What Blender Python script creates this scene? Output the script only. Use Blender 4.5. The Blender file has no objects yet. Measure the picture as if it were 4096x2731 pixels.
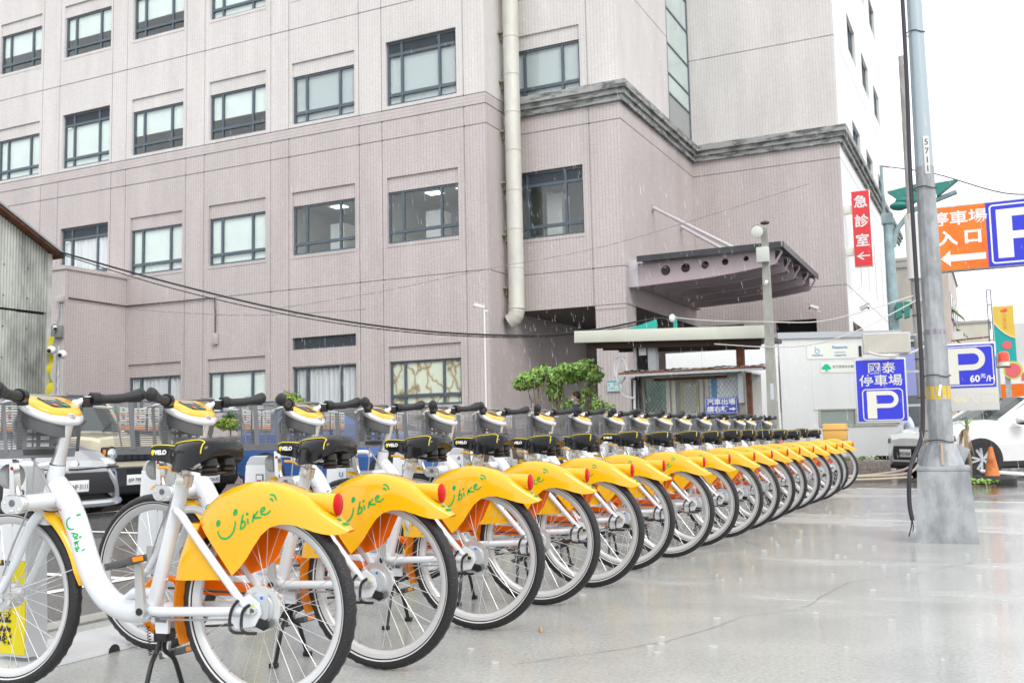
import bpy, bmesh, math, random
from math import sin, cos, pi, radians, atan2, sqrt, hypot
from mathutils import Vector, Matrix, noise
from mathutils.bvhtree import BVHTree
random.seed(7)
SC = bpy.context.scene
COL = SC.collection

# ------------------------------------------------------------------ camera, sky, sun, exposure
CAM_H, YAW, PITCH, ROLL = 0.8813, 0.4512, 0.0948, -0.0219
cam_d = bpy.data.cameras.new('camera')
cam_d.sensor_width = 36.0
cam_d.lens = 4002.46 / 4096 * 36.0
cam_d.clip_start, cam_d.clip_end = 0.05, 2000
cam = bpy.data.objects.new('camera', cam_d)
COL.objects.link(cam)
_fw = Vector((-sin(YAW) * cos(PITCH), cos(YAW) * cos(PITCH), sin(PITCH)))
_rt = Vector((cos(YAW), sin(YAW), 0))
_up = _rt.cross(_fw)
_r2 = _rt * cos(ROLL) + _up * sin(ROLL)
_u2 = -_rt * sin(ROLL) + _up * cos(ROLL)
cam.matrix_world = Matrix(((_r2.x, _u2.x, -_fw.x, 0), (_r2.y, _u2.y, -_fw.y, 0), (_r2.z, _u2.z, -_fw.z, CAM_H), (0, 0, 0, 1)))
cam_d.dof.use_dof = True
cam_d.dof.focus_distance = 5.0
cam_d.dof.aperture_fstop = 7.0
SC.camera = cam

W = bpy.data.worlds.new('World')
SC.world = W
W.use_nodes = True
nt = W.node_tree
nt.nodes.clear()
_o = nt.nodes.new('ShaderNodeOutputWorld')
_b = nt.nodes.new('ShaderNodeBackground')
_s = nt.nodes.new('ShaderNodeTexSky')
_s.sky_type = 'NISHITA'
_s.sun_disc = False
_s.sun_elevation = radians(44)
_s.sun_rotation = radians(132)
_s.air_density, _s.dust_density, _s.ozone_density = 1.0, 6.0, 1.0
_m = nt.nodes.new('ShaderNodeMix')
_m.data_type = 'RGBA'
_m.inputs['Factor'].default_value = 0.86
_m.inputs['B'].default_value = (12.2, 12.4, 12.7, 1)      # even cloud layer
nt.links.new(_s.outputs['Color'], _m.inputs['A'])
nt.links.new(_m.outputs['Result'], _b.inputs['Color'])
_b.inputs['Strength'].default_value = 0.12
nt.links.new(_b.outputs['Background'], _o.inputs['Surface'])

sun_d = bpy.data.lights.new('sun', 'SUN')
sun_d.energy = 1.3
sun_d.angle = radians(25)
sun_d.color = (1.0, 0.97, 0.93)
sun = bpy.data.objects.new('sun', sun_d)
sun.rotation_euler = (radians(46), 0, radians(48))
COL.objects.link(sun)

SC.view_settings.view_transform = 'Standard'
SC.view_settings.look = 'None'
SC.view_settings.gamma = 1
SC.view_settings.use_curve_mapping = False
SC.view_settings.exposure = 0.33
SC.cycles.max_bounces = 8
SC.cycles.transparent_max_bounces = 24
SC.cycles.use_denoising = True

# ------------------------------------------------------------------ materials
MATS = {}
def mat(name, col, rough=0.5, metal=0.0, noise_amt=0.0, noise_scale=8.0, bump=0.0, bump_scale=40.0, coat=0.0, spec=0.5,
        trans=0.0, emit=None, es=0.0, alpha=1.0, col2=None, rough_var=0.0, stretch=(1, 1, 1), detail=5.0, ior=1.45, lo=0.35, hi=0.65):
    if name in MATS:
        return MATS[name]
    m = bpy.data.materials.new(name)
    m.use_nodes = True
    n = m.node_tree
    p = n.nodes['Principled BSDF']
    p.inputs['Base Color'].default_value = (*col, 1)
    p.inputs['Roughness'].default_value = rough
    p.inputs['Metallic'].default_value = metal
    p.inputs['Coat Weight'].default_value = coat
    p.inputs['Coat Roughness'].default_value = 0.06
    p.inputs['Specular IOR Level'].default_value = spec
    p.inputs['Transmission Weight'].default_value = trans
    p.inputs['IOR'].default_value = ior
    p.inputs['Alpha'].default_value = alpha
    if emit:
        p.inputs['Emission Color'].default_value = (*emit, 1)
        p.inputs['Emission Strength'].default_value = es
    if noise_amt or bump or rough_var or col2:
        tc = n.nodes.new('ShaderNodeTexCoord')
        mp = n.nodes.new('ShaderNodeMapping')
        mp.inputs['Scale'].default_value = stretch
        n.links.new(tc.outputs['Object'], mp.inputs['Vector'])
        nz = n.nodes.new('ShaderNodeTexNoise')
        nz.inputs['Scale'].default_value = noise_scale
        nz.inputs['Detail'].default_value = detail
        nz.inputs['Roughness'].default_value = 0.6
        n.links.new(mp.outputs['Vector'], nz.inputs['Vector'])
        if noise_amt or col2:
            rp = n.nodes.new('ShaderNodeValToRGB')
            rp.color_ramp.elements[0].position = lo
            rp.color_ramp.elements[1].position = hi
            c2 = col2 if col2 else tuple(max(0, c * (1 - noise_amt)) for c in col)
            rp.color_ramp.elements[0].color = (*c2, 1)
            rp.color_ramp.elements[1].color = (*col, 1)
            n.links.new(nz.outputs['Fac'], rp.inputs['Fac'])
            n.links.new(rp.outputs['Color'], p.inputs['Base Color'])
        if rough_var:
            mr = n.nodes.new('ShaderNodeMapRange')
            mr.inputs['From Min'].default_value = 0.3
            mr.inputs['From Max'].default_value = 0.7
            mr.inputs['To Min'].default_value = max(0.02, rough - rough_var)
            mr.inputs['To Max'].default_value = min(1, rough + rough_var)
            n.links.new(nz.outputs['Fac'], mr.inputs['Value'])
            n.links.new(mr.outputs['Result'], p.inputs['Roughness'])
        if bump:
            nb = n.nodes.new('ShaderNodeTexNoise')
            nb.inputs['Scale'].default_value = bump_scale
            nb.inputs['Detail'].default_value = 3
            n.links.new(mp.outputs['Vector'], nb.inputs['Vector'])
            bp = n.nodes.new('ShaderNodeBump')
            bp.inputs['Strength'].default_value = bump
            bp.inputs['Distance'].default_value = 0.01
            n.links.new(nb.outputs['Fac'], bp.inputs['Height'])
            n.links.new(bp.outputs['Normal'], p.inputs['Normal'])
    MATS[name] = m
    return m

def NN(m, t, **kw):
    x = m.node_tree.nodes.new(t)
    for k, v in kw.items():
        if k in x.inputs: x.inputs[k].default_value = v
        else: setattr(x, k, v)
    return x
def LK(m, a, b): m.node_tree.links.new(a, b)

def tile_mat(name, axis, col, joint, tw=0.1, th=0.0495, soldier=False):
    """small stacked ceramic tiles, laid out along a wall of the given run direction"""
    if name in MATS: return MATS[name]
    m = bpy.data.materials.new(name); m.use_nodes = True
    p = m.node_tree.nodes['Principled BSDF']
    g = NN(m, 'ShaderNodeNewGeometry')
    sx = NN(m, 'ShaderNodeSeparateXYZ'); LK(m, g.outputs['Position'], sx.inputs[0])
    cb = NN(m, 'ShaderNodeCombineXYZ')
    LK(m, sx.outputs[0 if axis == 'X' else 1], cb.inputs[0]); LK(m, sx.outputs[2], cb.inputs[1])
    br = NN(m, 'ShaderNodeTexBrick')
    br.offset = 0.0; br.squash = 1.0
    br.inputs['Scale'].default_value = 1.0
    if soldier: tw, th = th, tw
    br.inputs['Brick Width'].default_value = tw
    br.inputs['Row Height'].default_value = th
    br.inputs['Mortar Size'].default_value = 0.0065
    br.inputs['Mortar Smooth'].default_value = 0.3
    br.inputs['Color1'].default_value = (*col, 1)
    br.inputs['Color2'].default_value = (col[0] * 0.93, col[1] * 0.92, col[2] * 0.92, 1)
    br.inputs['Mortar'].default_value = (*joint, 1)
    LK(m, cb.outputs[0], br.inputs['Vector'])
    # weather streaks and broad tonal drift
    mp = NN(m, 'ShaderNodeMapping'); mp.inputs['Scale'].default_value = (0.9, 0.9, 0.16)
    LK(m, g.outputs['Position'], mp.inputs['Vector'])
    nz = NN(m, 'ShaderNodeTexNoise'); nz.inputs['Scale'].default_value = 1.3; nz.inputs['Detail'].default_value = 7; nz.inputs['Roughness'].default_value = 0.62
    LK(m, mp.outputs[0], nz.inputs['Vector'])
    mr = NN(m, 'ShaderNodeMapRange'); mr.inputs['From Min'].default_value = 0.35; mr.inputs['From Max'].default_value = 0.7
    mr.inputs['To Min'].default_value = 0.88; mr.inputs['To Max'].default_value = 1.04
    LK(m, nz.outputs['Fac'], mr.inputs['Value'])
    mx = NN(m, 'ShaderNodeMix', data_type='RGBA', blend_type='MULTIPLY'); mx.inputs['Factor'].default_value = 1
    LK(m, br.outputs['Color'], mx.inputs['A']); LK(m, mr.outputs[0], mx.inputs['B'])
    LK(m, mx.outputs['Result'], p.inputs['Base Color'])
    p.inputs['Roughness'].default_value = 0.42
    bp = NN(m, 'ShaderNodeBump'); bp.inputs['Strength'].default_value = 0.5; bp.inputs['Distance'].default_value = 0.004; bp.invert = True
    LK(m, br.outputs['Fac'], bp.inputs['Height']); LK(m, bp.outputs['Normal'], p.inputs['Normal'])
    MATS[name] = m
    return m

# ------------------------------------------------------------------ mesh builder
class MB:
    def __init__(s): s.v = []; s.f = []; s.sm = []
    def add(s, vs, fs, smooth=False):
        b = len(s.v); s.v += [tuple(v) for v in vs]
        s.f += [tuple(b + i for i in f) for f in fs]; s.sm += [smooth] * len(fs)
        return s
    def box(s, x0, y0, z0, x1, y1, z1, c=0.0):
        if x0 > x1: x0, x1 = x1, x0
        if y0 > y1: y0, y1 = y1, y0
        if z0 > z1: z0, z1 = z1, z0
        if c <= 0:
            v = [(x, y, z) for z in (z0, z1) for y in (y0, y1) for x in (x0, x1)]
            return s.add(v, [(0, 2, 3, 1), (4, 5, 7, 6), (0, 1, 5, 4), (2, 6, 7, 3), (0, 4, 6, 2), (1, 3, 7, 5)])
        bm = bmesh.new(); bmesh.ops.create_cube(bm, size=1)
        for q in bm.verts:
            q.co = Vector(((x0 + x1) / 2 + q.co.x * (x1 - x0), (y0 + y1) / 2 + q.co.y * (y1 - y0), (z0 + z1) / 2 + q.co.z * (z1 - z0)))
        bmesh.ops.bevel(bm, geom=bm.edges[:], offset=c, segments=2, affect='EDGES', profile=0.5)
        bm.verts.index_update()
        s.add([q.co[:] for q in bm.verts], [[q.index for q in f.verts] for f in bm.faces], True); bm.free(); return s
    def obox(s, cen, size, rot=(0, 0, 0), c=0.0):
        k = MB().box(-size[0] / 2, -size[1] / 2, -size[2] / 2, size[0] / 2, size[1] / 2, size[2] / 2, c)
        from mathutils import Euler
        M = Matrix.Translation(cen) @ Euler(rot).to_matrix().to_4x4()
        return s.join(k, M)
    def join(s, k, M=None):
        b = len(s.v)
        s.v += [tuple(M @ Vector(v)) if M else v for v in k.v]
        s.f += [tuple(b + i for i in f) for f in k.f]; s.sm += k.sm; return s
    def tube(s, pts, r, n=10, cap=True, closed=False, flat=1.0, up=(0, 0, 1)):
        pts = [Vector(p) for p in pts]; N = len(pts)
        rs = r if isinstance(r, (list, tuple)) else [r] * N
        rings = []; prev = None
        for i, p in enumerate(pts):
            if closed: t = pts[(i + 1) % N] - pts[i - 1]
            else: t = pts[min(i + 1, N - 1)] - pts[max(i - 1, 0)]
            t.normalize()
            if prev is None:
                a = Vector(up)
                if abs(a.dot(t)) > 0.95: a = Vector((0, 1, 0))
                u = (a - t * a.dot(t)).normalized()
            else:
                u = (prev - t * prev.dot(t)).normalized()
            prev = u; w = t.cross(u)
            rings.append([p + (u * cos(2 * pi * k / n) * rs[i] * flat + w * sin(2 * pi * k / n) * rs[i]) for k in range(n)])
        vs = [v for rg in rings for v in rg]; fs = []
        M = N if closed else N - 1
        for i in range(M):
            j = (i + 1) % N
            for k in range(n):
                fs.append((i * n + k, i * n + (k + 1) % n, j * n + (k + 1) % n, j * n + k))
        s.add(vs, fs, True)
        if cap and not closed:
            b = len(s.v) - len(vs)
            s.f += [tuple(b + k for k in range(n))[::-1], tuple(b + (N - 1) * n + k for k in range(n))]; s.sm += [False, False]
        return s
    def cyl(s, a, b, r, n=16, r2=None): return s.tube([a, b], [r, r if r2 is None else r2], n)
    def lathe(s, prof, axis='Z', n=24, cen=(0, 0, 0), a0=0.0, a1=2 * pi, smooth=True):
        full = abs(a1 - a0 - 2 * pi) < 1e-6; m = n if full else n + 1
        vs = []
        for i in range(m):
            a = a0 + (a1 - a0) * i / n
            for (r, h) in prof:
                if axis == 'Z': q = (r * cos(a), r * sin(a), h)
                elif axis == 'Y': q = (r * cos(a), h, r * sin(a))
                else: q = (h, r * cos(a), r * sin(a))
                vs.append((q[0] + cen[0], q[1] + cen[1], q[2] + cen[2]))
        L = len(prof); fs = []
        for i in range(n):
            j = (i + 1) % m
            for k in range(L - 1): fs.append((i * L + k, j * L + k, j * L + k + 1, i * L + k + 1))
        return s.add(vs, fs, smooth)
    def loft(s, rings, closed_ring=True, caps=True, smooth=True):
        n = len(rings[0]); vs = [v for r in rings for v in r]; fs = []
        for i in range(len(rings) - 1):
            for k in range(n if closed_ring else n - 1):
                fs.append((i * n + k, i * n + (k + 1) % n, (i + 1) * n + (k + 1) % n, (i + 1) * n + k))
        s.add(vs, fs, smooth)
        if caps and closed_ring:
            b = len(s.v) - len(vs)
            s.f += [tuple(b + k for k in range(n))[::-1], tuple(b + (len(rings) - 1) * n + k for k in range(n))]; s.sm += [False, False]
        return s
    def prism(s, poly, d0, d1, axis='Y', smooth=False):
        def P(a, b, d): return {'Y': (a, d, b), 'X': (d, a, b), 'Z': (a, b, d)}[axis]
        n = len(poly)
        vs = [P(a, b, d0) for a, b in poly] + [P(a, b, d1) for a, b in poly]
        fs = [tuple(range(n)), tuple(range(n, 2 * n))[::-1]] + [(i, (i + 1) % n, n + (i + 1) % n, n + i) for i in range(n)]
        s.add(vs, fs, smooth); return s
    def ell(s, cen, rad, nu=16, nv=10):
        prof = []
        vs = []
        for j in range(nv + 1):
            t = -pi / 2 + pi * j / nv
            for i in range(nu):
                a = 2 * pi * i / nu
                vs.append((cen[0] + rad[0] * cos(t) * cos(a), cen[1] + rad[1] * cos(t) * sin(a), cen[2] + rad[2] * sin(t)))
        fs = [(j * nu + i, j * nu + (i + 1) % nu, (j + 1) * nu + (i + 1) % nu, (j + 1) * nu + i) for j in range(nv) for i in range(nu)]
        return s.add(vs, fs, True)
    def obj(s, name, m, parent=None, ang=35, fix=True):
        me = bpy.data.meshes.new(name)
        me.from_pydata(s.v, [], s.f)
        me.polygons.foreach_set('use_smooth', s.sm)
        if fix:
            bm = bmesh.new(); bm.from_mesh(me); bmesh.ops.recalc_face_normals(bm, faces=bm.faces); bm.to_mesh(me); bm.free()
        if any(s.sm): me.set_sharp_from_angle(angle=radians(ang))
        me.materials.append(m)
        o = bpy.data.objects.new(name, me); COL.objects.link(o)
        if parent: o.parent = parent
        return o

def thing(name, label, cat, loc=(0, 0, 0), rz=0, group=None, kind=None):
    o = bpy.data.objects.new(name, None); COL.objects.link(o)
    o.location = loc; o.rotation_euler = (0, 0, rz); o.empty_display_size = 0.2
    return tag(o, label, cat, group, kind)
def tag(o, label=None, cat=None, group=None, kind=None):
    if label: o['label'] = label
    if cat: o['category'] = cat
    if group: o['group'] = group
    if kind: o['kind'] = kind
    return o
KIDS = {}
def copy_tree(o, parent=None):
    c = o.copy(); COL.objects.link(c)
    c.parent = parent
    for ch in list(o.children): copy_tree(ch, c)
    return c

def text_mb(body, size=1.0, bold=0.0, ext=0.002, align='CENTER', sx=1.0, res=3):
    """flat lettering as a mesh in its own x/y plane, thickness ext"""
    cu = bpy.data.curves.new('txt', 'FONT'); cu.body = body; cu.size = size; cu.offset = bold
    cu.extrude = ext / 2; cu.align_x = align; cu.align_y = 'CENTER'; cu.resolution_u = res; cu.space_line = 1.0
    o = bpy.data.objects.new('txt', cu); COL.objects.link(o)
    me = bpy.data.meshes.new_from_object(o)
    k = MB(); k.v = [(v.co.x * sx, v.co.y, v.co.z) for v in me.vertices]; k.f = [tuple(p.vertices) for p in me.polygons]; k.sm = [False] * len(k.f)
    bpy.data.objects.remove(o); bpy.data.curves.remove(cu); bpy.data.meshes.remove(me)
    return k
def place(k, origin, right, up):
    """matrix for a flat piece: its x runs along right, its y along up"""
    r = Vector(right).normalized(); u = Vector(up).normalized(); n = r.cross(u)
    return Matrix(((r.x, u.x, n.x, origin[0]), (r.y, u.y, n.y, origin[1]), (r.z, u.z, n.z, origin[2]), (0, 0, 0, 1)))
def text(body, origin, right, up, size, m, parent, name='lettering', **kw):
    k = text_mb(body, size, **kw); M = place(k, origin, right, up)
    return MB().join(k, M).obj(name, m, parent, fix=False)
def smooth_path(pts, n=6):
    pts = [Vector(p) for p in pts]; out = []
    for i in range(len(pts) - 1):
        p0 = pts[max(i - 1, 0)]; p1 = pts[i]; p2 = pts[i + 1]; p3 = pts[min(i + 2, len(pts) - 1)]
        for k in range(n):
            t = k / n
            out.append(0.5 * ((2 * p1) + (-p0 + p2) * t + (2 * p0 - 5 * p1 + 4 * p2 - p3) * t * t + (-p0 + 3 * p1 - 3 * p2 + p3) * t ** 3))
    out.append(pts[-1]); return out
def rrect(x0, z0, x1, z1, r, n=5):
    out = []
    for cx, cz, a in ((x1 - r, z1 - r, 0), (x0 + r, z1 - r, 90), (x0 + r, z0 + r, 180), (x1 - r, z0 + r, 270)):
        for k in range(n + 1):
            t = radians(a + 90 * k / n); out.append((cx + r * cos(t), cz + r * sin(t)))
    return out
def wall_with_holes(k, axis, d, a0, a1, z0, z1, holes, depth, sgn=1):
    """front sheet of a wall lying at coordinate d, with rectangular openings and their reveals going back by depth*sgn"""
    xs = sorted({a0, a1, *[h[0] for h in holes], *[h[2] for h in holes]}); zs = sorted({z0, z1, *[h[1] for h in holes], *[h[3] for h in holes]})
    def P(a, z, dd=0.0): return (a, d + dd, z) if axis == 'X' else (d + dd, a, z)
    for i in range(len(xs) - 1):
        for j in range(len(zs) - 1):
            cx, cz = (xs[i] + xs[i + 1]) / 2, (zs[j] + zs[j + 1]) / 2
            if any(h[0] < cx < h[2] and h[1] < cz < h[3] for h in holes): continue
            k.add([P(xs[i], zs[j]), P(xs[i + 1], zs[j]), P(xs[i + 1], zs[j + 1]), P(xs[i], zs[j + 1])], [(0, 1, 2, 3)])
    D = depth * sgn
    for h in holes:
        for (p, q) in (((h[0], h[1]), (h[2], h[1])), ((h[2], h[1]), (h[2], h[3])), ((h[2], h[3]), (h[0], h[3])), ((h[0], h[3]), (h[0], h[1]))):
            k.add([P(*p), P(*q), P(*q, D), P(*p, D)], [(0, 1, 2, 3)])
    # outer edge thickness
    a0 += 0.002; a1 -= 0.002; z0 += 0.002; z1 -= 0.002
    for (p, q) in (((a0, z0), (a1, z0)), ((a1, z0), (a1, z1)), ((a1, z1), (a0, z1)), ((a0, z1), (a0, z0))):
        k.add([P(*p), P(*q), P(*q, 0.03 * sgn), P(*p, 0.03 * sgn)], [(0, 1, 2, 3)])
    return k
# ------------------------------------------------------------------ shared materials
PINK = (0.60, 0.55, 0.54); PJ = (0.33, 0.29, 0.29)
PALE = (0.735, 0.715, 0.70); LJ = (0.47, 0.45, 0.44)
tile = {('X', 0): tile_mat('pink_tile_x', 'X', PINK, PJ), ('Y', 0): tile_mat('pink_tile_y', 'Y', PINK, PJ),
        ('X', 1): tile_mat('pale_tile_x', 'X', PALE, LJ), ('Y', 1): tile_mat('pale_tile_y', 'Y', PALE, LJ)}
tile_s = tile_mat('pink_soldier_x', 'X', PINK, PJ, soldier=True)
tile_sy = tile_mat('pink_soldier_y', 'Y', PINK, PJ, soldier=True)
white_tile = tile_mat('white_tile_y', 'Y', (0.86, 0.86, 0.86), (0.62, 0.62, 0.62))
brown_tile = tile_mat('dark_brown_tile_x', 'X', (0.30, 0.24, 0.23), (0.16, 0.13, 0.12))  # dark brown tile of the passage's back wall
joint_m = mat('joint_grey', (0.48, 0.49, 0.49), 0.7)
frame_m = mat('window_frame_slate', (0.085, 0.115, 0.14), 0.4, 0.1)
louver_m = mat('louvre_slate', (0.10, 0.12, 0.14), 0.5, 0.1)
blind_m = mat('roller_blind', (0.80, 0.87, 0.85), 0.8, noise_amt=0.10, noise_scale=1.2)
blind2_m = mat('venetian_blind', (0.80, 0.86, 0.89), 0.6)
curtain_m = mat('curtain_fabric', (0.80, 0.80, 0.84), 0.85, noise_amt=0.2, noise_scale=2.0, stretch=(9, 9, 0.4))
room_m = mat('room_wall', (0.40, 0.43, 0.42), 0.8)
lamp_m = mat('ceiling_light', (1, 1, 1), emit=(1, 0.97, 0.9), es=3.0)
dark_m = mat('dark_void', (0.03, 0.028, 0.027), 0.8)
conc_old = mat('weathered_cornice', (0.34, 0.35, 0.345), 0.75, noise_scale=2.2, col2=(0.10, 0.11, 0.105), stretch=(1, 1, 3.5), lo=0.38, hi=0.56, bump=0.3)
steel_pink = mat('faded_pink_steel', (0.43, 0.36, 0.385), 0.45, noise_scale=2.0, col2=(0.42, 0.30, 0.25), lo=0.28, hi=0.42)
black_metal = mat('dark_sheet_metal', (0.055, 0.06, 0.065), 0.4, 0.2, noise_amt=0.4, noise_scale=3)
white_m = mat('white_paint', (0.78, 0.79, 0.79), 0.35)
offwhite = mat('offwhite_panel', (0.68, 0.70, 0.70), 0.45, noise_amt=0.1, noise_scale=1.2, stretch=(1, 1, 0.3))
galv = mat('galvanised_steel', (0.50, 0.53, 0.55), 0.42, 0.55, noise_amt=0.3, noise_scale=14, rough_var=0.12)
rust_m = mat('rust', (0.22, 0.09, 0.045), 0.85, noise_scale=9, col2=(0.09, 0.045, 0.03), bump=0.5)
wire_m = mat('black_cable', (0.02, 0.02, 0.024), 0.45)
wwire_m = mat('pale_cable', (0.6, 0.6, 0.57), 0.6)

def glass_mat(name, tint, ior=1.5, rough=0.02):
    if name in MATS: return MATS[name]
    m = bpy.data.materials.new(name); m.use_nodes = True
    m.node_tree.nodes.remove(m.node_tree.nodes['Principled BSDF'])
    out = m.node_tree.nodes['Material Output']
    t = NN(m, 'ShaderNodeBsdfTransparent'); t.inputs['Color'].default_value = (*tint, 1)
    g = NN(m, 'ShaderNodeBsdfGlossy'); g.inputs['Roughness'].default_value = rough
    lw = NN(m, 'ShaderNodeLayerWeight'); pw = NN(m, 'ShaderNodeMath', operation='POWER'); pw.inputs[1].default_value = 4.0
    LK(m, lw.outputs['Facing'], pw.inputs[0]); f = NN(m, 'ShaderNodeMath', operation='MULTIPLY_ADD'); f.inputs[1].default_value = 0.85
    f.inputs[2].default_value = ((ior - 1) / (ior + 1)) ** 2; LK(m, pw.outputs[0], f.inputs[0])
    x = NN(m, 'ShaderNodeMixShader')
    LK(m, f.outputs[0], x.inputs[0]); LK(m, t.outputs[0], x.inputs[1]); LK(m, g.outputs[0], x.inputs[2]); LK(m, x.outputs[0], out.inputs['Surface'])
    MATS[name] = m; return m
pane_m = glass_mat('window_glass', (0.98, 1.0, 0.995), 1.6)
carglass_m = glass_mat('tinted_car_glass', (0.22, 0.27, 0.26), 1.8)
lens_m = glass_mat('clear_lens', (0.88, 0.9, 0.92), 1.6, 0.05)

def streak_glass():
    m = mat('rust_stained_panel', (0.80, 0.82, 0.70), 0.35)
    n = m.node_tree; p = n.nodes['Principled BSDF']
    tc = NN(m, 'ShaderNodeTexCoord')
    mp = NN(m, 'ShaderNodeMapping'); mp.inputs['Scale'].default_value = (1, 1, 0.8); LK(m, tc.outputs['Object'], mp.inputs[0])
    nz = NN(m, 'ShaderNodeTexNoise'); nz.inputs['Scale'].default_value = 2.2; LK(m, mp.outputs[0], nz.inputs['Vector'])
    mx = NN(m, 'ShaderNodeMix', data_type='RGBA'); mx.inputs['Factor'].default_value = 0.35
    LK(m, mp.outputs[0], mx.inputs['A']); LK(m, nz.outputs['Color'], mx.inputs['B'])
    v = NN(m, 'ShaderNodeTexVoronoi', feature='DISTANCE_TO_EDGE'); v.inputs['Scale'].default_value = 3.0; LK(m, mx.outputs['Result'], v.inputs['Vector'])
    r = NN(m, 'ShaderNodeValToRGB'); e = r.color_ramp.elements
    e[0].position = 0.0; e[0].color = (0.30, 0.25, 0.18, 1); e[1].position = 0.10; e[1].color = (0.82, 0.84, 0.71, 1)
    k = e.new(0.03); k.color = (0.62, 0.50, 0.33, 1)
    LK(m, v.outputs['Distance'], r.inputs[0]); LK(m, r.outputs[0], p.inputs['Base Color'])
    return m
stain_m = streak_glass()

# ------------------------------------------------------------------ ground
def wet_mat(name, col, col2, pud, r_wet, r_dry, broom=0.0, scale=0.55, grain=60, stretch=(0.5, 1.2, 1), bumps=0.25):
    m = mat(name, col, 0.4); n = m.node_tree; p = n.nodes['Principled BSDF']
    g = NN(m, 'ShaderNodeNewGeometry')
    mp = NN(m, 'ShaderNodeMapping'); mp.inputs['Scale'].default_value = stretch; LK(m, g.outputs['Position'], mp.inputs[0])
    a = NN(m, 'ShaderNodeTexNoise'); a.inputs['Scale'].default_value = scale; a.inputs['Detail'].default_value = 7; a.inputs['Roughness'].default_value = 0.62; LK(m, mp.outputs[0], a.inputs['Vector'])
    b = NN(m, 'ShaderNodeTexNoise'); b.inputs['Scale'].default_value = grain; b.inputs['Detail'].default_value = 4; LK(m, g.outputs['Position'], b.inputs['Vector'])
    c = NN(m, 'ShaderNodeTexNoise'); c.inputs['Scale'].default_value = scale * 3.1; c.inputs['Detail'].default_value = 5; LK(m, g.outputs['Position'], c.inputs['Vector'])
    wet = NN(m, 'ShaderNodeMapRange'); wet.inputs['From Min'].default_value = pud; wet.inputs['From Max'].default_value = pud + 0.09
    wet.inputs['To Min'].default_value = 1; wet.inputs['To Max'].default_value = 0; LK(m, a.outputs['Fac'], wet.inputs[0])
    r1 = NN(m, 'ShaderNodeMapRange'); r1.inputs['To Min'].default_value = r_dry; r1.inputs['To Max'].default_value = r_wet; LK(m, wet.outputs[0], r1.inputs[0])
    LK(m, r1.outputs[0], p.inputs['Roughness'])
    mx = NN(m, 'ShaderNodeMix', data_type='RGBA'); mx.inputs['A'].default_value = (*col, 1); mx.inputs['B'].default_value = (*col2, 1)
    s = NN(m, 'ShaderNodeMapRange'); s.inputs['From Min'].default_value = 0.35; s.inputs['From Max'].default_value = 0.68; LK(m, c.outputs['Fac'], s.inputs[0]); LK(m, s.outputs[0], mx.inputs['Factor'])
    m2 = NN(m, 'ShaderNodeMix', data_type='RGBA', blend_type='MULTIPLY'); m2.inputs['Factor'].default_value = 1
    k = NN(m, 'ShaderNodeMapRange'); k.inputs['From Min'].default_value = 0.25; k.inputs['From Max'].default_value = 0.75; k.inputs['To Min'].default_value = 0.78; k.inputs['To Max'].default_value = 1.15; LK(m, b.outputs['Fac'], k.inputs[0])
    LK(m, mx.outputs['Result'], m2.inputs['A']); LK(m, k.outputs[0], m2.inputs['B'])
    LK(m, m2.outputs['Result'], p.inputs['Base Color'])
    h = b.outputs['Fac']
    if broom:
        w = NN(m, 'ShaderNodeTexWave', wave_type='BANDS', bands_direction='Y'); w.inputs['Scale'].default_value = 26; w.inputs['Distortion'].default_value = 2.5; w.inputs['Detail'].default_value = 3; w.inputs['Detail Scale'].default_value = 1.5
        LK(m, g.outputs['Position'], w.inputs['Vector'])
        ad = NN(m, 'ShaderNodeMath', operation='MULTIPLY_ADD'); ad.inputs[1].default_value = broom; LK(m, w.outputs['Fac'], ad.inputs[0]); LK(m, b.outputs['Fac'], ad.inputs[2]); h = ad.outputs[0]
    inv = NN(m, 'ShaderNodeMath', operation='MULTIPLY_ADD'); inv.inputs[1].default_value = -0.62; inv.inputs[2].default_value = 1.0; LK(m, wet.outputs[0], inv.inputs[0])
    bs = NN(m, 'ShaderNodeMath', operation='MULTIPLY'); bs.inputs[1].default_value = bumps; LK(m, inv.outputs[0], bs.inputs[0])
    bp = NN(m, 'ShaderNodeBump'); bp.inputs['Distance'].default_value = 0.004; LK(m, bs.outputs[0], bp.inputs['Strength']); LK(m, h, bp.inputs['Height']); LK(m, bp.outputs['Normal'], p.inputs['Normal'])
    p.inputs['Specular IOR Level'].default_value = 0.6
    return m
concrete_m = wet_mat('wet_concrete', (0.44, 0.45, 0.425), (0.36, 0.37, 0.355), 0.53, 0.075, 0.30, broom=1.0, bumps=0.4)
asphalt_m = wet_mat('wet_asphalt', (0.085, 0.08, 0.075), (0.13, 0.12, 0.11), 0.49, 0.05, 0.42, grain=90, stretch=(1, 0.6, 1), bumps=0.8)
kerb_m = wet_mat('kerb_concrete', (0.36, 0.36, 0.33), (0.28, 0.27, 0.24), 0.40, 0.15, 0.5)
earth_m = mat('wet_earth', (0.16, 0.11, 0.075), 0.7, noise_amt=0.5, noise_scale=6, bump=0.6)
grass_m = mat('grass_green', (0.16, 0.28, 0.05), 0.6, noise_amt=0.4, noise_scale=5)

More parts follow.
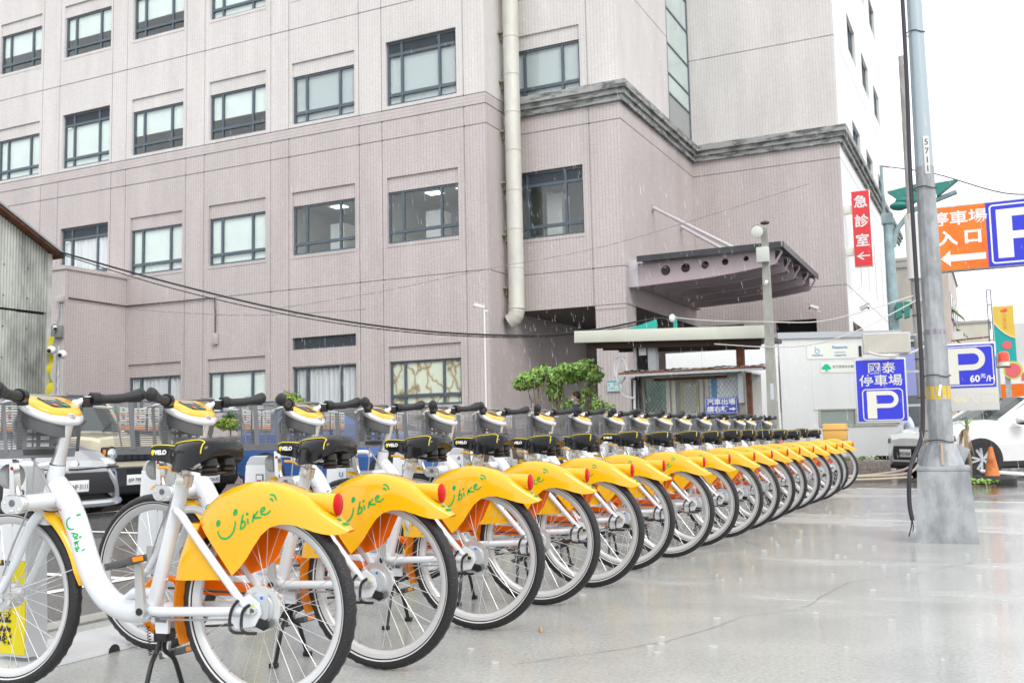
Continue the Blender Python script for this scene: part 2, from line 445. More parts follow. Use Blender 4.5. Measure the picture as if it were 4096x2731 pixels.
def gz(x, y):
    t = min(1, max(0, (y - 16) / 5.0)); return -0.012 - 0.09 * t
k = MB()
xs = [-600, -120, -60, -35, -20, -12, -8, -5, -3, -1, 1, 4, 10, 30, 120, 600]; ys = [-200, -30, -5, 0, 4, 8, 12, 14, 15, 16, 17, 18, 19, 20, 21, 22, 26, 32, 45, 70, 120, 600]
k.add([(x, y, gz(x, y)) for y in ys for x in xs], [(j * len(xs) + i, j * len(xs) + i + 1, (j + 1) * len(xs) + i + 1, (j + 1) * len(xs) + i) for j in range(len(ys) - 1) for i in range(len(xs) - 1)], True)
g = k.obj('road', asphalt_m); g['kind'] = 'structure'
slab = [(-4.15, -6), (14, -6), (14, 12.2), (0.5, 12.95), (-0.34, 13.07), (-1.13, 15.55), (-2.1, 15.8), (-4.15, 16.0)]
k = MB().prism(slab, -0.06, 0.0, 'Z'); g = k.obj('pavement', concrete_m); g['kind'] = 'structure'
# edge strip between slab and car park, painted bay lines
k = MB().box(-4.32, -6, -0.05, -4.154, 16, 0.012); g = k.obj('kerb', kerb_m); g['kind'] = 'structure'
paint_m = mat('road_paint', (0.74, 0.75, 0.74), 0.4, noise_scale=9, col2=(0.35, 0.34, 0.33), lo=0.30, hi=0.40)
def line(a, b, w, z=-0.008, name='painted_line'):
    a = Vector(a); b = Vector(b); d = (b - a).normalized(); n = Vector((-d.y, d.x)) * w / 2
    k = MB().add([(*(a + n), z), (*(a - n), z), (*(b - n), z), (*(b + n), z)], [(0, 1, 2, 3)])
    o = k.obj(name, paint_m); o['kind'] = 'structure'; return o
line((-5.33, -4), (-5.33, 15.5), 0.10)
for yy in (-0.2, 2.4, 5.0, 7.6, 10.25, 12.9): line((-5.38, yy), (-10.9, yy), 0.10, -0.0075)
line((-10.9, -4), (-10.9, 13.5), 0.10, -0.0068)
line((-2.0, 15.86), (-1.05, 15.62), 0.09, 0.002); line((-0.36, 13.12), (0.9, 13.0), 0.07, 0.002)

# ------------------------------------------------------------------ hospital
H = thing('hospital_building', 'large pink tiled hospital block with rows of slate framed windows behind the parked bikes', 'building', (0, 0, 0))
TOP = 22.0
FY = 24.0
REV = 0.16
def window(cx0, cx1, z0, z1, y, style='blind', lou=None, lower=True, axis='X', sgn=1, splits=(0.21, 0.75), par=None):
    """frame with mullions; panes and what hangs behind them are sub-parts. opening plane at depth y"""
    P = lambda a, z, d=0.0: ((a, y + d * sgn, z) if axis == 'X' else (y + d * sgn, a, z))
    def bx(k, a0, zz0, a1, zz1, d0, d1):
        p, q = P(a0, zz0, d0), P(a1, zz1, d1); k.box(p[0], p[1], p[2], q[0], q[1], q[2])
    w = cx1 - cx0; fw = 0.06; ztop = z1
    fr = MB()
    bx(fr, cx0, z0, cx0 + fw, z1, 0, 0.07); bx(fr, cx1 - fw, z0, cx1, z1, 0, 0.07)
    bx(fr, cx0 + fw, z0, cx1 - fw, z0 + fw, 0, 0.07); bx(fr, cx0 + fw, z1 - fw, cx1 - fw, z1, 0, 0.07)
    ms = [cx0 + w * t for t in splits]
    if lou:
        bx(fr, cx0 + fw, lou - 0.04, cx1 - fw, lou + 0.04, -0.004, 0.066)
        ztop = lou - 0.04
    for m_ in ms: bx(fr, m_ - 0.035, z0 + fw, m_ + 0.035, z1 - fw, -0.008, 0.062)
    zt = z0 + (ztop - z0) * 0.22 if lower else z0 + fw
    if lower: bx(fr, cx0 + fw, zt - 0.045, cx1 - fw, zt + 0.045, -0.014, 0.058)
    F = fr.obj('window', frame_m, par or H)
    cols = [cx0 + fw] + ms + [cx1 - fw]
    rows = [(zt + (0.045 if lower else 0), ztop - (0 if lou else fw))]
    if lower: rows.append((z0 + fw, zt - 0.045))
    for i in range(len(cols) - 1):
        for (a, b) in rows:
            pk = MB(); bx(pk, cols[i] + (0.035 if i else 0), a, cols[i + 1] - (0.035 if i < len(cols) - 2 else 0), b, 0.028, 0.034)
            pk.obj('pane', pane_m, F)
        if lou:
            lk = MB(); zz = lou + 0.05
            bx(lk, cols[i], lou + 0.04, cols[i + 1], z1 - fw, 0.055, 0.06)
            while zz < z1 - fw - 0.02:
                bx(lk, cols[i] + 0.04, zz, cols[i + 1] - 0.04, zz + 0.014, 0.018, 0.05); zz += 0.035
            lk.obj('louvre', louver_m, F)
    # behind the glass
    bd = 0.075
    if style in ('blind', 'half', 'low'):
        zb = {'blind': z0 + 0.06, 'half': z0 + (ztop - z0) * 0.45, 'low': z0 + (ztop - z0) * 0.7}[style]
        k = MB(); bx(k, cx0 + fw, zb, cx1 - fw, ztop - 0.02, bd, bd + 0.005); k.obj('blind', blind_m, F)
    elif style == 'venetian':
        k = MB(); zz = z0 + 0.1
        while zz < ztop - 0.06:
            p = [P(cx0 + fw, zz, bd), P(cx1 - fw, zz, bd), P(cx1 - fw, zz + 0.031, bd + 0.018), P(cx0 + fw, zz + 0.031, bd + 0.018)]
            k.add(p, [(0, 1, 2, 3)]); zz += 0.033
        k.obj('blind', blind2_m, F)
    elif style == 'curtain':
        k = MB(); n = 90; vs = []
        for i in range(n + 1):
            a = cx0 + fw + (w - 2 * fw) * i / n; d = bd + 0.03 * sin(i * 0.85 + 1.3 * sin(i * 0.21)) + 0.012 * sin(i * 2.3)
            vs += [P(a, z0 + 0.05, d), P(a, ztop - 0.02, d * 0.9 + 0.01)]
        k.add(vs, [(2 * i, 2 * i + 2, 2 * i + 3, 2 * i + 1) for i in range(n)], True); k.obj('curtain', curtain_m, F)
    elif style == 'stain':
        k = MB(); bx(k, cx0 + fw, z0 + fw, cx1 - fw, z1 - fw, 0.05, 0.06); k.obj('stained_panel', stain_m, F)
    # room behind
    if style in ('half', 'low', 'room'):
        k = MB(); D = 2.6
        A = P(cx0 - 0.3, z0 - 0.5, 0.2); B = P(cx1 + 0.3, z1 + 0.15, 0.2 + D)
        x0, x1 = sorted((A[0], B[0])); y0, y1 = sorted((A[1], B[1]))
        v = [(x, yy, z) for z in (A[2], B[2]) for yy in (y0, y1) for x in (x0, x1)]
        f = [(0, 2, 3, 1), (4, 5, 7, 6)]
        f += [(2, 6, 7, 3), (0, 4, 6, 2), (1, 3, 7, 5)] if axis == 'X' else [(0, 1, 5, 4), (2, 6, 7, 3), (0, 4, 6, 2)]
        k.add(v, f); k.obj('room', room_m, F, fix=False)
        if style == 'room' and axis == 'X':
            for t in (0.35, 0.8):
                cx = cx0 + w * t; MB().box(cx - 0.2, y + 1.0, z1 + 0.13, cx + 0.25, y + 1.35, z1 + 0.145).obj('ceiling_light', lamp_m, F)
            MB().box(cx0 + w * 0.3, y + 0.9, z0, cx0 + w * 0.52, y + 1.5, z1 - 0.45).obj('cabinet', white_m, F)
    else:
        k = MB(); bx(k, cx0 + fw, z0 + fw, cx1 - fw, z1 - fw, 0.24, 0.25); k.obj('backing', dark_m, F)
    return F

def panelled(axis, d, cuts, zcuts, opens, matf, sgn=1, ends=None):
    """wall cut into panels by recessed joints; opens = list of (a0,z0,a1,z1)"""
    J = 0.013
    for i in range(len(cuts) - 1):
        for j in range(len(zcuts) - 1):
            a0, a1, z0, z1 = cuts[i] + (J if i else 0), cuts[i + 1] - (J if i < len(cuts) - 2 else 0), zcuts[j] + J, zcuts[j + 1] - J
            hs = [(max(o[0], a0), max(o[1], z0), min(o[2], a1), min(o[3], z1)) for o in opens if o[0] < a1 and o[2] > a0 and o[1] < z1 and o[3] > z0]
            k = MB(); wall_with_holes(k, axis, d, a0, a1, z0, z1, hs, REV, sgn)
            k.obj('wall_panel', matf((z0 + z1) / 2), H)
    # joint backing, seen at the bottom of each recessed joint
    k = MB(); e = d + 0.028 * sgn
    def q(a, b, z, zz):
        k.add([(a, e, z), (b, e, z), (b, e, zz), (a, e, zz)] if axis == 'X' else [(e, a, z), (e, b, z), (e, b, zz), (e, a, zz)], [(0, 1, 2, 3)])
    for zc in zcuts[1:-1]:
        segs = [(cuts[0], cuts[-1])]
        for o in opens:
            if o[1] < zc < o[3]:
                segs = [s for (a, b) in segs for s in ((a, min(b, o[0])), (max(a, o[2]), b)) if s[1] - s[0] > 0.01]
        for a, b in segs: q(a, b, zc - 0.03, zc + 0.03)
    for c in cuts[1:-1]: q(c - 0.03, c + 0.03, zcuts[0], zcuts[-1])
    o = k.obj('joint', joint_m, H, fix=False); o['kind'] = 'stuff'

mf = lambda ax: (lambda z: tile[(ax, 1)] if z > 10.41 else tile[(ax, 0)])
cuts = [-40, -37.02, -36.22, -33.37, -32.57, -30.02, -29.15, -26.59, -25.91, -23.24, -22.46, -19.77, -19.07, -16.49, -15.69, -12.97, -12.28]
zc = [-0.4, 5.435, 9.53, 10.09, 10.41, 13.54, 17.6, TOP]
colx = [(-35.7, -33.4), (-32.34, -30.14), (-28.97, -26.69), (-25.66, -23.37), (-22.26, -19.97), (-18.95, -16.65), (-15.54, -13.19)]
cn = 'ZABCDEF'
rows = {1: (14.52, 16.0), 2: (10.52, 12.03), 3: (6.46, 7.98), 4: (1.8, 3.08), 0: (18.55, 20.05)}
lou = {'B2', 'F2', 'B3'}
style = {'A1': 'half', 'B1': 'half', 'C1': 'half', 'D1': 'blind', 'E1': 'blind', 'F1': 'blind', 'A2': 'blind', 'B2': 'blind', 'C2': 'half', 'D2': 'half', 'E2': 'venetian', 'F2': 'venetian',
         'A3': 'curtain', 'B3': 'curtain', 'C3': 'blind', 'D3': 'blind', 'E3': 'room', 'F3': 'room', 'B4': 'curtain', 'C4': 'curtain', 'D4': 'blind', 'E4': 'curtain', 'F4': 'stain'}
opens = []
for ci, (a, b) in enumerate(colx):
    for r, (z0, z1) in rows.items():
        if r == 4 and cn[ci] in 'ZAB': continue
        key = cn[ci] + str(r)
        opens.append((a, z0, b, z1 + 0.42))
        if r == 4 and cn[ci] == 'E': opens[-1] = (a, z0, b, z1 + 0.02); opens.append((a, 3.60, b, 3.96))
panelled('X', FY, cuts, zc, opens, mf('X'))
for ci, (a, b) in enumerate(colx):
    for r, (z0, z1) in rows.items():
        if r == 4 and cn[ci] in 'ZAB': continue
        key = cn[ci] + str(r); L = key in lou
        window(a + 0.01, b - 0.01, z0 + 0.01, (z1 + 0.41 if L else z1), FY + 0.09, style.get(key, 'blind'), lou=(z1 + 0.02 if L else None), lower=(r != 4 or cn[ci] == 'F'))
        if not L and not key == 'E4':
            MB().box(a + 0.002, FY + 0.055, z1 + 0.002, b - 0.002, FY + 0.10, z1 + 0.418).obj('lintel_panel', tile[('X', 1 if z1 > 10.5 else 0)], H)
# separate louvre strip above the curtained ground floor window
k = MB()
for m_ in (-18.95, -17.82, -16.71): k.box(m_, FY + 0.05, 3.60, m_ + 0.06, FY + 0.10, 3.96)
k.box(-18.89, FY + 0.05, 3.60, -16.71, FY + 0.1, 3.63); k.box(-18.89, FY + 0.05, 3.93, -16.71, FY + 0.1, 3.96)
k.box(-18.9, FY + 0.11, 3.6, -16.66, FY + 0.12, 3.96)
for i in range(8): k.box(-18.88, FY + 0.07, 3.65 + i * 0.035, -16.72, FY + 0.105, 3.664 + i * 0.035)
k.obj('louvre', louver_m, H)
# soldier course bands under the colour change, window sills
MB().box(-40, FY - 0.006, 10.115, -12.29, FY - 0.001, 10.385).obj('soldier_course', tile_s, H)
for (a, z0, b, z1) in opens:
    if z1 - z0 > 1: MB().box(a - 0.02, FY - 0.012, z0 - 0.1, b + 0.02, FY + 0.08, z0 - 0.0025).obj('sill', tile[('X', 1 if z0 > 10.2 else 0)], H)

# side return at the first corner
panelled('Y', -12.28, [24.0, 25.5], zc, [], mf('Y'), sgn=-1)
MB().box(-12.279, 24.01, 10.115, -12.273, 25.5, 10.385).obj('soldier_course', tile_sy, H)
# second front
zc2 = [4.39, 5.435, 9.53, 10.3, 13.54, 17.6, TOP]
op2 = [(-12.26, 10.52, -10.05, 12.45), (-12.26, 6.46, -10.05, 8.4), (-12.26, 14.52, -10.05, 16.42), (-12.26, 18.55, -10.05, 20.4)]
panelled('X', 25.5, [-12.28, -9.83, -8.9], zc2, op2, mf('X'))
for i, (a, z0, b, z1) in enumerate(op2):
    L = i == 1
    window(a, b - 0.01, z0 + 0.01, z1 - 0.01 if L else z1 - 0.42, 25.59, ['venetian', 'room', 'blind', 'blind'][i], lou=(8.0 if L else None))
    if not L: MB().box(a, 25.555, z1 - 0.418, b - 0.002, 25.6, z1 - 0.002).obj('lintel_panel', tile[('X', 1)], H)
    MB().box(a - 0.0, 25.488, z0 - 0.1, b + 0.02, 25.58, z0 - 0.0025).obj('sill', tile[('X', 1 if i != 1 else 0)], H)
MB().box(-9.79, 25.502, -0.4, -8.902, 26.3, 4.39).obj('pillar', tile[('X', 0)], H)
MB().box(-8.9019, 25.51, -0.4, -8.8995, 26.3, 4.37).obj('pillar_side', tile[('Y', 0)], H)
MB().box(-9.79, 25.49, 4.28, -8.9, 25.5, 4.385).obj('soldier_course', tile_s, H)
# side wall running back, with the tall glazed strip
panelled('Y', -8.9, [25.5, 30.22], [4.39, 5.435, 9.53, 10.3, 13.54, 17.6, TOP], [], mf('Y'), sgn=-1)
panelled('Y', -8.9, [30.22, 32.8], [4.39, 5.435, 9.53, 10.55], [], mf('Y'), sgn=-1)
k = MB(); k.box(-8.96, 30.22, 10.55, -8.9, 30.30, TOP); k.box(-8.96, 32.72, 10.55, -8.9, 32.8, TOP)
zs = [10.55, 11.75, 12.41, 13.4, 14.6, 15.7, 16.8, 17.9, 19, 20.1, 21.2, TOP]
for z in zs[1:-1]: k.box(-8.955, 30.3, z - 0.03, -8.905, 32.72, z + 0.03)
ST = k.obj('glazed_strip', frame_m, H)
strip_glass = mat('pale_green_glazing', (0.55, 0.66, 0.64), 0.08, spec=0.8, noise_amt=0.2, noise_scale=0.8)
grey_glass = mat('grey_glazing', (0.30, 0.32, 0.32), 0.3, spec=0.6)
for i in range(len(zs) - 1): MB().box(-8.94, 30.3, zs[i] + (0.03 if i else 0), -8.93, 32.72, zs[i + 1] - 0.03).obj('pane', grey_glass if i == 0 else strip_glass, ST)
# rear front
panelled('X', 32.8, [-8.9, -4.1], [-0.4, 5.435, 9.53, 10.3, 13.59, 17.6, TOP], [(-8.89, -0.3, -7.4, 4.4), (-6.38, -0.3, -5.08, 4.42)], mf('X'))
MB().box(-8.89, 33.6, -0.4, -5.0, 33.7, 4.6).obj('passage_dark_sheet', dark_m, H)  # near-black sheet, paints the shade inside the two rear openings
# long white flank
wo = []
for Y0 in (36.6, 40.8, 45.0):
    for (z0, z1) in ((10.65, 11.85), (14.45, 15.8), (18.5, 19.85)): wo.append((Y0, z0, Y0 + 2.2, z1))
for i in range(4): wo.append((36.7 + 2.45 * i, 5.9, 36.9 + 2.45 * i, 8.2))
wo.append((33.8, -0.3, 36.4, 4.35))
def panelled_m(*a, **k): panelled(*a, **k)
panelled('Y', -4.1, [32.8, 50.6], [-0.4, 5.435, 9.53, 13.59, 17.6, TOP], wo, lambda z: white_tile, sgn=-1)
slate_g = mat('far_window_glass', (0.16, 0.19, 0.22), 0.15)
for o in wo[:-1]:
    if o[2] - o[0] > 1: window(o[0], o[2], o[1], o[3], -4.2, 'blind', axis='Y', sgn=-1, lower=False)
    else: MB().box(-4.2, o[0], o[1], -4.22, o[2], o[3]).obj('window', slate_g, H)
MB().box(-4.5, 33.8, -0.3, -4.45, 36.4, 4.35).obj('passage_dark_sheet', dark_m, H)  # near-black sheet, paints the shade inside the flank opening
# roof, parapet, rear faces
MB().box(-40, 50.58, -0.4, -4.13, 50.6, TOP).obj('rear_wall', white_tile, H)
k = MB().prism([(-40.0, 24.03), (-12.31, 24.03), (-12.31, 25.53), (-8.93, 25.53), (-8.93, 32.83), (-4.13, 32.83), (-4.13, 50.57), (-40, 50.57)], TOP - 0.3, TOP + 0.1, 'Z')
k.obj('roof', conc_old, H)
# covered passage under the second front
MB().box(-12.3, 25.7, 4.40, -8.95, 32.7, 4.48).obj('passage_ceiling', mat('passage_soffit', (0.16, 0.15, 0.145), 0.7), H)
MB().box(-12.42, 25.5, -0.4, -12.281, 31.0, 4.4).obj('passage_wall', tile[('Y', 0)], H)
MB().box(-12.28, 31.0, -0.4, -8.95, 31.1, 4.4).obj('passage_wall', brown_tile, H)
MB().box(-11.5, 30.93, -0.4, -10.0, 30.99, 2.3).obj('passage_door', mat('dim_door_glass', (0.12, 0.15, 0.15), 0.2), H)
# cornices: three stepped bands mitred round the corners
def cornice(path, name='cornice'):
    prof = [(0.0, 10.02), (0.10, 10.02), (0.10, 10.18), (0.17, 10.19), (0.17, 10.33), (0.25, 10.34), (0.25, 10.54), (0.0, 10.56)]
    rings = []
    for i, p in enumerate(path):
        p = Vector(p)
        d0 = (p - Vector(path[i - 1])).normalized() if i else None
        d1 = (Vector(path[i + 1]) - p).normalized() if i < len(path) - 1 else None
        n0 = Vector((d0.y, -d0.x)) if d0 else None; n1 = Vector((d1.y, -d1.x)) if d1 else None
        if n0 and n1: n = (n0 + n1) / (1 + n0.dot(n1))
        else: n = n0 or n1
        rings.append([(p.x + n.x * o, p.y + n.y * o, z) for o, z in prof])
    MB().loft(rings, True, True, smooth=False).obj(name, conc_old, H)
cornice([(-11.95, 25.498), (-8.898, 25.498), (-8.898, 32.798), (-4.098, 32.798), (-4.098, 53.5)])
# projecting low block at the left with its own parapet, seen past the shed
MB().box(-27.4, 21.6, -0.4, -25.8, 23.99, 6.36).obj('side_block', tile[('X', 0)], H)
MB().box(-25.7995, 21.6, -0.4, -25.797, 23.99, 6.36).obj('side_block_face', tile[('Y', 0)], H)
MB().box(-27.45, 21.55, 6.362, -25.75, 23.99, 6.48).obj('side_block_coping', tile[('X', 0)], H)
MB().box(-27.25, 21.585, 1.55, -26.6, 21.60, 2.25).obj('vent_grille', white_m, H)

# ------------------------------------------------------------------ things fixed to the hospital
duct_m = mat('duct_cream', (0.62, 0.62, 0.56), 0.45, 0.1, noise_amt=0.18, noise_scale=3, stretch=(1, 1, 0.3))
D = thing('exhaust_duct', 'tall cream round exhaust duct with an elbow at its foot on the hospital corner', 'duct', (-11.91, 24.93, 4.4))
MB().cyl((0, 0, 0), (0, 0, 18.0), 0.225, 32).obj('pipe', duct_m, D)
elbow = [(0, 0, 0)]; rr = 0.36
for i in range(1, 8):
    a = radians(62) * i / 7; elbow.append((-rr * (1 - cos(a)), 0, -rr * sin(a)))
k = MB().tube(elbow, 0.222, 32, cap=False); k.obj('elbow', duct_m, D)
for i in (1, 3, 5, 7):
    p = elbow[i]; q = elbow[i - 1]; d = (Vector(p) - Vector(q)).normalized() * 0.006
    MB().tube([Vector(p) - d, Vector(p) + d], 0.229, 32).obj('seam', duct_m, D)
MB().tube([Vector(elbow[-1]) * 0.98, Vector(elbow[-1]) * 0.985], 0.205, 24).obj('opening', dark_m, D)
for z in [0.02, 1.15, 2.25, 3.35, 4.5, 5.6, 6.7, 7.8, 8.9, 10, 11.1, 12.2]: MB().cyl((0, 0, z), (0, 0, z + 0.035), 0.236, 32).obj('seam', duct_m, D)
for z in (0.55, 2.05, 3.55, 5.03, 6.49, 7.93, 9.4, 10.9):
    k = MB().box(-0.38, 0.0, z, -0.12, 0.42, z + 0.05); k.box(-0.40, -0.1, z + 0.05, -0.22, 0.25, z + 0.10); k.box(-0.33, 0.0, z - 0.14, -0.29, 0.35, z)
    k.obj('bracket', mat('mossy_steel', (0.26, 0.25, 0.17), 0.7), D)
cam_w = mat('camera_white', (0.75, 0.76, 0.76), 0.35); cam_k = mat('camera_black', (0.02, 0.02, 0.022), 0.25)
def cctv(label, loc, rz, tilt=-0.3, post=None, group=None):
    t = thing('security_camera', label, 'camera', loc, rz, group)
    k = MB().obox((0.1, 0, 0), (0.30, 0.10, 0.10), (0, -tilt * -1, 0), 0.012); k.obj('body', cam_w, t)
    MB().obox((0.12, 0, 0.062), (0.36, 0.13, 0.012), (0, -tilt * -1, 0), 0.003).obj('sunshade', cam_w, t)
    c, s = cos(tilt), sin(tilt)
    MB().cyl((0.1 + 0.15 * c, 0, 0.15 * s), (0.1 + 0.158 * c, 0, 0.158 * s), 0.04, 14).obj('lens', cam_k, t)
    k = MB().tube([(0.02, 0, -0.04), (0.0, 0, -0.12), (-0.12, 0, -0.16)], 0.018, 8); k.obj('bracket', cam_w, t)
    if post: MB().cyl((-0.02, 0, -0.12), (-0.02, 0, -post), 0.022, 10).obj('post', white_m, t)
    return t
cctv('white camera on a thin white mast against the hospital corner', (-11.95, 23.0, 4.30), radians(200), post=4.5)
cctv('white camera on the tiled wall left of the red sign', (-5.0, 32.45, 4.75), radians(215))
cctv('white camera on the corner just below the red sign', (-3.75, 33.3, 4.72), radians(330))
cctv('white camera on grey boxes at the tiled block beside the shed', (-25.95, 21.35, 4.50), radians(-35))
k = MB().box(-26.6, 21.4, 4.25, -26.25, 21.59, 4.60, 0.01); k.box(-26.12, 21.38, 4.22, -25.84, 21.59, 4.60, 0.01)
tag(k.obj('junction_box', mat('dull_grey_plastic', (0.22, 0.23, 0.23), 0.6)), 'pair of dull grey equipment boxes on the tiled block beside the shed', 'utility box')
tag(MB().box(-26.03, 21.45, 5.32, -25.85, 21.598, 5.52, 0.01).obj('junction_box', mat('beige_plastic', (0.45, 0.44, 0.42), 0.6)), 'small beige box above the grey boxes on the tiled block', 'utility box')
pipe_k = mat('dark_conduit', (0.10, 0.075, 0.07), 0.5)
tag(MB().tube(smooth_path([(-25.77, 21.7, 5.47), (-25.75, 23.9, 5.45), (-25.6, 23.95, 5.45), (-23.2, 23.95, 5.43), (-22.1, 23.95, 5.42), (-21.93, 23.95, 5.25), (-21.91, 23.95, 4.3)], 4), 0.022, 8).obj('conduit', pipe_k), 'dark conduit running along the tiled wall and bending down', 'pipe')
tag(MB().box(-22.0, 23.90, 3.95, -21.82, 23.985, 4.3, 0.01).obj('junction_box', mat('beige_plastic', (0.45, 0.44, 0.42), 0.6)), 'small box at the lower end of the bent wall conduit', 'utility box')
k = MB().tube([(-25.98, 21.55, 5.32), (-26.0, 21.55, 4.9), (-26.15, 21.55, 4.6), (-26.2, 21.5, 4.3)], 0.02, 8); k.tube([(-25.9, 21.55, 5.32), (-25.88, 21.55, 4.6)], 0.015, 8)
tag(k.obj('conduit', galv), 'two short grey conduits above the equipment boxes', 'pipe')

# steel entrance canopy
C = thing('entrance_canopy', 'rusty pink steel entrance canopy with round holes in its front beam', 'canopy', (-8.9, 25.8, 0))
def beam(y, zo=0.0, x1=3.95, holes=True):
    top = [(0.28 + i * (x1 - 0.28) / 14, 5.46 + 0.005 * i) for i in range(15)]
    bot = []
    for i in range(15):
        t = i / 14; x = 0.28 + t * (x1 - 0.28); bot.append((x, 4.90 + 0.13 * t + 0.36 * max(0, t - 0.45) ** 1.6))
    bm = bmesh.new()
    outer = [bm.verts.new((x, 0, z + zo)) for x, z in top] + [bm.verts.new((x, 0, z + zo)) for x, z in bot[::-1]]
    es = [bm.edges.new((outer[i], outer[(i + 1) % len(outer)])) for i in range(len(outer))]
    if holes:
        for cx, cz, r in ((1.04, 5.24, 0.135), (1.59, 5.26, 0.125), (2.12, 5.29, 0.105), (2.66, 5.32, 0.09), (3.21, 5.35, 0.07)):
            vs = [bm.verts.new((cx + r * cos(2 * pi * i / 16), 0, cz + zo + r * sin(2 * pi * i / 16))) for i in range(16)]
            es += [bm.edges.new((vs[i], vs[(i + 1) % 16])) for i in range(16)]
    bmesh.ops.triangle_fill(bm, use_beauty=True, use_dissolve=False, edges=es)
    r = bmesh.ops.extrude_face_region(bm, geom=bm.faces[:])
    bmesh.ops.translate(bm, verts=[v for v in r['geom'] if isinstance(v, bmesh.types.BMVert)], vec=(0, 0.03, 0))
    bm.verts.index_update(); k = MB(); k.v = [(v.co.x, v.co.y + y, v.co.z) for v in bm.verts]; k.f = [tuple(v.index for v in f.verts) for f in bm.faces]; k.sm = [False] * len(k.f); bm.free()
    for line_, o in ((top, 0.012), (bot, -0.012)):
        vs = []
        for x, z in line_: vs += [(x, y - 0.05, z + zo + o), (x, y + 0.08, z + zo + o), (x, y + 0.08, z + zo + o * 3), (x, y - 0.05, z + zo + o * 3)]
        n = len(line_); fs = [(4 * i + a, 4 * i + (a + 1) % 4, 4 * i + 4 + (a + 1) % 4, 4 * i + 4 + a) for i in range(n - 1) for a in range(4)] + [(0, 1, 2, 3), (4 * n - 4, 4 * n - 3, 4 * n - 2, 4 * n - 1)]
        k.add(vs, fs)
    # hooked tip
    tx, tz = top[-1]; bx_, bz = bot[-1]
    pts = [(tx + 0.02, y + 0.015, tz + zo), (tx + 0.12, y + 0.015, tz - 0.02 + zo), (tx + 0.16, y + 0.015, tz - 0.10 + zo), (tx + 0.11, y + 0.015, tz - 0.18 + zo), (tx, y + 0.015, bz + zo)]
    k.tube(smooth_path(pts, 3), 0.03, 8)
    k.obj('beam', steel_pink, C)
beam(0.0)
for i, y in enumerate((1.4, 2.8, 4.2, 5.5)): beam(y, 0, 3.9, False)
MB().box(0.0, -0.05, 4.86, 0.28, 0.22, 5.60, 0.01).obj('end_plate', mat('pale_steel_plate', (0.52, 0.50, 0.53), 0.4), C)
MB().box(0.0, 0.24, 4.92, 0.22, 6.6, 5.2).obj('wall_beam', steel_pink, C)
for x in (1.0, 2.0, 3.0, 3.75):
    MB().cyl((x, 0.06, 5.36), (x, 5.45, 5.36), 0.05, 10).obj('cross_tube', steel_pink, C)
# sheet roof, split in trays
pts_r = [(0.35, -0.25), (4.15, -0.25), (4.05, 5.7), (0.35, 5.9)]
for i in range(7):
    t0, t1 = i / 7, (i + 1) / 7 - 0.004
    L = lambda t, s: (pts_r[0][0] if s == 0 else pts_r[1][0] + (pts_r[2][0] - pts_r[1][0]) * t, -0.25 + t * 6.1)
    MB().prism([L(t0, 0), L(t0, 1), L(t1, 1), L(t1, 0)], 5.55, 5.58, 'Z').obj('roof_sheet', black_metal, C)
MB().box(0.33, -0.29, 5.50, 4.17, -0.26, 5.66).obj('fascia', black_metal, C)
MB().obox((4.16, 2.8, 5.58), (0.03, 6.1, 0.16), (0, 0, 0.017)).obj('fascia', black_metal, C)
for yy, z0, y1, ex in ((2.30, 7.54, 0.9, 3.1), (5.2, 7.50, 4.6, 2.9)):
    MB().cyl((0.02, yy, z0), (ex, y1, 5.58), 0.05, 10).obj('tie_rod', mat('pale_steel_plate', (0.52, 0.50, 0.53), 0.4), C)
    MB().box(0.0, yy - 0.08, z0 - 0.12, 0.03, yy + 0.08, z0 + 0.1).obj('anchor_plate', steel_pink, C)

# red emergency sign
red_s = mat('sign_red', (0.72, 0.04, 0.05), 0.35); sign_w = mat('sign_white', (0.82, 0.83, 0.83), 0.4); blue_s = mat('sign_blue', (0.03, 0.04, 0.60), 0.35)
cream_s = mat('sign_cream', (0.70, 0.70, 0.62), 0.45)
R = thing('emergency_sign', 'tall red sign with white characters and arrow on the hospital corner', 'sign', (-3.565, 32.9, 7.18))
MB().box(-0.275, -0.04, -1.215, 0.275, 0.16, 1.215, 0.01).obj('case', sign_w, R)
MB().box(-0.265, -0.046, -1.2, 0.265, -0.041, 1.2).obj('face', red_s, R)
for i, ch in enumerate('急診室'): text(ch, (0, -0.05, 0.83 - 0.62 * i), (1, 0, 0), (0, 0, 1), 0.42, sign_w, R, 'character', bold=0.008)
k = MB().prism([(-0.2, -0.88), (0.0, -0.75), (0.02, -0.78), (-0.1, -0.86), (0.2, -0.86), (0.2, -0.90), (-0.1, -0.90), (0.02, -0.98), (0.0, -1.01)], -0.052, -0.047, 'Y'); k.obj('arrow', sign_w, R)
for z in (0.65, -0.7): MB().box(-0.535, 0.0, z - 0.13, -0.276, 0.12, z + 0.13, 0.01).obj('bracket', cream_s, R)
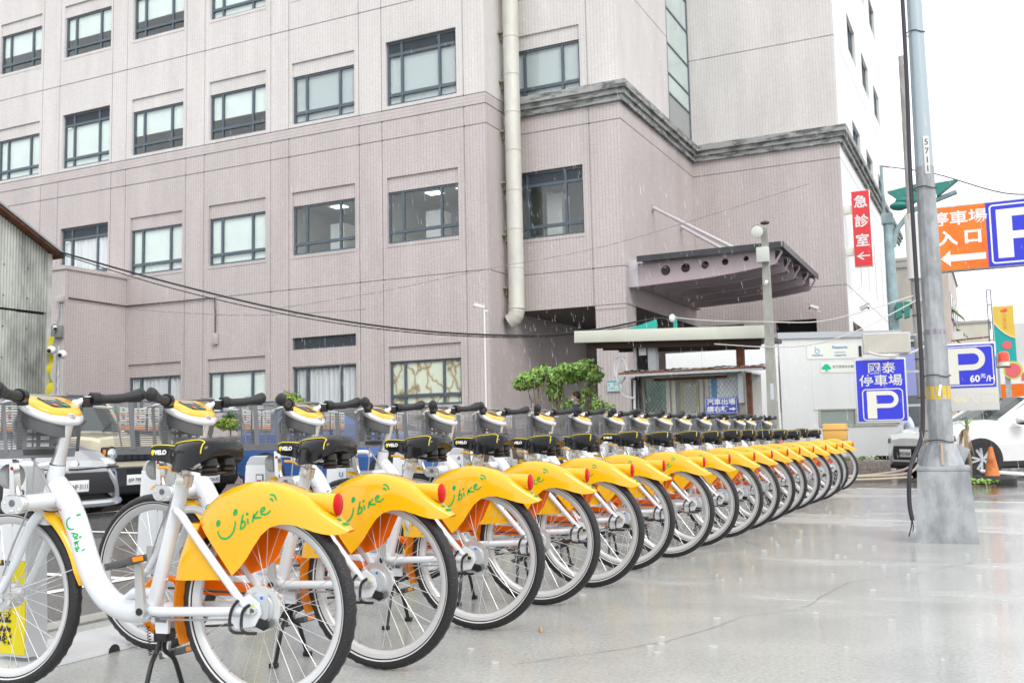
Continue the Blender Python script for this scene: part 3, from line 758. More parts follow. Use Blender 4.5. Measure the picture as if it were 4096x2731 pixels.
# exit sign on the passage pillar
E_ = thing('exit_sign', 'pale blue exit sign with arrow on the tiled pillar beside the trees', 'sign', (-9.3, 25.47, 2.18))
MB().box(-0.2, -0.02, -0.14, 0.2, 0.02, 0.14).obj('face', mat('sign_pale_blue', (0.50, 0.66, 0.68), 0.4), E_)
MB().box(-0.2, -0.024, 0.10, 0.2, -0.0205, 0.14).obj('strip', mat('sign_teal_blue', (0.10, 0.35, 0.42), 0.4), E_)
tq = mat('sign_ink_blue', (0.06, 0.20, 0.25), 0.4)
text('出口', (0.06, -0.022, 0.04), (1, 0, 0), (0, 0, 1), 0.10, tq, E_); text('EXIT', (-0.04, -0.022, -0.055), (1, 0, 0), (0, 0, 1), 0.055, tq, E_)
k = MB().box(-0.15, -0.023, -0.09, -0.143, -0.021, 0.05); k.box(-0.143, -0.023, -0.09, 0.16, -0.021, -0.083); k.prism([(-0.17, 0.03), (-0.1465, 0.07), (-0.122, 0.03)], -0.023, -0.021, 'Y'); k.obj('arrow', tq, E_)
# ------------------------------------------------------------------ corrugated shed on the left
corr_m = mat('corrugated_sheet', (0.44, 0.46, 0.42), 0.5, 0.15, noise_scale=0.9, col2=(0.13, 0.14, 0.13), stretch=(1, 1.2, 0.5), lo=0.36, hi=0.60, detail=8)
S = thing('corrugated_shed', 'weathered grey corrugated metal shed with a sloping rusty roof edge at the left', 'shed', (-20, 11, 0))
def ridge(y): return 8.18 - 0.516 * y if y > 0 else 8.18 + 0.516 * y     # roof underside, y from the ridge
SW = 5.2
def corr_sheet(y0, y1, z0, z1f, off):
    k = MB(); n = int((y1 - y0) / 0.0127); vs = []
    for i in range(n + 1):
        y = y0 + (y1 - y0) * i / n; d = 0.011 * sin(2 * pi * y / 0.076)
        vs += [(off + d, y, z0), (off + d, y, z1f(y))]
    return k.add(vs, [(2 * i, 2 * i + 2, 2 * i + 3, 2 * i + 1) for i in range(n)], True)
for i in range(13):
    y0 = -SW + i * 0.8; y1 = y0 + 0.81
    corr_sheet(y0, min(y1, SW), 4.02, lambda y: ridge(y) + 0.0, 0.012).obj('wall_sheet', corr_m, S, fix=False)
    corr_sheet(y0, min(y1, SW), -0.2, lambda y: 4.10 - 0.012 * i, 0.0 + 0.004 * (i % 2)).obj('wall_sheet', corr_m, S, fix=False)
k = MB().prism([(-SW, -0.2), (SW, -0.2), (SW, ridge(SW) - 0.02), (0, 8.14), (-SW, ridge(-SW) - 0.02)], -6.0, -0.05, 'X'); k.obj('frame', dark_m, S)
MB().box(-0.04, SW, -0.2, 0.05, SW + 0.12, 5.42).obj('corner_trim', mat('pale_grey_trim', (0.46, 0.47, 0.45), 0.5, noise_amt=0.3, noise_scale=2), S)
edge_m = mat('grey_roof_edge', (0.33, 0.36, 0.38), 0.4, 0.3)
for s in (-1, 1):
    a = (0, 8.2); b = (s * (SW + 0.28), 8.2 - 0.516 * (SW + 0.28))
    MB().prism([(a[0], a[1]), (b[0], b[1]), (b[0], b[1] + 0.05), (a[0], a[1] + 0.05)], -6.2, 0.33, 'X').obj('roof', edge_m, S)
    MB().prism([(a[0], a[1] - 0.10), (b[0], b[1] - 0.05), (b[0], b[1] - 0.002), (a[0], a[1] - 0.002)], -6.0, 0.28, 'X').obj('rusty_soffit', rust_m, S)
MB().prism([(-1.1, 4.52), (-0.2, 4.50), (-0.2, 4.56), (-1.1, 4.58)], 0.03, 0.5, 'X').obj('small_canopy', black_metal, S)
k = MB()
for y in [-4 + 0.62 * i for i in range(15)]:
    for z in (2.9, 3.6, 4.3, 5.0): 
        if z < ridge(y) - 0.2: k.cyl((0.02, y, z), (0.03, y, z), 0.02, 6)
o = k.obj('screw', rust_m, S); o['kind'] = 'stuff'
green_m = mat('pale_green_roof', (0.30, 0.42, 0.33), 0.45, noise_amt=0.15, noise_scale=2)
G = thing('lean_to_roof', 'pale green lean-to roof in front of the corrugated shed', 'roof', (-17.6, 12.0, 0))
MB().prism([(-0.6, 1.95), (0.65, 1.66), (0.65, 1.70), (-0.6, 1.99)], -5, 3.75, 'Y').obj('sheet', green_m, G)
MB().box(0.6, -5, 1.60, 0.66, 3.75, 1.655).obj('gutter', green_m, G)
for y in (-4.8, -1, 2.6): MB().box(0.5, y, -0.1, 0.58, y + 0.08, 1.64).obj('post', mat('brown_post', (0.18, 0.14, 0.10), 0.7), G)
MB().box(-0.6, -5, -0.1, -0.55, 3.7, 1.9).obj('back_wall', mat('brown_board', (0.20, 0.17, 0.13), 0.8), G)
T = thing('camera_post', 'thin grey post with two white dome cameras and a yellow cloth beside the shed', 'post', (-19.6, 16.25, 0))
MB().cyl((0, 0, -0.1), (0, 0, 3.2), 0.045, 10).obj('pole', galv, T)
for dx, dz in ((-0.16, 0.0), (0.2, -0.12)):
    b = MB().ell((dx, -0.06, 3.12 + dz), (0.10, 0.11, 0.10)).obj('camera_housing', cam_w, T)
    MB().ell((dx + 0.03, -0.15, 3.10 + dz), (0.05, 0.04, 0.05)).obj('lens', cam_k, b)
k = MB(); vs = []
for i in range(13):
    z = 3.45 - i * 0.12; w = 0.16 - 0.012 * min(i, 9)
    vs += [(-0.28 - w + 0.03 * sin(i), 0.04 * sin(i * 1.7), z), (-0.2 + 0.02 * sin(i * 2.1), 0.05 * cos(i * 1.3), z)]
k.add(vs, [(2 * i, 2 * i + 1, 2 * i + 3, 2 * i + 2) for i in range(12)], True); k.obj('cloth', mat('yellow_cloth', (0.62, 0.58, 0.03), 0.7), T)
T = thing('hydrant_post', 'short rusty red hydrant standing beyond the green lean-to roof', 'hydrant', (-18.2, 16.6, 0))
MB().cyl((0, 0, -0.1), (0, 0, 1.45), 0.05, 10).obj('stem', mat('hydrant_red', (0.45, 0.12, 0.05), 0.6), T)
MB().cyl((0, 0, 1.45), (0, 0, 1.7), 0.09, 10).obj('cap', mat('hydrant_red', (0.45, 0.12, 0.05), 0.6), T)
MB().cyl((-0.14, 0, 1.55), (0.14, 0, 1.55), 0.045, 8).obj('outlet', mat('hydrant_red', (0.45, 0.12, 0.05), 0.6), T)

# ------------------------------------------------------------------ low tiled wall, railing, planters
WY = 18.0
Wl = thing('low_tiled_wall', 'low pink tiled garden wall with a stone coping behind the parked cars', 'wall', (-14.5, WY, 0))
low_t = tile_mat('low_wall_tile_x', 'X', (0.50, 0.40, 0.385), (0.27, 0.22, 0.22))
MB().box(-6, 0, -0.3, 4.9, 0.2, 0.98).obj('wall', low_t, Wl)
for i in range(12): MB().box(-6 + i * 0.91, -0.03, 0.982, -6 + i * 0.91 + 0.9, 0.23, 1.05, 0.008).obj('coping', mat('stone_coping', (0.40, 0.37, 0.35), 0.6, noise_amt=0.25, noise_scale=8), Wl)
o = MB().box(-20.5, 18.22, -0.3, -8.0, 23.9, 0.85).obj('garden_soil', earth_m); o['kind'] = 'structure'
Rl = thing('railing', 'bent silver pipe railing in front of the low tiled wall', 'railing', (-12.6, 17.2, 0))
for z in (0.50, 0.68): MB().tube(smooth_path([(-2.0, 0, z - 0.1), (-2.1, 0, z - 0.02), (-1.95, 0, z), (1.9, 0, z)], 4), 0.022, 8).obj('rail', galv, Rl)
for x in (-1.7, -0.3, 1.1): MB().cyl((x, 0.02, -0.15), (x, 0.02, 0.68), 0.02, 8).obj('post', galv, Rl)

leafA = mat('leaf_bright', (0.34, 0.52, 0.12), 0.42, noise_scale=7, col2=(0.12, 0.25, 0.05), lo=0.35, hi=0.6)
leafB = mat('leaf_yellow_green', (0.30, 0.40, 0.05), 0.45, noise_scale=6, col2=(0.13, 0.24, 0.03))
leafC = mat('pine_green', (0.09, 0.20, 0.06), 0.5, noise_scale=6, col2=(0.04, 0.10, 0.035))
bark_m = mat('grey_bark', (0.27, 0.22, 0.17), 0.8, noise_amt=0.45, noise_scale=14, stretch=(1, 1, 0.3), bump=0.4)
def leaves(k, cen, rad, n, size, rnd, shell=0.35, asp=1.7):
    for _ in range(n):
        while True:
            d = Vector((rnd.uniform(-1, 1), rnd.uniform(-1, 1), rnd.uniform(-1, 1)))
            if 0.05 < d.length < 1: break
        r = (shell + (1 - shell) * rnd.random() ** 0.6); d.normalize()
        w = 0.80 + 0.35 * noise.noise(d * 2.3 + Vector(cen))
        p = Vector((cen[0] + d.x * rad[0] * r * w, cen[1] + d.y * rad[1] * r * w, cen[2] + d.z * rad[2] * r * w))
        nrm = (d + Vector((rnd.uniform(-1, 1), rnd.uniform(-1, 1), rnd.uniform(-0.3, 1.1)))).normalized()
        u = nrm.orthogonal().normalized(); u = Matrix.Rotation(rnd.uniform(0, 6.3), 3, nrm) @ u; v = nrm.cross(u)
        s = size * rnd.uniform(0.65, 1.25)
        k.add([p + u * s * asp / 2, p + v * s * 0.42, p - u * s * asp / 2 + nrm * -s * 0.12, p - v * s * 0.42], [(0, 1, 2, 3)])
def tree(name, label, cat, loc, clumps, stems, leafm, nleaf, lsize, group=None, seed=1, stem_r=0.03):
    rnd = random.Random(seed); t = thing(name, label, cat, loc, 0, group)
    k = MB()
    for (x0, y0, x1, y1, z0, z1) in stems:
        pts = [Vector((x0, y0, z0)).lerp(Vector((x1, y1, z1)), i / 5) + Vector((rnd.uniform(-1, 1), rnd.uniform(-1, 1), 0)) * 0.035 * (1 if 0 < i < 5 else 0) for i in range(6)]
        k.tube(smooth_path(pts, 3), [stem_r * (1 - 0.55 * i / 15) for i in range(16)], 7)
        for j in range(3):
            p = pts[3 + j % 3]; q = p + Vector((rnd.uniform(-1, 1), rnd.uniform(-1, 1), rnd.uniform(0.5, 1))) * 0.22
            k.tube([p, (p + q) / 2 + Vector((0, 0, 0.03)), q], [stem_r * 0.45, stem_r * 0.3, stem_r * 0.15], 5)
    k.obj('trunk', bark_m, t)
    for c in clumps:
        l = MB(); leaves(l, c[:3], c[3:6], int(nleaf * c[3] * c[5] * 9), lsize, rnd); l.obj('crown', leafm, t, fix=False)
    return t
def stems_for(cx, cy, n, z0, z1, sp, rnd):
    return [(cx + rnd.uniform(-1, 1) * sp * 0.35, cy + rnd.uniform(-1, 1) * sp * 0.3, cx + rnd.uniform(-1, 1) * sp, cy + rnd.uniform(-1, 1) * sp, z0, z1) for _ in range(n)]
rn = random.Random(3)
tree('small_tree', 'leftmost of the three small bushy trees by the dark passage', 'tree', (-9.45, 20.45, 0), [(0.0, 0, 2.16, 0.38, 0.36, 0.25), (-0.22, -0.05, 2.05, 0.22, 0.25, 0.16), (0.22, 0.1, 2.32, 0.26, 0.3, 0.2)], stems_for(0.1, 0, 6, 0.8, 2.15, 0.28, rn), leafA, 1500, 0.062, 'small trees before the passage', 4, 0.022)
tree('small_tree', 'middle one of the three small bushy trees by the dark passage', 'tree', (-8.95, 20.75, 0), [(0.0, 0, 2.2, 0.32, 0.36, 0.28), (-0.1, 0.1, 1.85, 0.22, 0.3, 0.25), (0.2, 0, 2.36, 0.25, 0.3, 0.2)], stems_for(0, 0, 6, 0.8, 2.1, 0.25, rn), leafA, 1500, 0.062, 'small trees before the passage', 5, 0.022)
tree('small_tree', 'rightmost and fullest of the three small bushy trees by the dark passage', 'tree', (-8.38, 20.95, 0), [(0.0, 0, 2.34, 0.42, 0.4, 0.28), (0.25, -0.05, 2.2, 0.28, 0.3, 0.22), (-0.25, 0.05, 2.26, 0.26, 0.3, 0.26), (0.1, 0, 1.85, 0.16, 0.2, 0.12)], stems_for(0, 0, 8, 0.8, 2.3, 0.26, rn), leafA, 1500, 0.062, 'small trees before the passage', 6, 0.022)
def bush(label, loc, rad, n, m, size=0.05, seed=2, name='shrub', group=None):
    rnd = random.Random(seed); t = thing(name, label, 'shrub', loc, 0, group)
    k = MB(); leaves(k, (0, 0, 0), rad, n, size, rnd, 0.55); k.obj('foliage', m, t, fix=False)
    MB().tube([(0, 0, -rad[2] - 0.45), (0.02, 0, -rad[2] * 0.2)], [0.03, 0.015], 6).obj('stem', bark_m, t); return t
bush('round yellow-green clipped bush in front of the curtained window', (-15.25, 19.2, 1.78), (0.42, 0.42, 0.34), 1500, leafB, 0.05, 11)
bush('low yellow-green hedge below the rust stained window', (-13.2, 19.0, 1.42), (0.9, 0.3, 0.16), 1800, leafB, 0.045, 12)
bush('small hedge left of the round clipped bush', (-16.8, 18.9, 1.35), (0.6, 0.3, 0.2), 1000, leafB, 0.05, 13)
bush('low hedge at the corner under the white mast', (-11.4, 19.6, 1.38), (0.7, 0.3, 0.14), 1200, leafB, 0.045, 14)
bush('hedge standing behind the three small trees', (-9.0, 22.3, 1.45), (0.9, 0.3, 0.5), 2200, leafA, 0.055, 15)
bush('scrubby bush against the tiled wall by the beige off-roader', (-17.6, 17.2, 0.9), (0.6, 0.3, 0.4), 900, leafB, 0.06, 16)
bush('loose green bush below the pine behind the third bike', (-14.4, 17.65, 0.95), (0.35, 0.25, 0.25), 700, leafB, 0.05, 17)
tree('garden_pine', 'small cloud-shaped pine behind the second bike', 'tree', (-15.35, 17.6, 0), [(0.0, 0, 1.75, 0.30, 0.25, 0.10), (-0.25, 0, 1.5, 0.26, 0.2, 0.09), (0.22, 0, 1.4, 0.24, 0.2, 0.08), (-0.05, 0, 1.2, 0.2, 0.2, 0.07)], [(0.3, 0, -0.02, 0, -0.1, 1.75)], leafC, 1200, 0.04, None, 21, 0.03)
tree('sapling', 'thin young tree standing behind the pipe railing', 'tree', (-13.5, 17.6, 0), [(0.02, 0, 1.35, 0.26, 0.2, 0.22)], [(0.0, 0, 0.03, 0, -0.1, 1.3)], leafB, 400, 0.05, None, 22, 0.035)
planter_m = mat('planter_plastic', (0.10, 0.10, 0.105), 0.5)
def planter(label, x, y, w, m):
    t = thing('planter_box', label, 'planter', (x, y, 0), 0, 'planter boxes by the railing')
    MB().prism([(-w / 2 + 0.04, -0.02), (w / 2 - 0.04, -0.02), (w / 2, 0.30), (-w / 2, 0.30)], -0.17, 0.17, 'Y').obj('box', m, t)
    MB().box(-w / 2 - 0.02, -0.19, 0.30, w / 2 + 0.02, 0.19, 0.335, 0.006).obj('rim', m, t)
    k = MB(); rnd = random.Random(int(x * 10)); leaves(k, (0, 0, 0.35), (w / 2, 0.15, 0.05), 260, 0.04, rnd, 0.1); o = k.obj('grass', leafB, t, fix=False); o['kind'] = 'stuff'
planter('dark planter box of grass on the right of a pair by the railing', -12.75, 16.2, 0.62, planter_m)
planter('pale grey planter box of grass on the left of a pair by the railing', -13.55, 16.25, 0.62, mat('planter_grey', (0.30, 0.31, 0.31), 0.6))

# ------------------------------------------------------------------ attendant booth
alu = mat('beige_aluminium', (0.46, 0.44, 0.38), 0.45, 0.2, noise_amt=0.2, noise_scale=6)
B = thing('attendant_booth', 'rusty parking attendant booth with lattice windows under a cream roof', 'booth', (-5.6, 20.0, 0))
MB().box(-1.15, 0.05, -0.2, 1.05, 1.6, 1.22).obj('wall', alu, B)
MB().box(-1.15, 1.55, 1.22, 1.05, 1.6, 2.1).obj('wall', offwhite, B)
MB().box(-1.12, 0.3, 1.0, 1.02, 1.5, 1.221).obj('desk', mat('desk_brown', (0.25, 0.2, 0.15), 0.6), B)
MB().box(-1.15, 0.05, 2.08, 1.05, 1.6, 2.12).obj('ceiling', offwhite, B)
for a, b in ((-1.15, -1.05), (-0.58, -0.50), (-0.46, -0.38), (0.14, 0.2), (0.24, 0.32), (0.93, 1.05)): MB().box(a, 0.0, 1.22, b, 0.06, 2.06).obj('frame_post', alu, B)
k = MB().box(-1.05, 0.0, 1.98, -0.58, 0.05, 2.06); k.box(-0.38, 0.0, 1.98, 0.14, 0.05, 2.06); k.box(0.32, 0.0, 1.98, 0.93, 0.05, 2.06)
k.box(-1.05, 0.0, 1.22, -0.58, 0.05, 1.27); k.box(-0.38, 0, 1.22, 0.14, 0.05, 1.27); k.box(0.32, 0, 1.22, 0.93, 0.05, 1.27); k.obj('frame_rail', alu, B)
dw = MB().box(-0.30, 0.09, 1.22, -0.25, 0.12, 1.92); dw.box(0.03, 0.09, 1.22, 0.08, 0.12, 1.92); dw.box(-0.25, 0.09, 1.87, 0.03, 0.12, 1.92); dw.obj('sliding_frame', mat('old_brass_frame', (0.36, 0.34, 0.20), 0.5), B)
MB().box(0.04 + 0.01, 0.13, 1.22, 0.14, 0.14, 1.95).obj('notice_strip', white_m, B)
def lattice(x0, x1, z0, z1, y, st=0.085):
    k = MB(); w = 0.006
    for s in (-1, 1):
        c = -2.0
        while c < 3:
            pts = []
            for (x, z) in [(x0, (x0 * s * 1.35 + c)), (x1, (x1 * s * 1.35 + c))]: pts.append((x, z))
            (xa, za), (xb, zb) = pts
            def clip(z): return (z - c) / (s * 1.35)
            P_ = []
            for x, z in pts:
                if z < z0: x, z = clip(z0), z0
                if z > z1: x, z = clip(z1), z1
                P_.append((x, z))
            if abs(P_[0][0] - P_[1][0]) > 0.01 and all(x0 - 1e-6 <= p[0] <= x1 + 1e-6 for p in P_):
                k.tube([(P_[0][0], y, P_[0][1]), (P_[1][0], y, P_[1][1])], w * 0.6, 4, cap=False)
            c += st * 1.35
    o = k.obj('lattice', alu, B); o['kind'] = 'stuff'
lattice(-1.05, -0.58, 1.27, 1.98, 0.02); lattice(-0.25, 0.03, 1.25, 1.87, 0.08); lattice(0.32, 0.93, 1.57, 1.98, 0.02)
MB().box(-1.05, 0.04, 1.27, -0.58, 0.045, 1.98).obj('pane', glass_mat('teal_window', (0.25, 0.6, 0.52), 1.7), B)
MB().box(-0.25, 0.10, 1.22, 0.03, 0.105, 1.87).obj('pane', pane_m, B)
MB().box(0.32, 0.045, 1.27, 0.93, 0.05, 1.98).obj('blind', blind2_m, B)
MB().box(0.36, 0.038, 1.27, 0.48, 0.043, 1.96).obj('blue_curtain', mat('blue_cloth', (0.10, 0.35, 0.60), 0.7), B)
k = MB(); rnd = random.Random(5)
for i in range(3):
    for j in range(3): k.box(-0.22 + i * 0.085, 1.50, 1.45 + j * 0.13, -0.155 + i * 0.085, 1.52, 1.55 + j * 0.13)
k.obj('papers', white_m, B)
k = MB(); k.box(-1.42, -0.5, 2.10, 1.53, 0.02, 2.145); k.obj('awning', rust_m, B)
MB().box(-1.42, -0.515, 2.055, 1.53, -0.502, 2.10).obj('awning_edge', galv, B)
k = MB(); vs = []
for i in range(40):
    x = -1.36 + 2.85 * i / 39; vs += [(x, -0.47, 2.152 + 0.02 * (i % 2) + 0.02 * sin(i * .5)), (x, 0.3, 2.20 + 0.02 * (i % 2))]
k.add(vs, [(2 * i, 2 * i + 2, 2 * i + 3, 2 * i + 1) for i in range(39)], False); k.obj('awning_sheet', mat('dented_tin', (0.50, 0.48, 0.45), 0.4, 0.3, noise_scale=3, col2=(0.25, 0.11, 0.06), lo=0.42, hi=0.5), B, fix=False)
MB().box(-0.82, -0.06, 1.965, 0.7, -0.003, 2.02).obj('lamp_cover', rust_m, B); MB().box(-0.82, -0.07, 2.022, 0.7, -0.003, 2.045).obj('lamp_cap', white_m, B)
for x, w, m in ((-1.30, 0.07, offwhite), (-1.20, 0.16, dark_m), (-0.98, 0.17, galv), (0.88, 0.13, rust_m)): MB().box(x, 0.1, 2.13, x + w, 0.3, 2.80).obj('roof_post', m, B)
MB().box(0.95, -0.15, 1.45, 1.05, -0.05, 2.08).obj('drain_pipe', galv, B)
MB().box(1.10, -0.1, -0.1, 1.2, 0.0, 2.05).obj('corner_post', rust_m, B); MB().box(-1.3, -0.1, -0.1, -1.2, 0.0, 2.05).obj('corner_post', mat('dark_post', (0.08, 0.07, 0.07), 0.6), B)
roof_c = mat('cream_fascia', (0.60, 0.62, 0.53), 0.35, noise_amt=0.08, noise_scale=1.5)
MB().obox((-0.38, -0.48, 2.873), (4.02, 0.05, 0.25), (0, 0.037, 0), 0.008).obj('fascia', roof_c, B)
MB().obox((-0.38, 0.35, 2.80), (3.95, 1.7, 0.08), (0, 0.037, 0)).obj('roof', mat('dark_roof_underside', (0.07, 0.065, 0.06), 0.7), B)
for y in (-0.2, 0.4, 1.0): MB().obox((-0.38, y, 2.70), (3.6 - y * 0.5, 0.07, 0.12), (0, 0.037, 0)).obj('roof_beam', mat('dark_beam', (0.07, 0.045, 0.035), 0.8), B)  # beams in one near-black brown, close to the roof colour
k = MB(); rnd = random.Random(9)
for i in range(7):
    x = -1.17 + i * 0.018; k.tube(smooth_path([(x, 0.08, 2.75), (x + rnd.uniform(-.05, .05), 0.05, 2.45), (x + 0.02, -0.1, 2.2), (x + 0.15 * rnd.random(), -0.3, 2.17), (x - 0.02, -0.12, 2.0), (x + rnd.uniform(-.03, .05), -0.12, 1.3), (x, -0.12, 0.8)], 4), 0.008, 5)
o = k.obj('cables', wire_m, B)
pc = MB()
pc.tube(smooth_path([(-1.35, -0.2, 2.35), (-1.55, -0.2, 2.5), (-1.62, -0.2, 2.2), (-1.5, -0.2, 1.95), (-1.35, -0.2, 2.2), (-1.45, -0.2, 2.5), (-1.58, -0.2, 2.1), (-1.45, -0.2, 1.7), (-1.2, -0.2, 1.62)], 6), 0.022, 8)
pc.tube(smooth_path([(-1.2, -0.15, 2.0), (-1.22, -0.15, 1.4), (-1.2, -0.15, 0.8)], 4), 0.03, 8)
pc.obj('plastic_hose', mat('pale_plastic_sheet', (0.62, 0.64, 0.66), 0.3), B)
MB().box(-1.16, 0.05, 2.52, -1.0, 0.10, 2.70, 0.01).obj('switch_box', white_m, B)
X = thing('exit_direction_sign', 'blue sign with two rows of white characters and arrow on the booth', 'sign', (-5.02, 19.93, 1.41))
sb = mat('sign_blue_grey', (0.06, 0.09, 0.45), 0.4)
MB().box(-0.33, -0.015, -0.165, 0.33, 0.015, 0.165, 0.004).obj('board', sb, X)
k = MB()
for a in ((-0.315, -0.15, 0.315, -0.143), (-0.315, 0.143, 0.315, 0.15), (-0.315, -0.143, -0.308, 0.143), (0.308, -0.143, 0.315, 0.143)): k.box(a[0], -0.018, a[1], a[2], -0.0155, a[3])
k.obj('border', sign_w, X)
text('汽車出場', (0, -0.017, 0.068), (1, 0, 0), (0, 0, 1), 0.125, sign_w, X, bold=0.003, sx=1.16); text('請右轉', (-0.075, -0.017, -0.075), (1, 0, 0), (0, 0, 1), 0.125, sign_w, X, bold=0.003, sx=1.16)
MB().prism([(0.16, -0.085), (0.235, -0.085), (0.235, -0.11), (0.295, -0.07), (0.235, -0.03), (0.235, -0.055), (0.16, -0.055)], -0.019, -0.0155, 'Y').obj('arrow', sign_w, X)
teal_m = mat('teal_sheet', (0.02, 0.42, 0.34), 0.5)
tag(MB().prism([(-7.1, 3.06), (-6.35, 3.02), (-6.35, 3.26)], 20.05, 20.09, 'Y').obj('teal_board', teal_m), 'teal triangular board lying on top of the booth roof', 'board')
tag(MB().box(-6.0, 20.1, 2.98, -5.93, 20.14, 3.3).obj('teal_board', teal_m), 'narrow teal upright piece on top of the booth roof', 'board')
# white partition behind the booth
part_w = mat('partition_white', (0.86, 0.88, 0.88), 0.4)
P2 = thing('white_partition', 'plain white panel partition standing behind the attendant booth', 'partition', (-5.9, 22.4, 0))
for i in range(3): MB().box(-1.0 + i * 0.85, 0, -0.2, -1.0 + i * 0.85 + 0.845, 0.08, 2.72).obj('panel', part_w, P2)

# ------------------------------------------------------------------ white site cabin
CB = thing('white_cabin', 'long white panelled cabin with small sponsor boards and a grey window strip', 'cabin', (-4.47, 23.27, -0.18), 0.4512)
z_ = 0.18
for a, b in ((0.0, 0.72), (0.722, 1.57), (1.572, 2.75)):
    if a == 0: MB().box(a, 0, 0.45, b, 2.2, 3.0 + z_).obj('wall_panel', offwhite, CB)
    else:
        MB().box(a, 0, 1.34 + z_, b, 2.2, 3.0 + z_).obj('wall_panel', offwhite, CB); MB().box(a, 0, 0.45, b, 2.2, 0.96 + z_).obj('wall_panel', offwhite, CB)
MB().box(0.722, 0.02, 0.96 + z_, 0.87, 2.2, 1.34 + z_).obj('wall_panel', offwhite, CB)
MB().box(-0.03, -0.05, 2.98 + z_, 2.8, 2.25, 3.12 + z_).obj('roof_edge', mat('grey_roof_trim', (0.42, 0.45, 0.48), 0.4), CB)
wv = MB().box(0.87, 0.03, 0.98 + z_, 2.6, 0.05, 1.33 + z_).obj('window', mat('cabin_window', (0.22, 0.27, 0.25), 0.12, spec=0.8), CB)
k = MB()
k.box(0.84, -0.01, 1.33 + z_, 2.62, 0.03, 1.36 + z_); k.box(0.84, -0.03, 0.95 + z_, 2.62, 0.03, 0.985 + z_); k.box(0.84, -0.005, 0.985 + z_, 0.875, 0.028, 1.33 + z_); k.box(1.66, -0.005, 0.985 + z_, 1.69, 0.028, 1.33 + z_)
k.obj('frame', alu, wv)
for x in (0.2, 1.1, 2.3): MB().box(x, 0.2, -0.05, x + 0.15, 0.4, 0.45).obj('foot', dark_m, CB)
MB().box(-0.80, 0.05, 2.33 + z_, -0.002, 0.6, 2.60 + z_).obj('side_fascia', mat('grey_fascia', (0.42, 0.42, 0.41), 0.6, noise_amt=0.25, noise_scale=4), CB)
MB().box(-0.80, 0.06, 2.60 + z_, -0.002, 0.6, 2.98 + z_).obj('side_wall', offwhite, CB)
MB().box(-0.80, 0.1, 1.30 + z_, -0.05, 0.5, 2.33 + z_).obj('side_window', mat('dark_window', (0.05, 0.06, 0.075), 0.12), CB)
MB().box(-0.80, 0.04, 0.5, -0.002, 0.5, 1.295 + z_).obj('side_wall', offwhite, CB)
k = MB(); k.tube([( -0.42 + 0.115 * cos(2 * pi * i / 20), 0.09, 1.98 + z_ + 0.115 * sin(2 * pi * i / 20)) for i in range(20)], 0.010, 5, closed=True); k.tube([(-0.50, 0.09, 2.06 + z_), (-0.34, 0.09, 1.90 + z_)], 0.010, 5)
k.obj('no_smoking_ring', sign_w, CB)
MB().tube(smooth_path([(-0.33, 0.095, 2.13 + z_), (-0.25, 0.095, 2.12 + z_), (-0.3, 0.095, 2.0 + z_), (-0.2, 0.095, 1.9 + z_), (-0.3, 0.095, 1.83 + z_)], 4), 0.03, 6, flat=0.3).obj('red_swirl', red_s, CB)
SB = thing('sponsor_board', 'upper cream board with blue company lettering on the white cabin', 'sign', (0, 0, 0)); SB.parent = None
M0 = CB.matrix_basis.copy()
def on_cab(x, y, z): return Matrix.Translation((-4.47, 23.27, -0.18)) @ Matrix.Rotation(0.4512, 4, 'Z') @ Vector((x, y, z))
SB.location = on_cab(1.21, -0.012, 2.665 + z_); SB.rotation_euler = (0, 0, 0.4512)
cream2 = mat('cream_board', (0.70, 0.73, 0.67), 0.5); ink = mat('pale_blue_ink', (0.10, 0.25, 0.50), 0.5); ink2 = mat('grey_ink', (0.22, 0.24, 0.26), 0.5)
MB().box(-0.58, 0, -0.165, 0.58, 0.01, 0.165).obj('board', cream2, SB)
k = MB(); k.tube([(-0.34 + 0.045 * cos(2 * pi * i / 16), -0.003, 0.015 + 0.05 * sin(2 * pi * i / 16)) for i in range(16)], 0.009, 5, closed=True, flat=1); k.tube([(-0.385, -0.003, 0.03), (-0.385, -0.003, 0.12)], 0.009, 5)
k.obj('emblem', mat('sky_ink', (0.2, 0.45, 0.65), 0.5), SB)
text('智慧空間科技', (-0.34, -0.004, -0.085), (1, 0, 0), (0, 0, 1), 0.042, ink, SB); text('Panasonic', (0.18, -0.004, 0.095), (1, 0, 0), (0, 0, 1), 0.095, ink, SB, bold=0.002, sx=0.95)
text('守護美好停電', (0.18, -0.004, -0.095), (1, 0, 0), (0, 0, 1), 0.045, ink2, SB); MB().box(0.05, -0.004, -0.03, 0.30, -0.001, -0.015).obj('lettering', ink, SB)
SB2 = thing('clinic_board', 'lower cream board with a green tree emblem on the white cabin', 'sign', on_cab(1.33, -0.012, 2.29 + z_), 0.4512)
MB().box(-0.40, 0, -0.11, 0.46, 0.01, 0.11).obj('board', cream2, SB2)
k = MB()
for cx, cz, r in ((-0.27, 0.04, 0.065), (-0.33, 0.0, 0.05), (-0.21, 0.0, 0.05), (-0.27, 0.005, 0.06)): k.prism([(cx + r * cos(2 * pi * i / 14), cz + 0.8 * r * sin(2 * pi * i / 14)) for i in range(14)], -0.004 - 0.0005 * len(k.v) / 28, -0.001, 'Y')
k.prism([(-0.285, -0.02), (-0.255, -0.02), (-0.25, -0.07), (-0.22, -0.085), (-0.32, -0.085), (-0.29, -0.07)], -0.0035, -0.001, 'Y'); k.obj('tree_emblem', mat('emblem_green', (0.0, 0.45, 0.22), 0.5), SB2)
text('新竹國泰綜合醫院', (0.145, -0.003, 0.02), (1, 0, 0), (0, 0, 1), 0.072, ink2, SB2, sx=0.95)
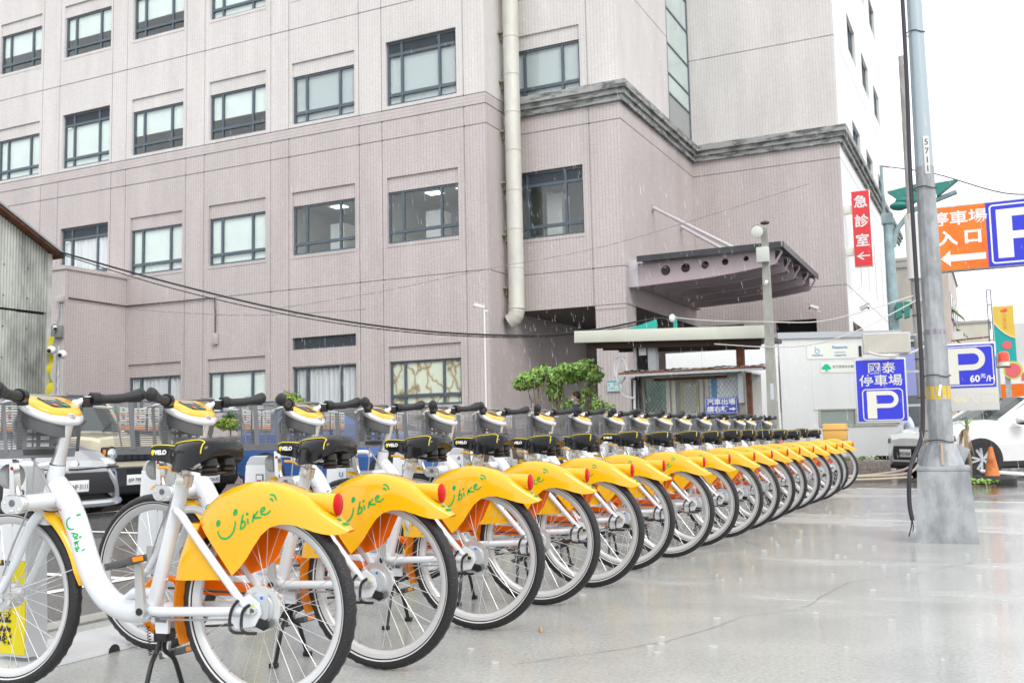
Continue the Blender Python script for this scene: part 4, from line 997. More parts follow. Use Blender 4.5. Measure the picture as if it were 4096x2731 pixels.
tag(MB().box(-0.03, -0.005, -0.12, 0.03, 0.03, 0.12).obj('dark_panel', cam_k), 'small dark panel at the end of the upper sponsor board', 'panel').location = on_cab(1.85, -0.02, 2.66 + z_)
# stone kerb bed with weeds
KB = thing('stone_bed', 'low pebbled stone kerb bed with weeds below the white cabin', 'planter bed', (-2.7, 20.9, -0.12), 0.38)
MB().box(-2.5, 0, -0.1, 0.75, 0.5, 0.38, 0.03).obj('stone', mat('pebble_stone', (0.30, 0.27, 0.24), 0.7, noise_scale=22, col2=(0.13, 0.11, 0.10), bump=0.6), KB)
k = MB(); rnd = random.Random(8); leaves(k, (-0.6, 0.25, 0.42), (1.7, 0.2, 0.07), 900, 0.035, rnd, 0.1); o = k.obj('weeds', leafB, KB, fix=False); o['kind'] = 'stuff'
k = MB()
for i, pts in enumerate(([(-3.0, 19.2, 0.02), (-2.3, 19.6, 0.03), (-1.7, 20.4, 0.1), (-1.5, 20.9, 0.3)], [(-3.2, 18.9, 0.02), (-2.2, 19.2, 0.03), (-1.6, 19.9, 0.05), (-1.45, 20.6, 0.2)], [(-3.4, 18.2, 0.0), (-2.2, 18.6, 0.0), (-1.5, 19.5, 0.0)])):
    k.tube(smooth_path(pts, 5), 0.022, 7)
tag(k.obj('hoses', mat('hose_beige', (0.42, 0.36, 0.28), 0.5)), 'beige hoses lying on the ground beside the stone bed', 'hose')
# ------------------------------------------------------------------ big galvanised lamp post in front
worn = mat('worn_galvanised', (0.37, 0.39, 0.41), 0.5, 0.2, noise_scale=7, col2=(0.22, 0.235, 0.25), stretch=(1, 1, 0.5), lo=0.38, hi=0.6, bump=0.15, bump_scale=60, rough_var=0.12, detail=9)
worn2 = mat('painted_grey_steel', (0.36, 0.43, 0.47), 0.38, 0.15, noise_scale=5, col2=(0.52, 0.57, 0.60), stretch=(1.5, 1.5, 0.35), lo=0.28, hi=0.34)
LP = thing('lamp_post', 'big weathered galvanised post with a flared base and a yellow band', 'lamp post', (-0.43, 8.62, 0.0), 0.05)
def sq(w, z, d=None): d = d or w; return [(-w / 2, -d / 2, z), (w / 2, -d / 2, z), (w / 2, d / 2, z), (-w / 2, d / 2, z)]
MB().loft([sq(0.445, 0.0), sq(0.40, 0.30), sq(0.375, 0.545)], smooth=False).obj('base', worn, LP)
MB().box(-0.192, -0.192, 0.546, 0.192, 0.192, 0.58, 0.004).obj('collar', worn, LP)
k = MB().prism([(-0.13, 0.10), (0.13, 0.10), (0.155, 0.44), (-0.155, 0.44)], -0.2115, -0.20, 'Y'); k.v = [(x, y + 0.045 * (z - 0.1) / 0.45 - 0.002, z) for x, y, z in k.v]; k.obj('door', worn, LP)
def octo(r, z, n=12): return [(r * cos(2 * pi * (i + 0.5) / n), r * sin(2 * pi * (i + 0.5) / n), z) for i in range(n)]
MB().loft([octo(0.165, 0.581), octo(0.150, 0.63), octo(0.125, 0.70), octo(0.098, 0.76)], smooth=False).obj('flare', worn, LP)
MB().loft([octo(0.095, 0.755), octo(0.082, 1.9), octo(0.073, 2.98)], smooth=False).obj('lower_shaft', worn, LP)
MB().loft([octo(0.071, 2.97, 24), octo(0.060, 4.2, 24), octo(0.050, 6.5, 24), octo(0.042, 8.5, 24)], smooth=True).obj('upper_shaft', worn2, LP)
MB().cyl((0, 0, 8.4), (0.9, -0.3, 8.9), 0.03, 10).obj('arm', worn2, LP)
MB().obox((1.1, -0.36, 8.93), (0.5, 0.2, 0.1), (0, -0.2, -0.3), 0.03).obj('lamp_head', worn2, LP)
for dx in (-0.004,): MB().box(-0.008, -0.172, 0.59, 0.008, -0.10, 0.76).obj('rust_seam', mat('pale_rust', (0.48, 0.36, 0.27), 0.7), LP)
for a in (0.0, pi / 2, pi, -pi / 2):
    MB().obox((0.15 * cos(a) * 0.85, 0.15 * sin(a) * 0.85, 0.66), (0.10, 0.012, 0.15), (0, radians(25), 0) if a in (0.0,) else (0, 0, a)).obj('gusset', worn, LP) if a in (0.0, pi) else None
yb = mat('peeling_yellow', (0.62, 0.42, 0.02), 0.5, noise_scale=16, col2=(0.42, 0.43, 0.42), lo=0.40, hi=0.44)
MB().tube([(0, 0, 1.10), (0, 0, 1.205)], [0.0925, 0.0915], 12, cap=False).obj('yellow_band', yb, LP)
MB().obox((0.012, -0.0985, 1.17), (0.02, 0.004, 0.09), (0, 0.15, 0)).obj('torn_paper', white_m, LP)
MB().tube([(0, 0, 1.62), (0, 0, 1.655)], [0.0875, 0.0873], 12, cap=False).obj('sticker', mat('dark_sticker', (0.10, 0.08, 0.16), 0.5, noise_scale=40, col2=(0.4, 0.4, 0.42), stretch=(3, 1, .2)), LP)
MB().obox((0.022, -0.069, 3.06), (0.044, 0.008, 0.31), (0, 0, 0.35), 0.002).obj('number_plate', mat('cracked_white_sticker', (0.62, 0.62, 0.60), 0.5, noise_scale=60, col2=(0.35, 0.33, 0.30), lo=0.3, hi=0.42), LP)
for i, ch in enumerate('5711'): text(ch, (0.025, -0.0735, 3.165 - 0.073 * i), (0.94, 0.34, 0), (0, 0, 1), 0.07, cam_k, LP, 'digit')
for z, r in ((0.775, 0.1), (1.285, 0.0915), (2.80, 0.078), (4.10, 0.064)):
    a = [(r * 1.06 * cos(2 * pi * i / 20) - (0.022 if cos(2 * pi * i / 20) < -0.5 else 0), r * 1.06 * sin(2 * pi * i / 20), z + 0.01 * sin(i)) for i in range(20)]
    MB().tube(a, 0.004, 5, closed=True).obj('strap', wire_m, LP)
tag(MB().tube(smooth_path([(-0.52, 8.58, 8.0), (-0.515, 8.56, 4.2), (-0.535, 8.55, 2.9), (-0.535, 8.53, 1.5), (-0.55, 8.52, 0.95), (-0.575, 8.50, 0.78), (-0.64, 8.44, 0.62), (-0.665, 8.40, 0.5), (-0.675, 8.40, 0.3), (-0.66, 8.40, 0.17)], 6), 0.017, 10).obj('conduit', mat('black_conduit', (0.03, 0.03, 0.04), 0.4)), 'thick black cable conduit strapped to the big galvanised post', 'cable')
k = MB(); k.tube([(-0.66, 8.40, 0.2), (-0.67, 8.38, 0.12), (-0.69, 8.37, 0.05)], 0.005, 5); k.tube([(-0.665, 8.40, 0.2), (-0.655, 8.39, 0.12), (-0.66, 8.37, 0.09)], 0.004, 5)
tag(k.obj('cable_end', wire_m), 'frayed thin wires hanging below the black conduit', 'cable')

# ------------------------------------------------------------------ concrete pole with the parking signs
conc_pole = mat('concrete_pole', (0.35, 0.345, 0.33), 0.75, noise_amt=0.35, noise_scale=5, stretch=(1, 1, 0.4), bump=0.3)
CP = thing('utility_pole', 'thin concrete pole carrying the blue parking signs behind the big post', 'pole', (-1.26, 19.62, -0.18))
MB().cyl((0, 0, 0), (0, 0, 8.0), 0.085, 16, 0.055).obj('shaft', conc_pole, CP)
MB().cyl((0, -0.01, 3.78), (0, -0.01, 4.98), 0.12, 14).obj('sheet_wrap', mat('rusty_white_sheet', (0.62, 0.62, 0.60), 0.5, noise_scale=6, col2=(0.42, 0.30, 0.22), stretch=(2, 2, .4), lo=0.3, hi=0.4), CP)
for z in (1.0, 1.6, 2.3, 3.1): MB().cyl((0, 0, z), (0, 0, z + 0.012), 0.09, 16).obj('strap', wire_m, CP)
def psign(name, label, x0, x1, z0, z1, y, rz=0.0, th=0.10):
    t = thing(name, label, 'sign', ((x0 + x1) / 2, y, (z0 + z1) / 2), rz); w, h = (x1 - x0) / 2, (z1 - z0) / 2
    MB().box(-w, -th / 2, -h, w, th / 2, h, 0.006).obj('case', mat('sign_case_white', (0.66, 0.67, 0.66), 0.45, noise_scale=5, col2=(0.5, 0.4, 0.3), lo=0.22, hi=0.3), t)
    return t, w, h
def ring(x0, z0, x1, z1, r, wd, y0, y1):
    a = rrect(x0, z0, x1, z1, r); b = rrect(x0 + wd, z0 + wd, x1 - wd, z1 - wd, max(0.005, r - wd)); n = len(a); k = MB()
    vs = [(x, y0, z) for x, z in a] + [(x, y0, z) for x, z in b]
    k.add(vs, [(i, (i + 1) % n, n + (i + 1) % n, n + i) for i in range(n)]); return k
def letterP(x0, z0, w, h, y, st=0.30):
    """bold P as one flat outline with a counter"""
    k = MB(); s = w * st; bh = h * 0.62; r = bh / 2; cx = x0 + w - r; zc_ = z0 + h - r
    out = [(x0, z0), (x0 + s, z0), (x0 + s, z0 + h - bh)]
    n = 14; ou = []; inn = []
    t = h * 0.155
    ou = [(x0 + s, z0 + h - bh)] + [(cx + r * sin(pi * i / n) , zc_ - r * cos(pi * i / n)) for i in range(n + 1)] + [(x0 + s, z0 + h)]
    inn = [(x0 + s, z0 + h - bh + t)] + [(cx + (r - t) * sin(pi * i / n), zc_ - (r - t) * cos(pi * i / n)) for i in range(n + 1)] + [(x0 + s, z0 + h - t)]
    k.add([(x, y, z) for x, z in ou + inn], [(i, i + 1, len(ou) + i + 1, len(ou) + i) for i in range(len(ou) - 1)])
    k.add([(x0, y, z0), (x0 + s, y, z0), (x0 + s, y, z0 + h), (x0, y, z0 + h)], [(0, 1, 2, 3)]); return k
t, w, h = psign('parking_sign', 'blue hospital parking sign with white characters above a boxed letter P', -2.33, -1.46, 0.985, 2.14, 19.05, 0.18)
MB().box(-w + 0.025, -0.056, -h + 0.03, w - 0.025, -0.0505, h - 0.03).obj('face', blue_s, t)
text('國泰', (0.02, -0.059, 0.385), (1, 0, 0), (0, 0, 1), 0.215, cream_s, t, bold=0.0015, sx=1.12); text('停車場', (0.0, -0.059, 0.165), (1, 0, 0), (0, 0, 1), 0.215, cream_s, t, bold=0.002, sx=1.14)
ring(-0.33, -0.54, 0.36, 0.03, 0.07, 0.018, -0.059, 0).obj('border', cream_s, t); letterP(-0.25, -0.50, 0.53, 0.49, -0.06, 0.3).obj('letter', cream_s, t)
MB().box(w, -0.02, 0.30, w + 0.22, 0.02, 0.34).obj('bracket', galv, t); MB().box(w, -0.02, -0.30, w + 0.22, 0.02, -0.26).obj('bracket', galv, t)
t, w, h = psign('blank_sign', 'blank beige light box above the blue hospital parking sign', -2.16, -1.36, 2.22, 2.585, 19.02, 0.3, 0.14)
MB().box(-w + 0.012, -0.076, -h + 0.012, w - 0.012, -0.0705, h - 0.012).obj('face', mat('blank_beige', (0.50, 0.48, 0.43), 0.5, noise_amt=0.12, noise_scale=3), t)
MB().box(w, -0.02, 0.12, w + 0.12, 0.02, 0.15).obj('bracket', galv, t)
t, w, h = psign('parking_sign', 'blue and white parking price sign with a large letter P right of the big post', -1.13, 0.0, 1.165, 2.37, 19.6, 0.0)
MB().box(-w + 0.025, -0.056, -0.195, w - 0.025, -0.0505, h - 0.035).obj('face', blue_s, t)
ring(-w + 0.05, -0.165, w - 0.05, h - 0.06, 0.05, 0.018, -0.059, 0).obj('border', cream_s, t); letterP(-0.215, -0.13, 0.60, 0.64, -0.06, 0.27).obj('letter', cream_s, t)
text('60', (0.20, -0.0595, -0.045), (1, 0, 0), (0, 0, 1), 0.165, sign_w, t, bold=0.004); text('元', (0.335, -0.0595, -0.0), (1, 0, 0), (0, 0, 1), 0.085, sign_w, t, bold=0.002); text('/H', (0.455, -0.0595, -0.05), (1, 0, 0), (0, 0, 1), 0.145, sign_w, t, bold=0.003)
fw_m = mat('faded_yellow_print', (0.66, 0.63, 0.48), 0.5)
text('入口', (0.25, -0.0515, -0.40), (1, 0, 0), (0, 0, 1), 0.24, fw_m, t, bold=0.004, sx=1.3)
MB().prism([(-0.2, -0.40), (-0.08, -0.30), (-0.08, -0.36), (0.03, -0.36), (0.03, -0.44), (-0.08, -0.44), (-0.08, -0.50)], -0.053, -0.051, 'Y').obj('arrow', fw_m, t)
t = thing('warning_beacon', 'orange-red warning beacon on a rusty bracket beside the price sign', 'beacon', (0.115, 19.6, 1.93))
MB().lathe([(0.001, 0.26), (0.045, 0.255), (0.085, 0.225), (0.093, 0.16), (0.095, 0.085), (0.10, 0.08)], n=20).obj('dome', mat('beacon_red', (0.80, 0.07, 0.03), 0.15, spec=0.8), t)
MB().cyl((0, 0, 0.0), (0, 0, 0.08), 0.088, 20).obj('base', cream_s, t)
k = MB().box(-0.12, -0.05, -0.03, 0.11, 0.05, -0.01); k.box(-0.13, -0.05, -0.03, -0.118, 0.05, 0.18); k.obj('bracket', rust_m, t)
# big overhead sign
OS = thing('entrance_sign', 'large orange and blue overhead parking entrance sign with white arrow', 'sign', (0.2, 21.6, 4.62), 0.0)
or_m = mat('sign_orange', (0.85, 0.14, 0.01), 0.4, noise_scale=1.6, col2=(0.78, 0.22, 0.02))
MB().box(-1.25, -0.04, -0.66, 1.75, 0.14, 0.66, 0.01).obj('case', galv, OS)
MB().box(-1.23, -0.05, -0.635, -0.22, -0.041, 0.635).obj('orange_face', or_m, OS); MB().box(-0.219, -0.05, -0.635, 1.2, -0.041, 0.635).obj('blue_face', blue_s, OS)
text('停車場', (-0.71, -0.053, 0.38), (1, 0, 0), (0, 0, 1), 0.30, sign_w, OS, bold=0.005, sx=1.16); text('入 口', (-0.70, -0.053, -0.01), (1, 0, 0), (0, 0, 1), 0.30, sign_w, OS, bold=0.012, sx=1.2)
MB().prism([(-1.08, -0.40), (-0.90, -0.24), (-0.90, -0.335), (-0.26, -0.335), (-0.26, -0.465), (-0.90, -0.465), (-0.90, -0.56)], -0.056, -0.051, 'Y').obj('arrow', sign_w, OS)
ring(-0.16, -0.585, 1.12, 0.585, 0.07, 0.03, -0.054, 0).obj('border', sign_w, OS); letterP(-0.04, -0.48, 1.02, 0.96, -0.055, 0.27).obj('letter', sign_w, OS)
MB().cyl((1.6, 0.2, -4.9), (1.6, 0.2, 1.2), 0.09, 14).obj('post', galv, OS)
# ------------------------------------------------------------------ concrete lamp pole in front of the booth
t = thing('lamp_pole', 'squarish concrete pole with a round flood lamp and meter box by the booth', 'lamp pole', (-3.84, 19.1, -0.15))
lc = mat('pale_concrete_pole', (0.36, 0.37, 0.33), 0.75, noise_amt=0.3, noise_scale=4, stretch=(1, 1, 0.35), bump=0.25)
MB().loft([sq(0.19, 0), sq(0.165, 1.8), sq(0.14, 3.6), sq(0.11, 4.9)], smooth=False).obj('shaft', lc, t)
MB().box(-0.13, -0.22, 4.21, 0.09, -0.075, 4.5, 0.01).obj('meter_box', mat('pale_box', (0.52, 0.54, 0.49), 0.5), t)
hd = MB().lathe([(0.0, 0.0), (0.09, -0.01), (0.118, -0.04), (0.122, -0.09), (0.125, -0.10)], 'Y', 20, (-0.10, -0.12, 4.80)).obj('lamp_head', galv, t)
MB().lathe([(0.0, -0.105), (0.10, -0.10), (0.12, -0.09)], 'Y', 20, (-0.10, -0.12, 4.80)).obj('lens', mat('lamp_glass', (0.55, 0.57, 0.52), 0.2, spec=0.8), hd)
MB().ell((0.02, -0.02, 4.99), (0.09, 0.06, 0.04)).obj('ballast', black_metal, t)
MB().cyl((0.02, -0.1, 3.85), (0.02, -0.22, 3.80), 0.03, 10).obj('spot', white_m, t)
MB().box(-0.01, -0.088, 1.62, 0.055, -0.083, 1.92).obj('plate', mat('pale_plate', (0.50, 0.56, 0.60), 0.5), t)
# teal signal mast
teal_p = mat('signal_post_teal', (0.30, 0.42, 0.45), 0.5, noise_amt=0.25, noise_scale=5); hood_m = mat('signal_green', (0.03, 0.22, 0.18), 0.45)
t = thing('signal_mast', 'pale teal signal mast with dark green lamp hoods behind the big post', 'traffic signal', (-2.5, 29.5, -0.18))
MB().cyl((0, 0, 0), (0, 0, 7.0), 0.16, 16, 0.13).obj('pole', teal_p, t); MB().cyl((-0.08, 0, 6.9), (-0.1, 0, 8.45), 0.04, 10).obj('riser', teal_p, t)
MB().box(-0.16, -0.16, 6.75, 0.14, 0.14, 7.05, 0.01).obj('cap', teal_p, t)
MB().tube(smooth_path([(0.12, 0, 6.1), (0.2, 0, 6.5), (0.45, 0, 6.85), (0.75, 0, 7.1), (1.8, 0, 7.45)], 5), 0.07, 10).obj('arm', teal_p, t)
for i in range(3):
    b = MB().ell((0.62 - 0.14 * i, -0.12 - 0.05 * i, 7.45 - 0.13 * i), (0.26, 0.22, 0.13), 14, 8).obj('signal_hood', hood_m, t)
MB().prism([(0.05, 7.62), (0.9, 7.75), (0.9, 7.35), (0.55, 7.15)], -0.3, 0.0, 'Y').obj('signal_case', hood_m, t)
MB().prism([(1.25, 7.72), (1.85, 7.75), (1.3, 7.35)], -0.2, 0.1, 'Y').obj('signal_case', hood_m, t)
for x in (0.12, 0.32):
    MB().prism([(x, 4.5), (x + 0.16, 4.5), (x + 0.12, 4.1), (x - 0.02, 4.05)], -0.35, -0.05, 'Y').obj('signal_case', hood_m, t)
MB().box(0.42, -0.3, 4.32, 0.6, -0.2, 4.42).obj('camera', cam_k, t); MB().box(-0.1, -0.3, 3.3, 0.4, -0.1, 3.6).obj('signal_case', hood_m, t)
MB().cyl((0, -0.1, 4.25), (0.4, -0.1, 4.25), 0.03, 8).obj('bracket', teal_p, t)

# ------------------------------------------------------------------ cables
def cable(label, pts, r, m=wire_m, n=6): return tag(MB().tube(smooth_path(pts, n), r, 6).obj('overhead_cable', m), label, 'cable')
cable('black cable bundle sagging from the shed roof to the booth roof', [(-19.7, 16.3, 5.45), (-17.2, 17.3, 4.62), (-14.5, 18.4, 3.85), (-12.0, 19.3, 3.36), (-9.5, 19.8, 3.10), (-7.8, 20.0, 3.12), (-6.4, 20.1, 3.28), (-6.05, 20.1, 3.2)], 0.022)
cable('second thinner black cable just below the bundle from the shed roof', [(-19.7, 16.32, 5.40), (-17.2, 17.35, 4.50), (-14.5, 18.45, 3.76), (-12.0, 19.35, 3.30), (-9.5, 19.85, 3.06), (-7.8, 20.05, 3.08), (-6.4, 20.15, 3.24)], 0.012)
cable('thin cable strung low across the tiled wall', [(-26.0, 21.5, 5.40), (-22.5, 22.0, 4.85), (-19.0, 22.4, 4.5), (-15.5, 22.8, 4.45)], 0.009, mat('grey_cable', (0.25, 0.24, 0.24), 0.6))
cable('thin cable rising from the tiled wall towards the canopy', [(-19.0, 22.9, 4.7), (-15.5, 23.2, 4.95), (-12.0, 23.5, 5.35), (-8.7, 24.2, 5.8), (-3.8, 24.5, 6.8)], 0.007, mat('grey_cable', (0.25, 0.24, 0.24), 0.6))
cable('lower pale cable from the lamp pole to the blank sign', [(-5.0, 19.5, 2.62), (-3.9, 19.0, 2.46), (-3.0, 18.9, 2.45), (-2.2, 18.9, 2.66), (-1.4, 19.4, 3.1), (-1.25, 19.5, 3.2)], 0.010, wwire_m)
cable('upper pale cable from the booth roof past the lamp pole to the concrete pole', [(-6.0, 20.1, 3.28), (-5.1, 19.6, 3.1), (-3.9, 18.95, 2.93), (-2.9, 18.9, 2.86), (-2.1, 18.95, 3.0), (-1.3, 19.5, 3.28)], 0.010, wwire_m)
cable('thick pale cable draped in front of the blue hospital sign', [(-2.05, 18.85, 2.24), (-1.8, 18.85, 2.17), (-1.45, 19.2, 2.20), (-1.1, 19.4, 2.36), (-0.95, 19.5, 2.5)], 0.022, wwire_m)
cable('black span wire from the teal signal mast past the post', [(-2.6, 29.5, 8.25), (-1.2, 28.2, 7.55), (0.4, 26.0, 6.35), (1.4, 22.0, 5.4)], 0.016)
k = MB(); k.ell((-6.02, 20.1, 3.26), (0.07, 0.05, 0.09), 10, 8); tag(k.obj('insulator', white_m), 'white insulator tied on the booth roof', 'insulator')

# ------------------------------------------------------------------ street beyond
def block(label, x0, x1, y0, y1, h, col, win=None, name='street_building', wm=None, front=True):
    t = thing(name, label, 'building', (0, 0, 0)); m = mat('wall_' + name + str(len(MATS)), col, 0.7, noise_amt=0.2, noise_scale=0.6, stretch=(1, 1, 0.3))
    MB().box(x0, y0, -0.3, x1, y1, h).obj('wall', m, t); MB().box(x0 - 0.1, y0 - 0.1, h, x1 + 0.1, y1 + 0.1, h + 0.18).obj('roof_edge', mat('roof_edge_grey', (0.40, 0.40, 0.39), 0.7), t)
    n = max(1, int((y1 - y0) / 3.0)); fl = int(h / 3.1)
    for f in range(fl):
        for i in range(n):
            if x1 < 2:
                a = y0 + (i + 0.25) * (y1 - y0) / n; w = MB().box(x1, a, 1.0 + f * 3.1, x1 + 0.04, a + (y1 - y0) / n * 0.5, 2.5 + f * 3.1).obj('window', slate_g, t)
                MB().box(x1 + 0.04, a - 0.05, 0.92 + f * 3.1, x1 + 0.12, a + (y1 - y0) / n * 0.5 + 0.05, 1.0 + f * 3.1).obj('sill', m, w)
        if front:
            nf = max(1, int((x1 - x0) / 2.2))
            for i in range(nf):
                a = x0 + (i + 0.2) * (x1 - x0) / nf; MB().box(a, y0 - 0.04, 1.0 + f * 3.1, a + (x1 - x0) / nf * 0.6, y0, 2.5 + f * 3.1).obj('window', slate_g, t)
    return t
t = block('pale narrow building with barred windows just past the white flank', -6.0, -3.0, 54, 62, 9.0, (0.50, 0.48, 0.44))
MB().box(-3.2, 53.9, 8.4, -2.9, 60, 10.2).obj('teal_cladding', mat('teal_grey_cladding', (0.32, 0.42, 0.43), 0.5), t)
for z in (3.2, 5.2, 7.2): MB().box(-3.9, 53.7, z, -2.7, 53.9, z + 0.08).obj('ledge', cream_s, t)
t = block('tall pink and cream building with window awnings down the street', -6.0, -2.2, 62, 76, 10.6, (0.62, 0.55, 0.50))
for i, (y, z) in enumerate(((64, 8.0), (67, 5.4), (70, 7.4), (73, 4.8))):
    MB().prism([(-2.2, z), (-1.55, z - 0.75), (-1.55, z - 0.82), (-2.2, z - 0.15)], y, y + 2.0, 'Y').obj('awning', mat('awning_pale_green' if i % 2 == 0 else 'awning_maroon', (0.50, 0.58, 0.35) if i % 2 == 0 else (0.30, 0.10, 0.14), 0.5), t)
    MB().box(-2.2, y + 0.4, z - 2.0, -1.7, y + 1.2, z - 1.5).obj('air_conditioner', offwhite, t)
block('low grey building with a parapet at the far end of the street', -2.4, 3.0, 84, 92, 6.6, (0.48, 0.50, 0.50)); block('pale yellow building behind the street scaffold', -2.4, -0.3, 78, 84, 8.2, (0.66, 0.65, 0.56))
block('grey blue house beyond the scaffold', -0.4, 1.4, 70, 76, 5.6, (0.40, 0.43, 0.46))
t = thing('sign_scaffold', 'rusty steel scaffold with a ladder frame beside the yellow and green sign', 'scaffold', (0, 44, 0))
for a, b in (((-1.6, 0, 4.35), (-0.2, 0, 4.42)), ((-1.6, 0, 3.3), (-0.1, 0, 3.35)), ((-1.4, 0, 4.35), (-0.5, 0, 3.6)), ((-0.2, 0, 4.3), (-0.45, 0, 3.35))): MB().cyl(a, b, 0.03, 6).obj('bar', rust_m if a[2] > 4 else galv, t)
for x in (-0.2, -0.05): MB().cyl((x, 0, 0), (x, 0, 6.3), 0.025, 6).obj('post', mat('dark_steel', (0.12, 0.13, 0.15), 0.5), t)
for z in (3.6, 4.3, 5.0, 5.7, 6.3): MB().cyl((-0.2, 0, z), (-0.05, 0, z), 0.02, 6).obj('rung', mat('dark_steel', (0.12, 0.13, 0.15), 0.5), t)
t = thing('shop_sign', 'tall yellow and green shop sign with a white curve and red round emblem', 'sign', (0.36, 44, 0))
yel = mat('sign_yellow', (0.72, 0.50, 0.08), 0.5); tl = mat('sign_teal', (0.01, 0.38, 0.36), 0.5); rd = mat('sign_pinkred', (0.72, 0.14, 0.16), 0.5)
MB().box(-0.38, 0, 3.4, 0.36, 0.25, 5.62).obj('face', yel, t)
MB().prism([(-0.38, 3.4), (0.36, 3.4), (0.36, 4.30), (0.2, 4.36), (0.0, 4.5), (-0.2, 4.7), (-0.38, 4.95)], -0.01, -0.002, 'Y').obj('lower_face', tl, t)
MB().tube([(-0.38, -0.012, 4.97), (-0.2, -0.012, 4.72), (0.0, -0.012, 4.52), (0.2, -0.012, 4.38), (0.36, -0.012, 4.32)], 0.03, 6, flat=0.5).obj('curve', sign_w, t)
for i, ch in enumerate('口福四季'): text(ch, (0.02, -0.004, 5.22 - 0.16 * i), (1, 0, 0), (0, 0, 1), 0.15, mat('sign_orange_ink', (0.75, 0.25, 0.05), 0.5), t)
MB().ell((0.02, -0.005, 5.43), (0.13, 0.01, 0.07)).obj('emblem', or_m, t); MB().ell((0.08, -0.015, 5.47), (0.07, 0.01, 0.06)).obj('emblem', rd, t)
MB().cyl((0.05, -0.03, 4.05), (0.05, -0.012, 4.05), 0.17, 20).obj('red_disc', rd, t)
d2 = MB().cyl((0.2, -0.06, 3.05), (0.2, 0.0, 3.05), 0.36, 24).obj('round_panel', mat('sign_lime', (0.6, 0.62, 0.15), 0.5), t); MB().cyl((0.2, -0.08, 3.05), (0.2, -0.061, 3.05), 0.28, 24).obj('red_disc', rd, d2)
MB().box(-0.1, 0.1, -0.2, 0.1, 0.2, 3.4).obj('post', galv, t)
t = thing('street_shop', 'shop front with a bright orange fascia and red and white board', 'shop', (0, 47, 0))
MB().box(0.1, 0, 2.05, 4, 0.4, 2.62).obj('orange_fascia', or_m, t); MB().box(0.1, 0.02, 2.63, 4, 0.4, 3.2).obj('white_board', sign_w, t); MB().box(0.1, 0.3, -0.2, 4, 6, 5.2).obj('wall', offwhite, t)
MB().box(0.15, 0.25, -0.2, 3.9, 0.29, 2.04).obj('glass_front', slate_g, t); MB().box(0.9, 0.0, 2.75, 1.5, 0.015, 3.1).obj('red_panel', rd, t)
t = thing('blue_banner', 'faded blue vertical banner behind the concrete pole', 'banner', (-1.95, 27, 0)); MB().box(-0.22, 0, 1.7, 0.22, 0.02, 2.9).obj('cloth', mat('faded_blue', (0.28, 0.32, 0.62), 0.6), t); MB().cyl((0.25, 0, -0.18), (0.25, 0, 3.0), 0.02, 8).obj('pole', galv, t)

# ------------------------------------------------------------------ cone, tyre, yucca in front of the white car
rub = mat('tyre_rubber', (0.018, 0.018, 0.02), 0.55, bump=0.25, bump_scale=120)
t = thing('old_tyre', 'old black car tyre lying flat on the road edge under the cone', 'tyre', (-0.15, 17.75, -0.08))
MB().lathe([(0.17, 0.02), (0.2, 0.0), (0.28, 0.0), (0.325, 0.04), (0.33, 0.09), (0.325, 0.14), (0.28, 0.18), (0.2, 0.18), (0.17, 0.16), (0.17, 0.02)], n=36).obj('carcass', rub, t)
t = thing('traffic_cone', 'worn orange traffic cone with a black rod in its top', 'traffic cone', (-0.17, 17.75, 0.1))
MB().lathe([(0.115, 0.0), (0.11, 0.02), (0.03, 0.45), (0.03, 0.46), (0.0, 0.46)], n=24).obj('cone', mat('faded_orange', (0.62, 0.20, 0.05), 0.6, noise_scale=6, col2=(0.30, 0.08, 0.03), lo=0.3, hi=0.5), t)
MB().cyl((0.0, 0, 0.44), (-0.01, 0, 0.56), 0.015, 8).obj('rod', cam_k, t)
tag(MB().obox((0.0, 18.1, 0.13), (0.7, 0.35, 0.03), (0.05, 0.08, 0.1), 0.004).obj('board', mat('white_board', (0.6, 0.62, 0.62), 0.5)), 'flat white board lying behind the cone', 'board')
MB_ = MB(); rnd = random.Random(31)
o = MB().ell((-0.55, 17.55, -0.06), (0.5, 0.35, 0.10), 20, 8).obj('earth_mound', earth_m); o['kind'] = 'structure'
k = MB(); leaves(k, (-0.45, 17.35, 0.03), (0.42, 0.14, 0.05), 700, 0.045, rnd, 0.2); o = tag(k.obj('weeds', leafA, fix=False), 'low green weeds on the mound at the foot of the tyre', 'weeds', kind='stuff')
t = thing('spiky_plant', 'spiky plant with green tips and drooping dead leaves beside the big post', 'plant', (-0.50, 17.6, 0.0))
MB().tube(smooth_path([(0, 0, -0.1), (0.02, 0, 0.3), (-0.02, 0, 0.62), (0.02, 0, 0.9)], 4), [0.03] * 13, 8).obj('stem', bark_m, t)
deadm = mat('dead_leaf', (0.36, 0.26, 0.16), 0.8); gm = mat('blade_green', (0.30, 0.42, 0.10), 0.5)
def blade(k, p0, ang, out, up, w, droop):
    d = Vector((cos(ang), sin(ang), 0)); s = Vector((-sin(ang), cos(ang), 0)); vs = []
    for i in range(6):
        t_ = i / 5; c = Vector(p0) + d * out * t_ + Vector((0, 0, up * t_ - droop * t_ * t_)); ww = w * (1 - t_ * 0.85)
        vs += [c - s * ww, c + s * ww]
    k.add(vs, [(2 * i, 2 * i + 2, 2 * i + 3, 2 * i + 1) for i in range(5)], True)
for i in range(26):
    k = MB(); blade(k, (0.0, 0, 0.88), rnd.uniform(0, 6.3), rnd.uniform(0.16, 0.36), rnd.uniform(0.1, 0.32), 0.011, rnd.uniform(0.05, 0.28)); k.obj('leaf', gm, t, fix=False)
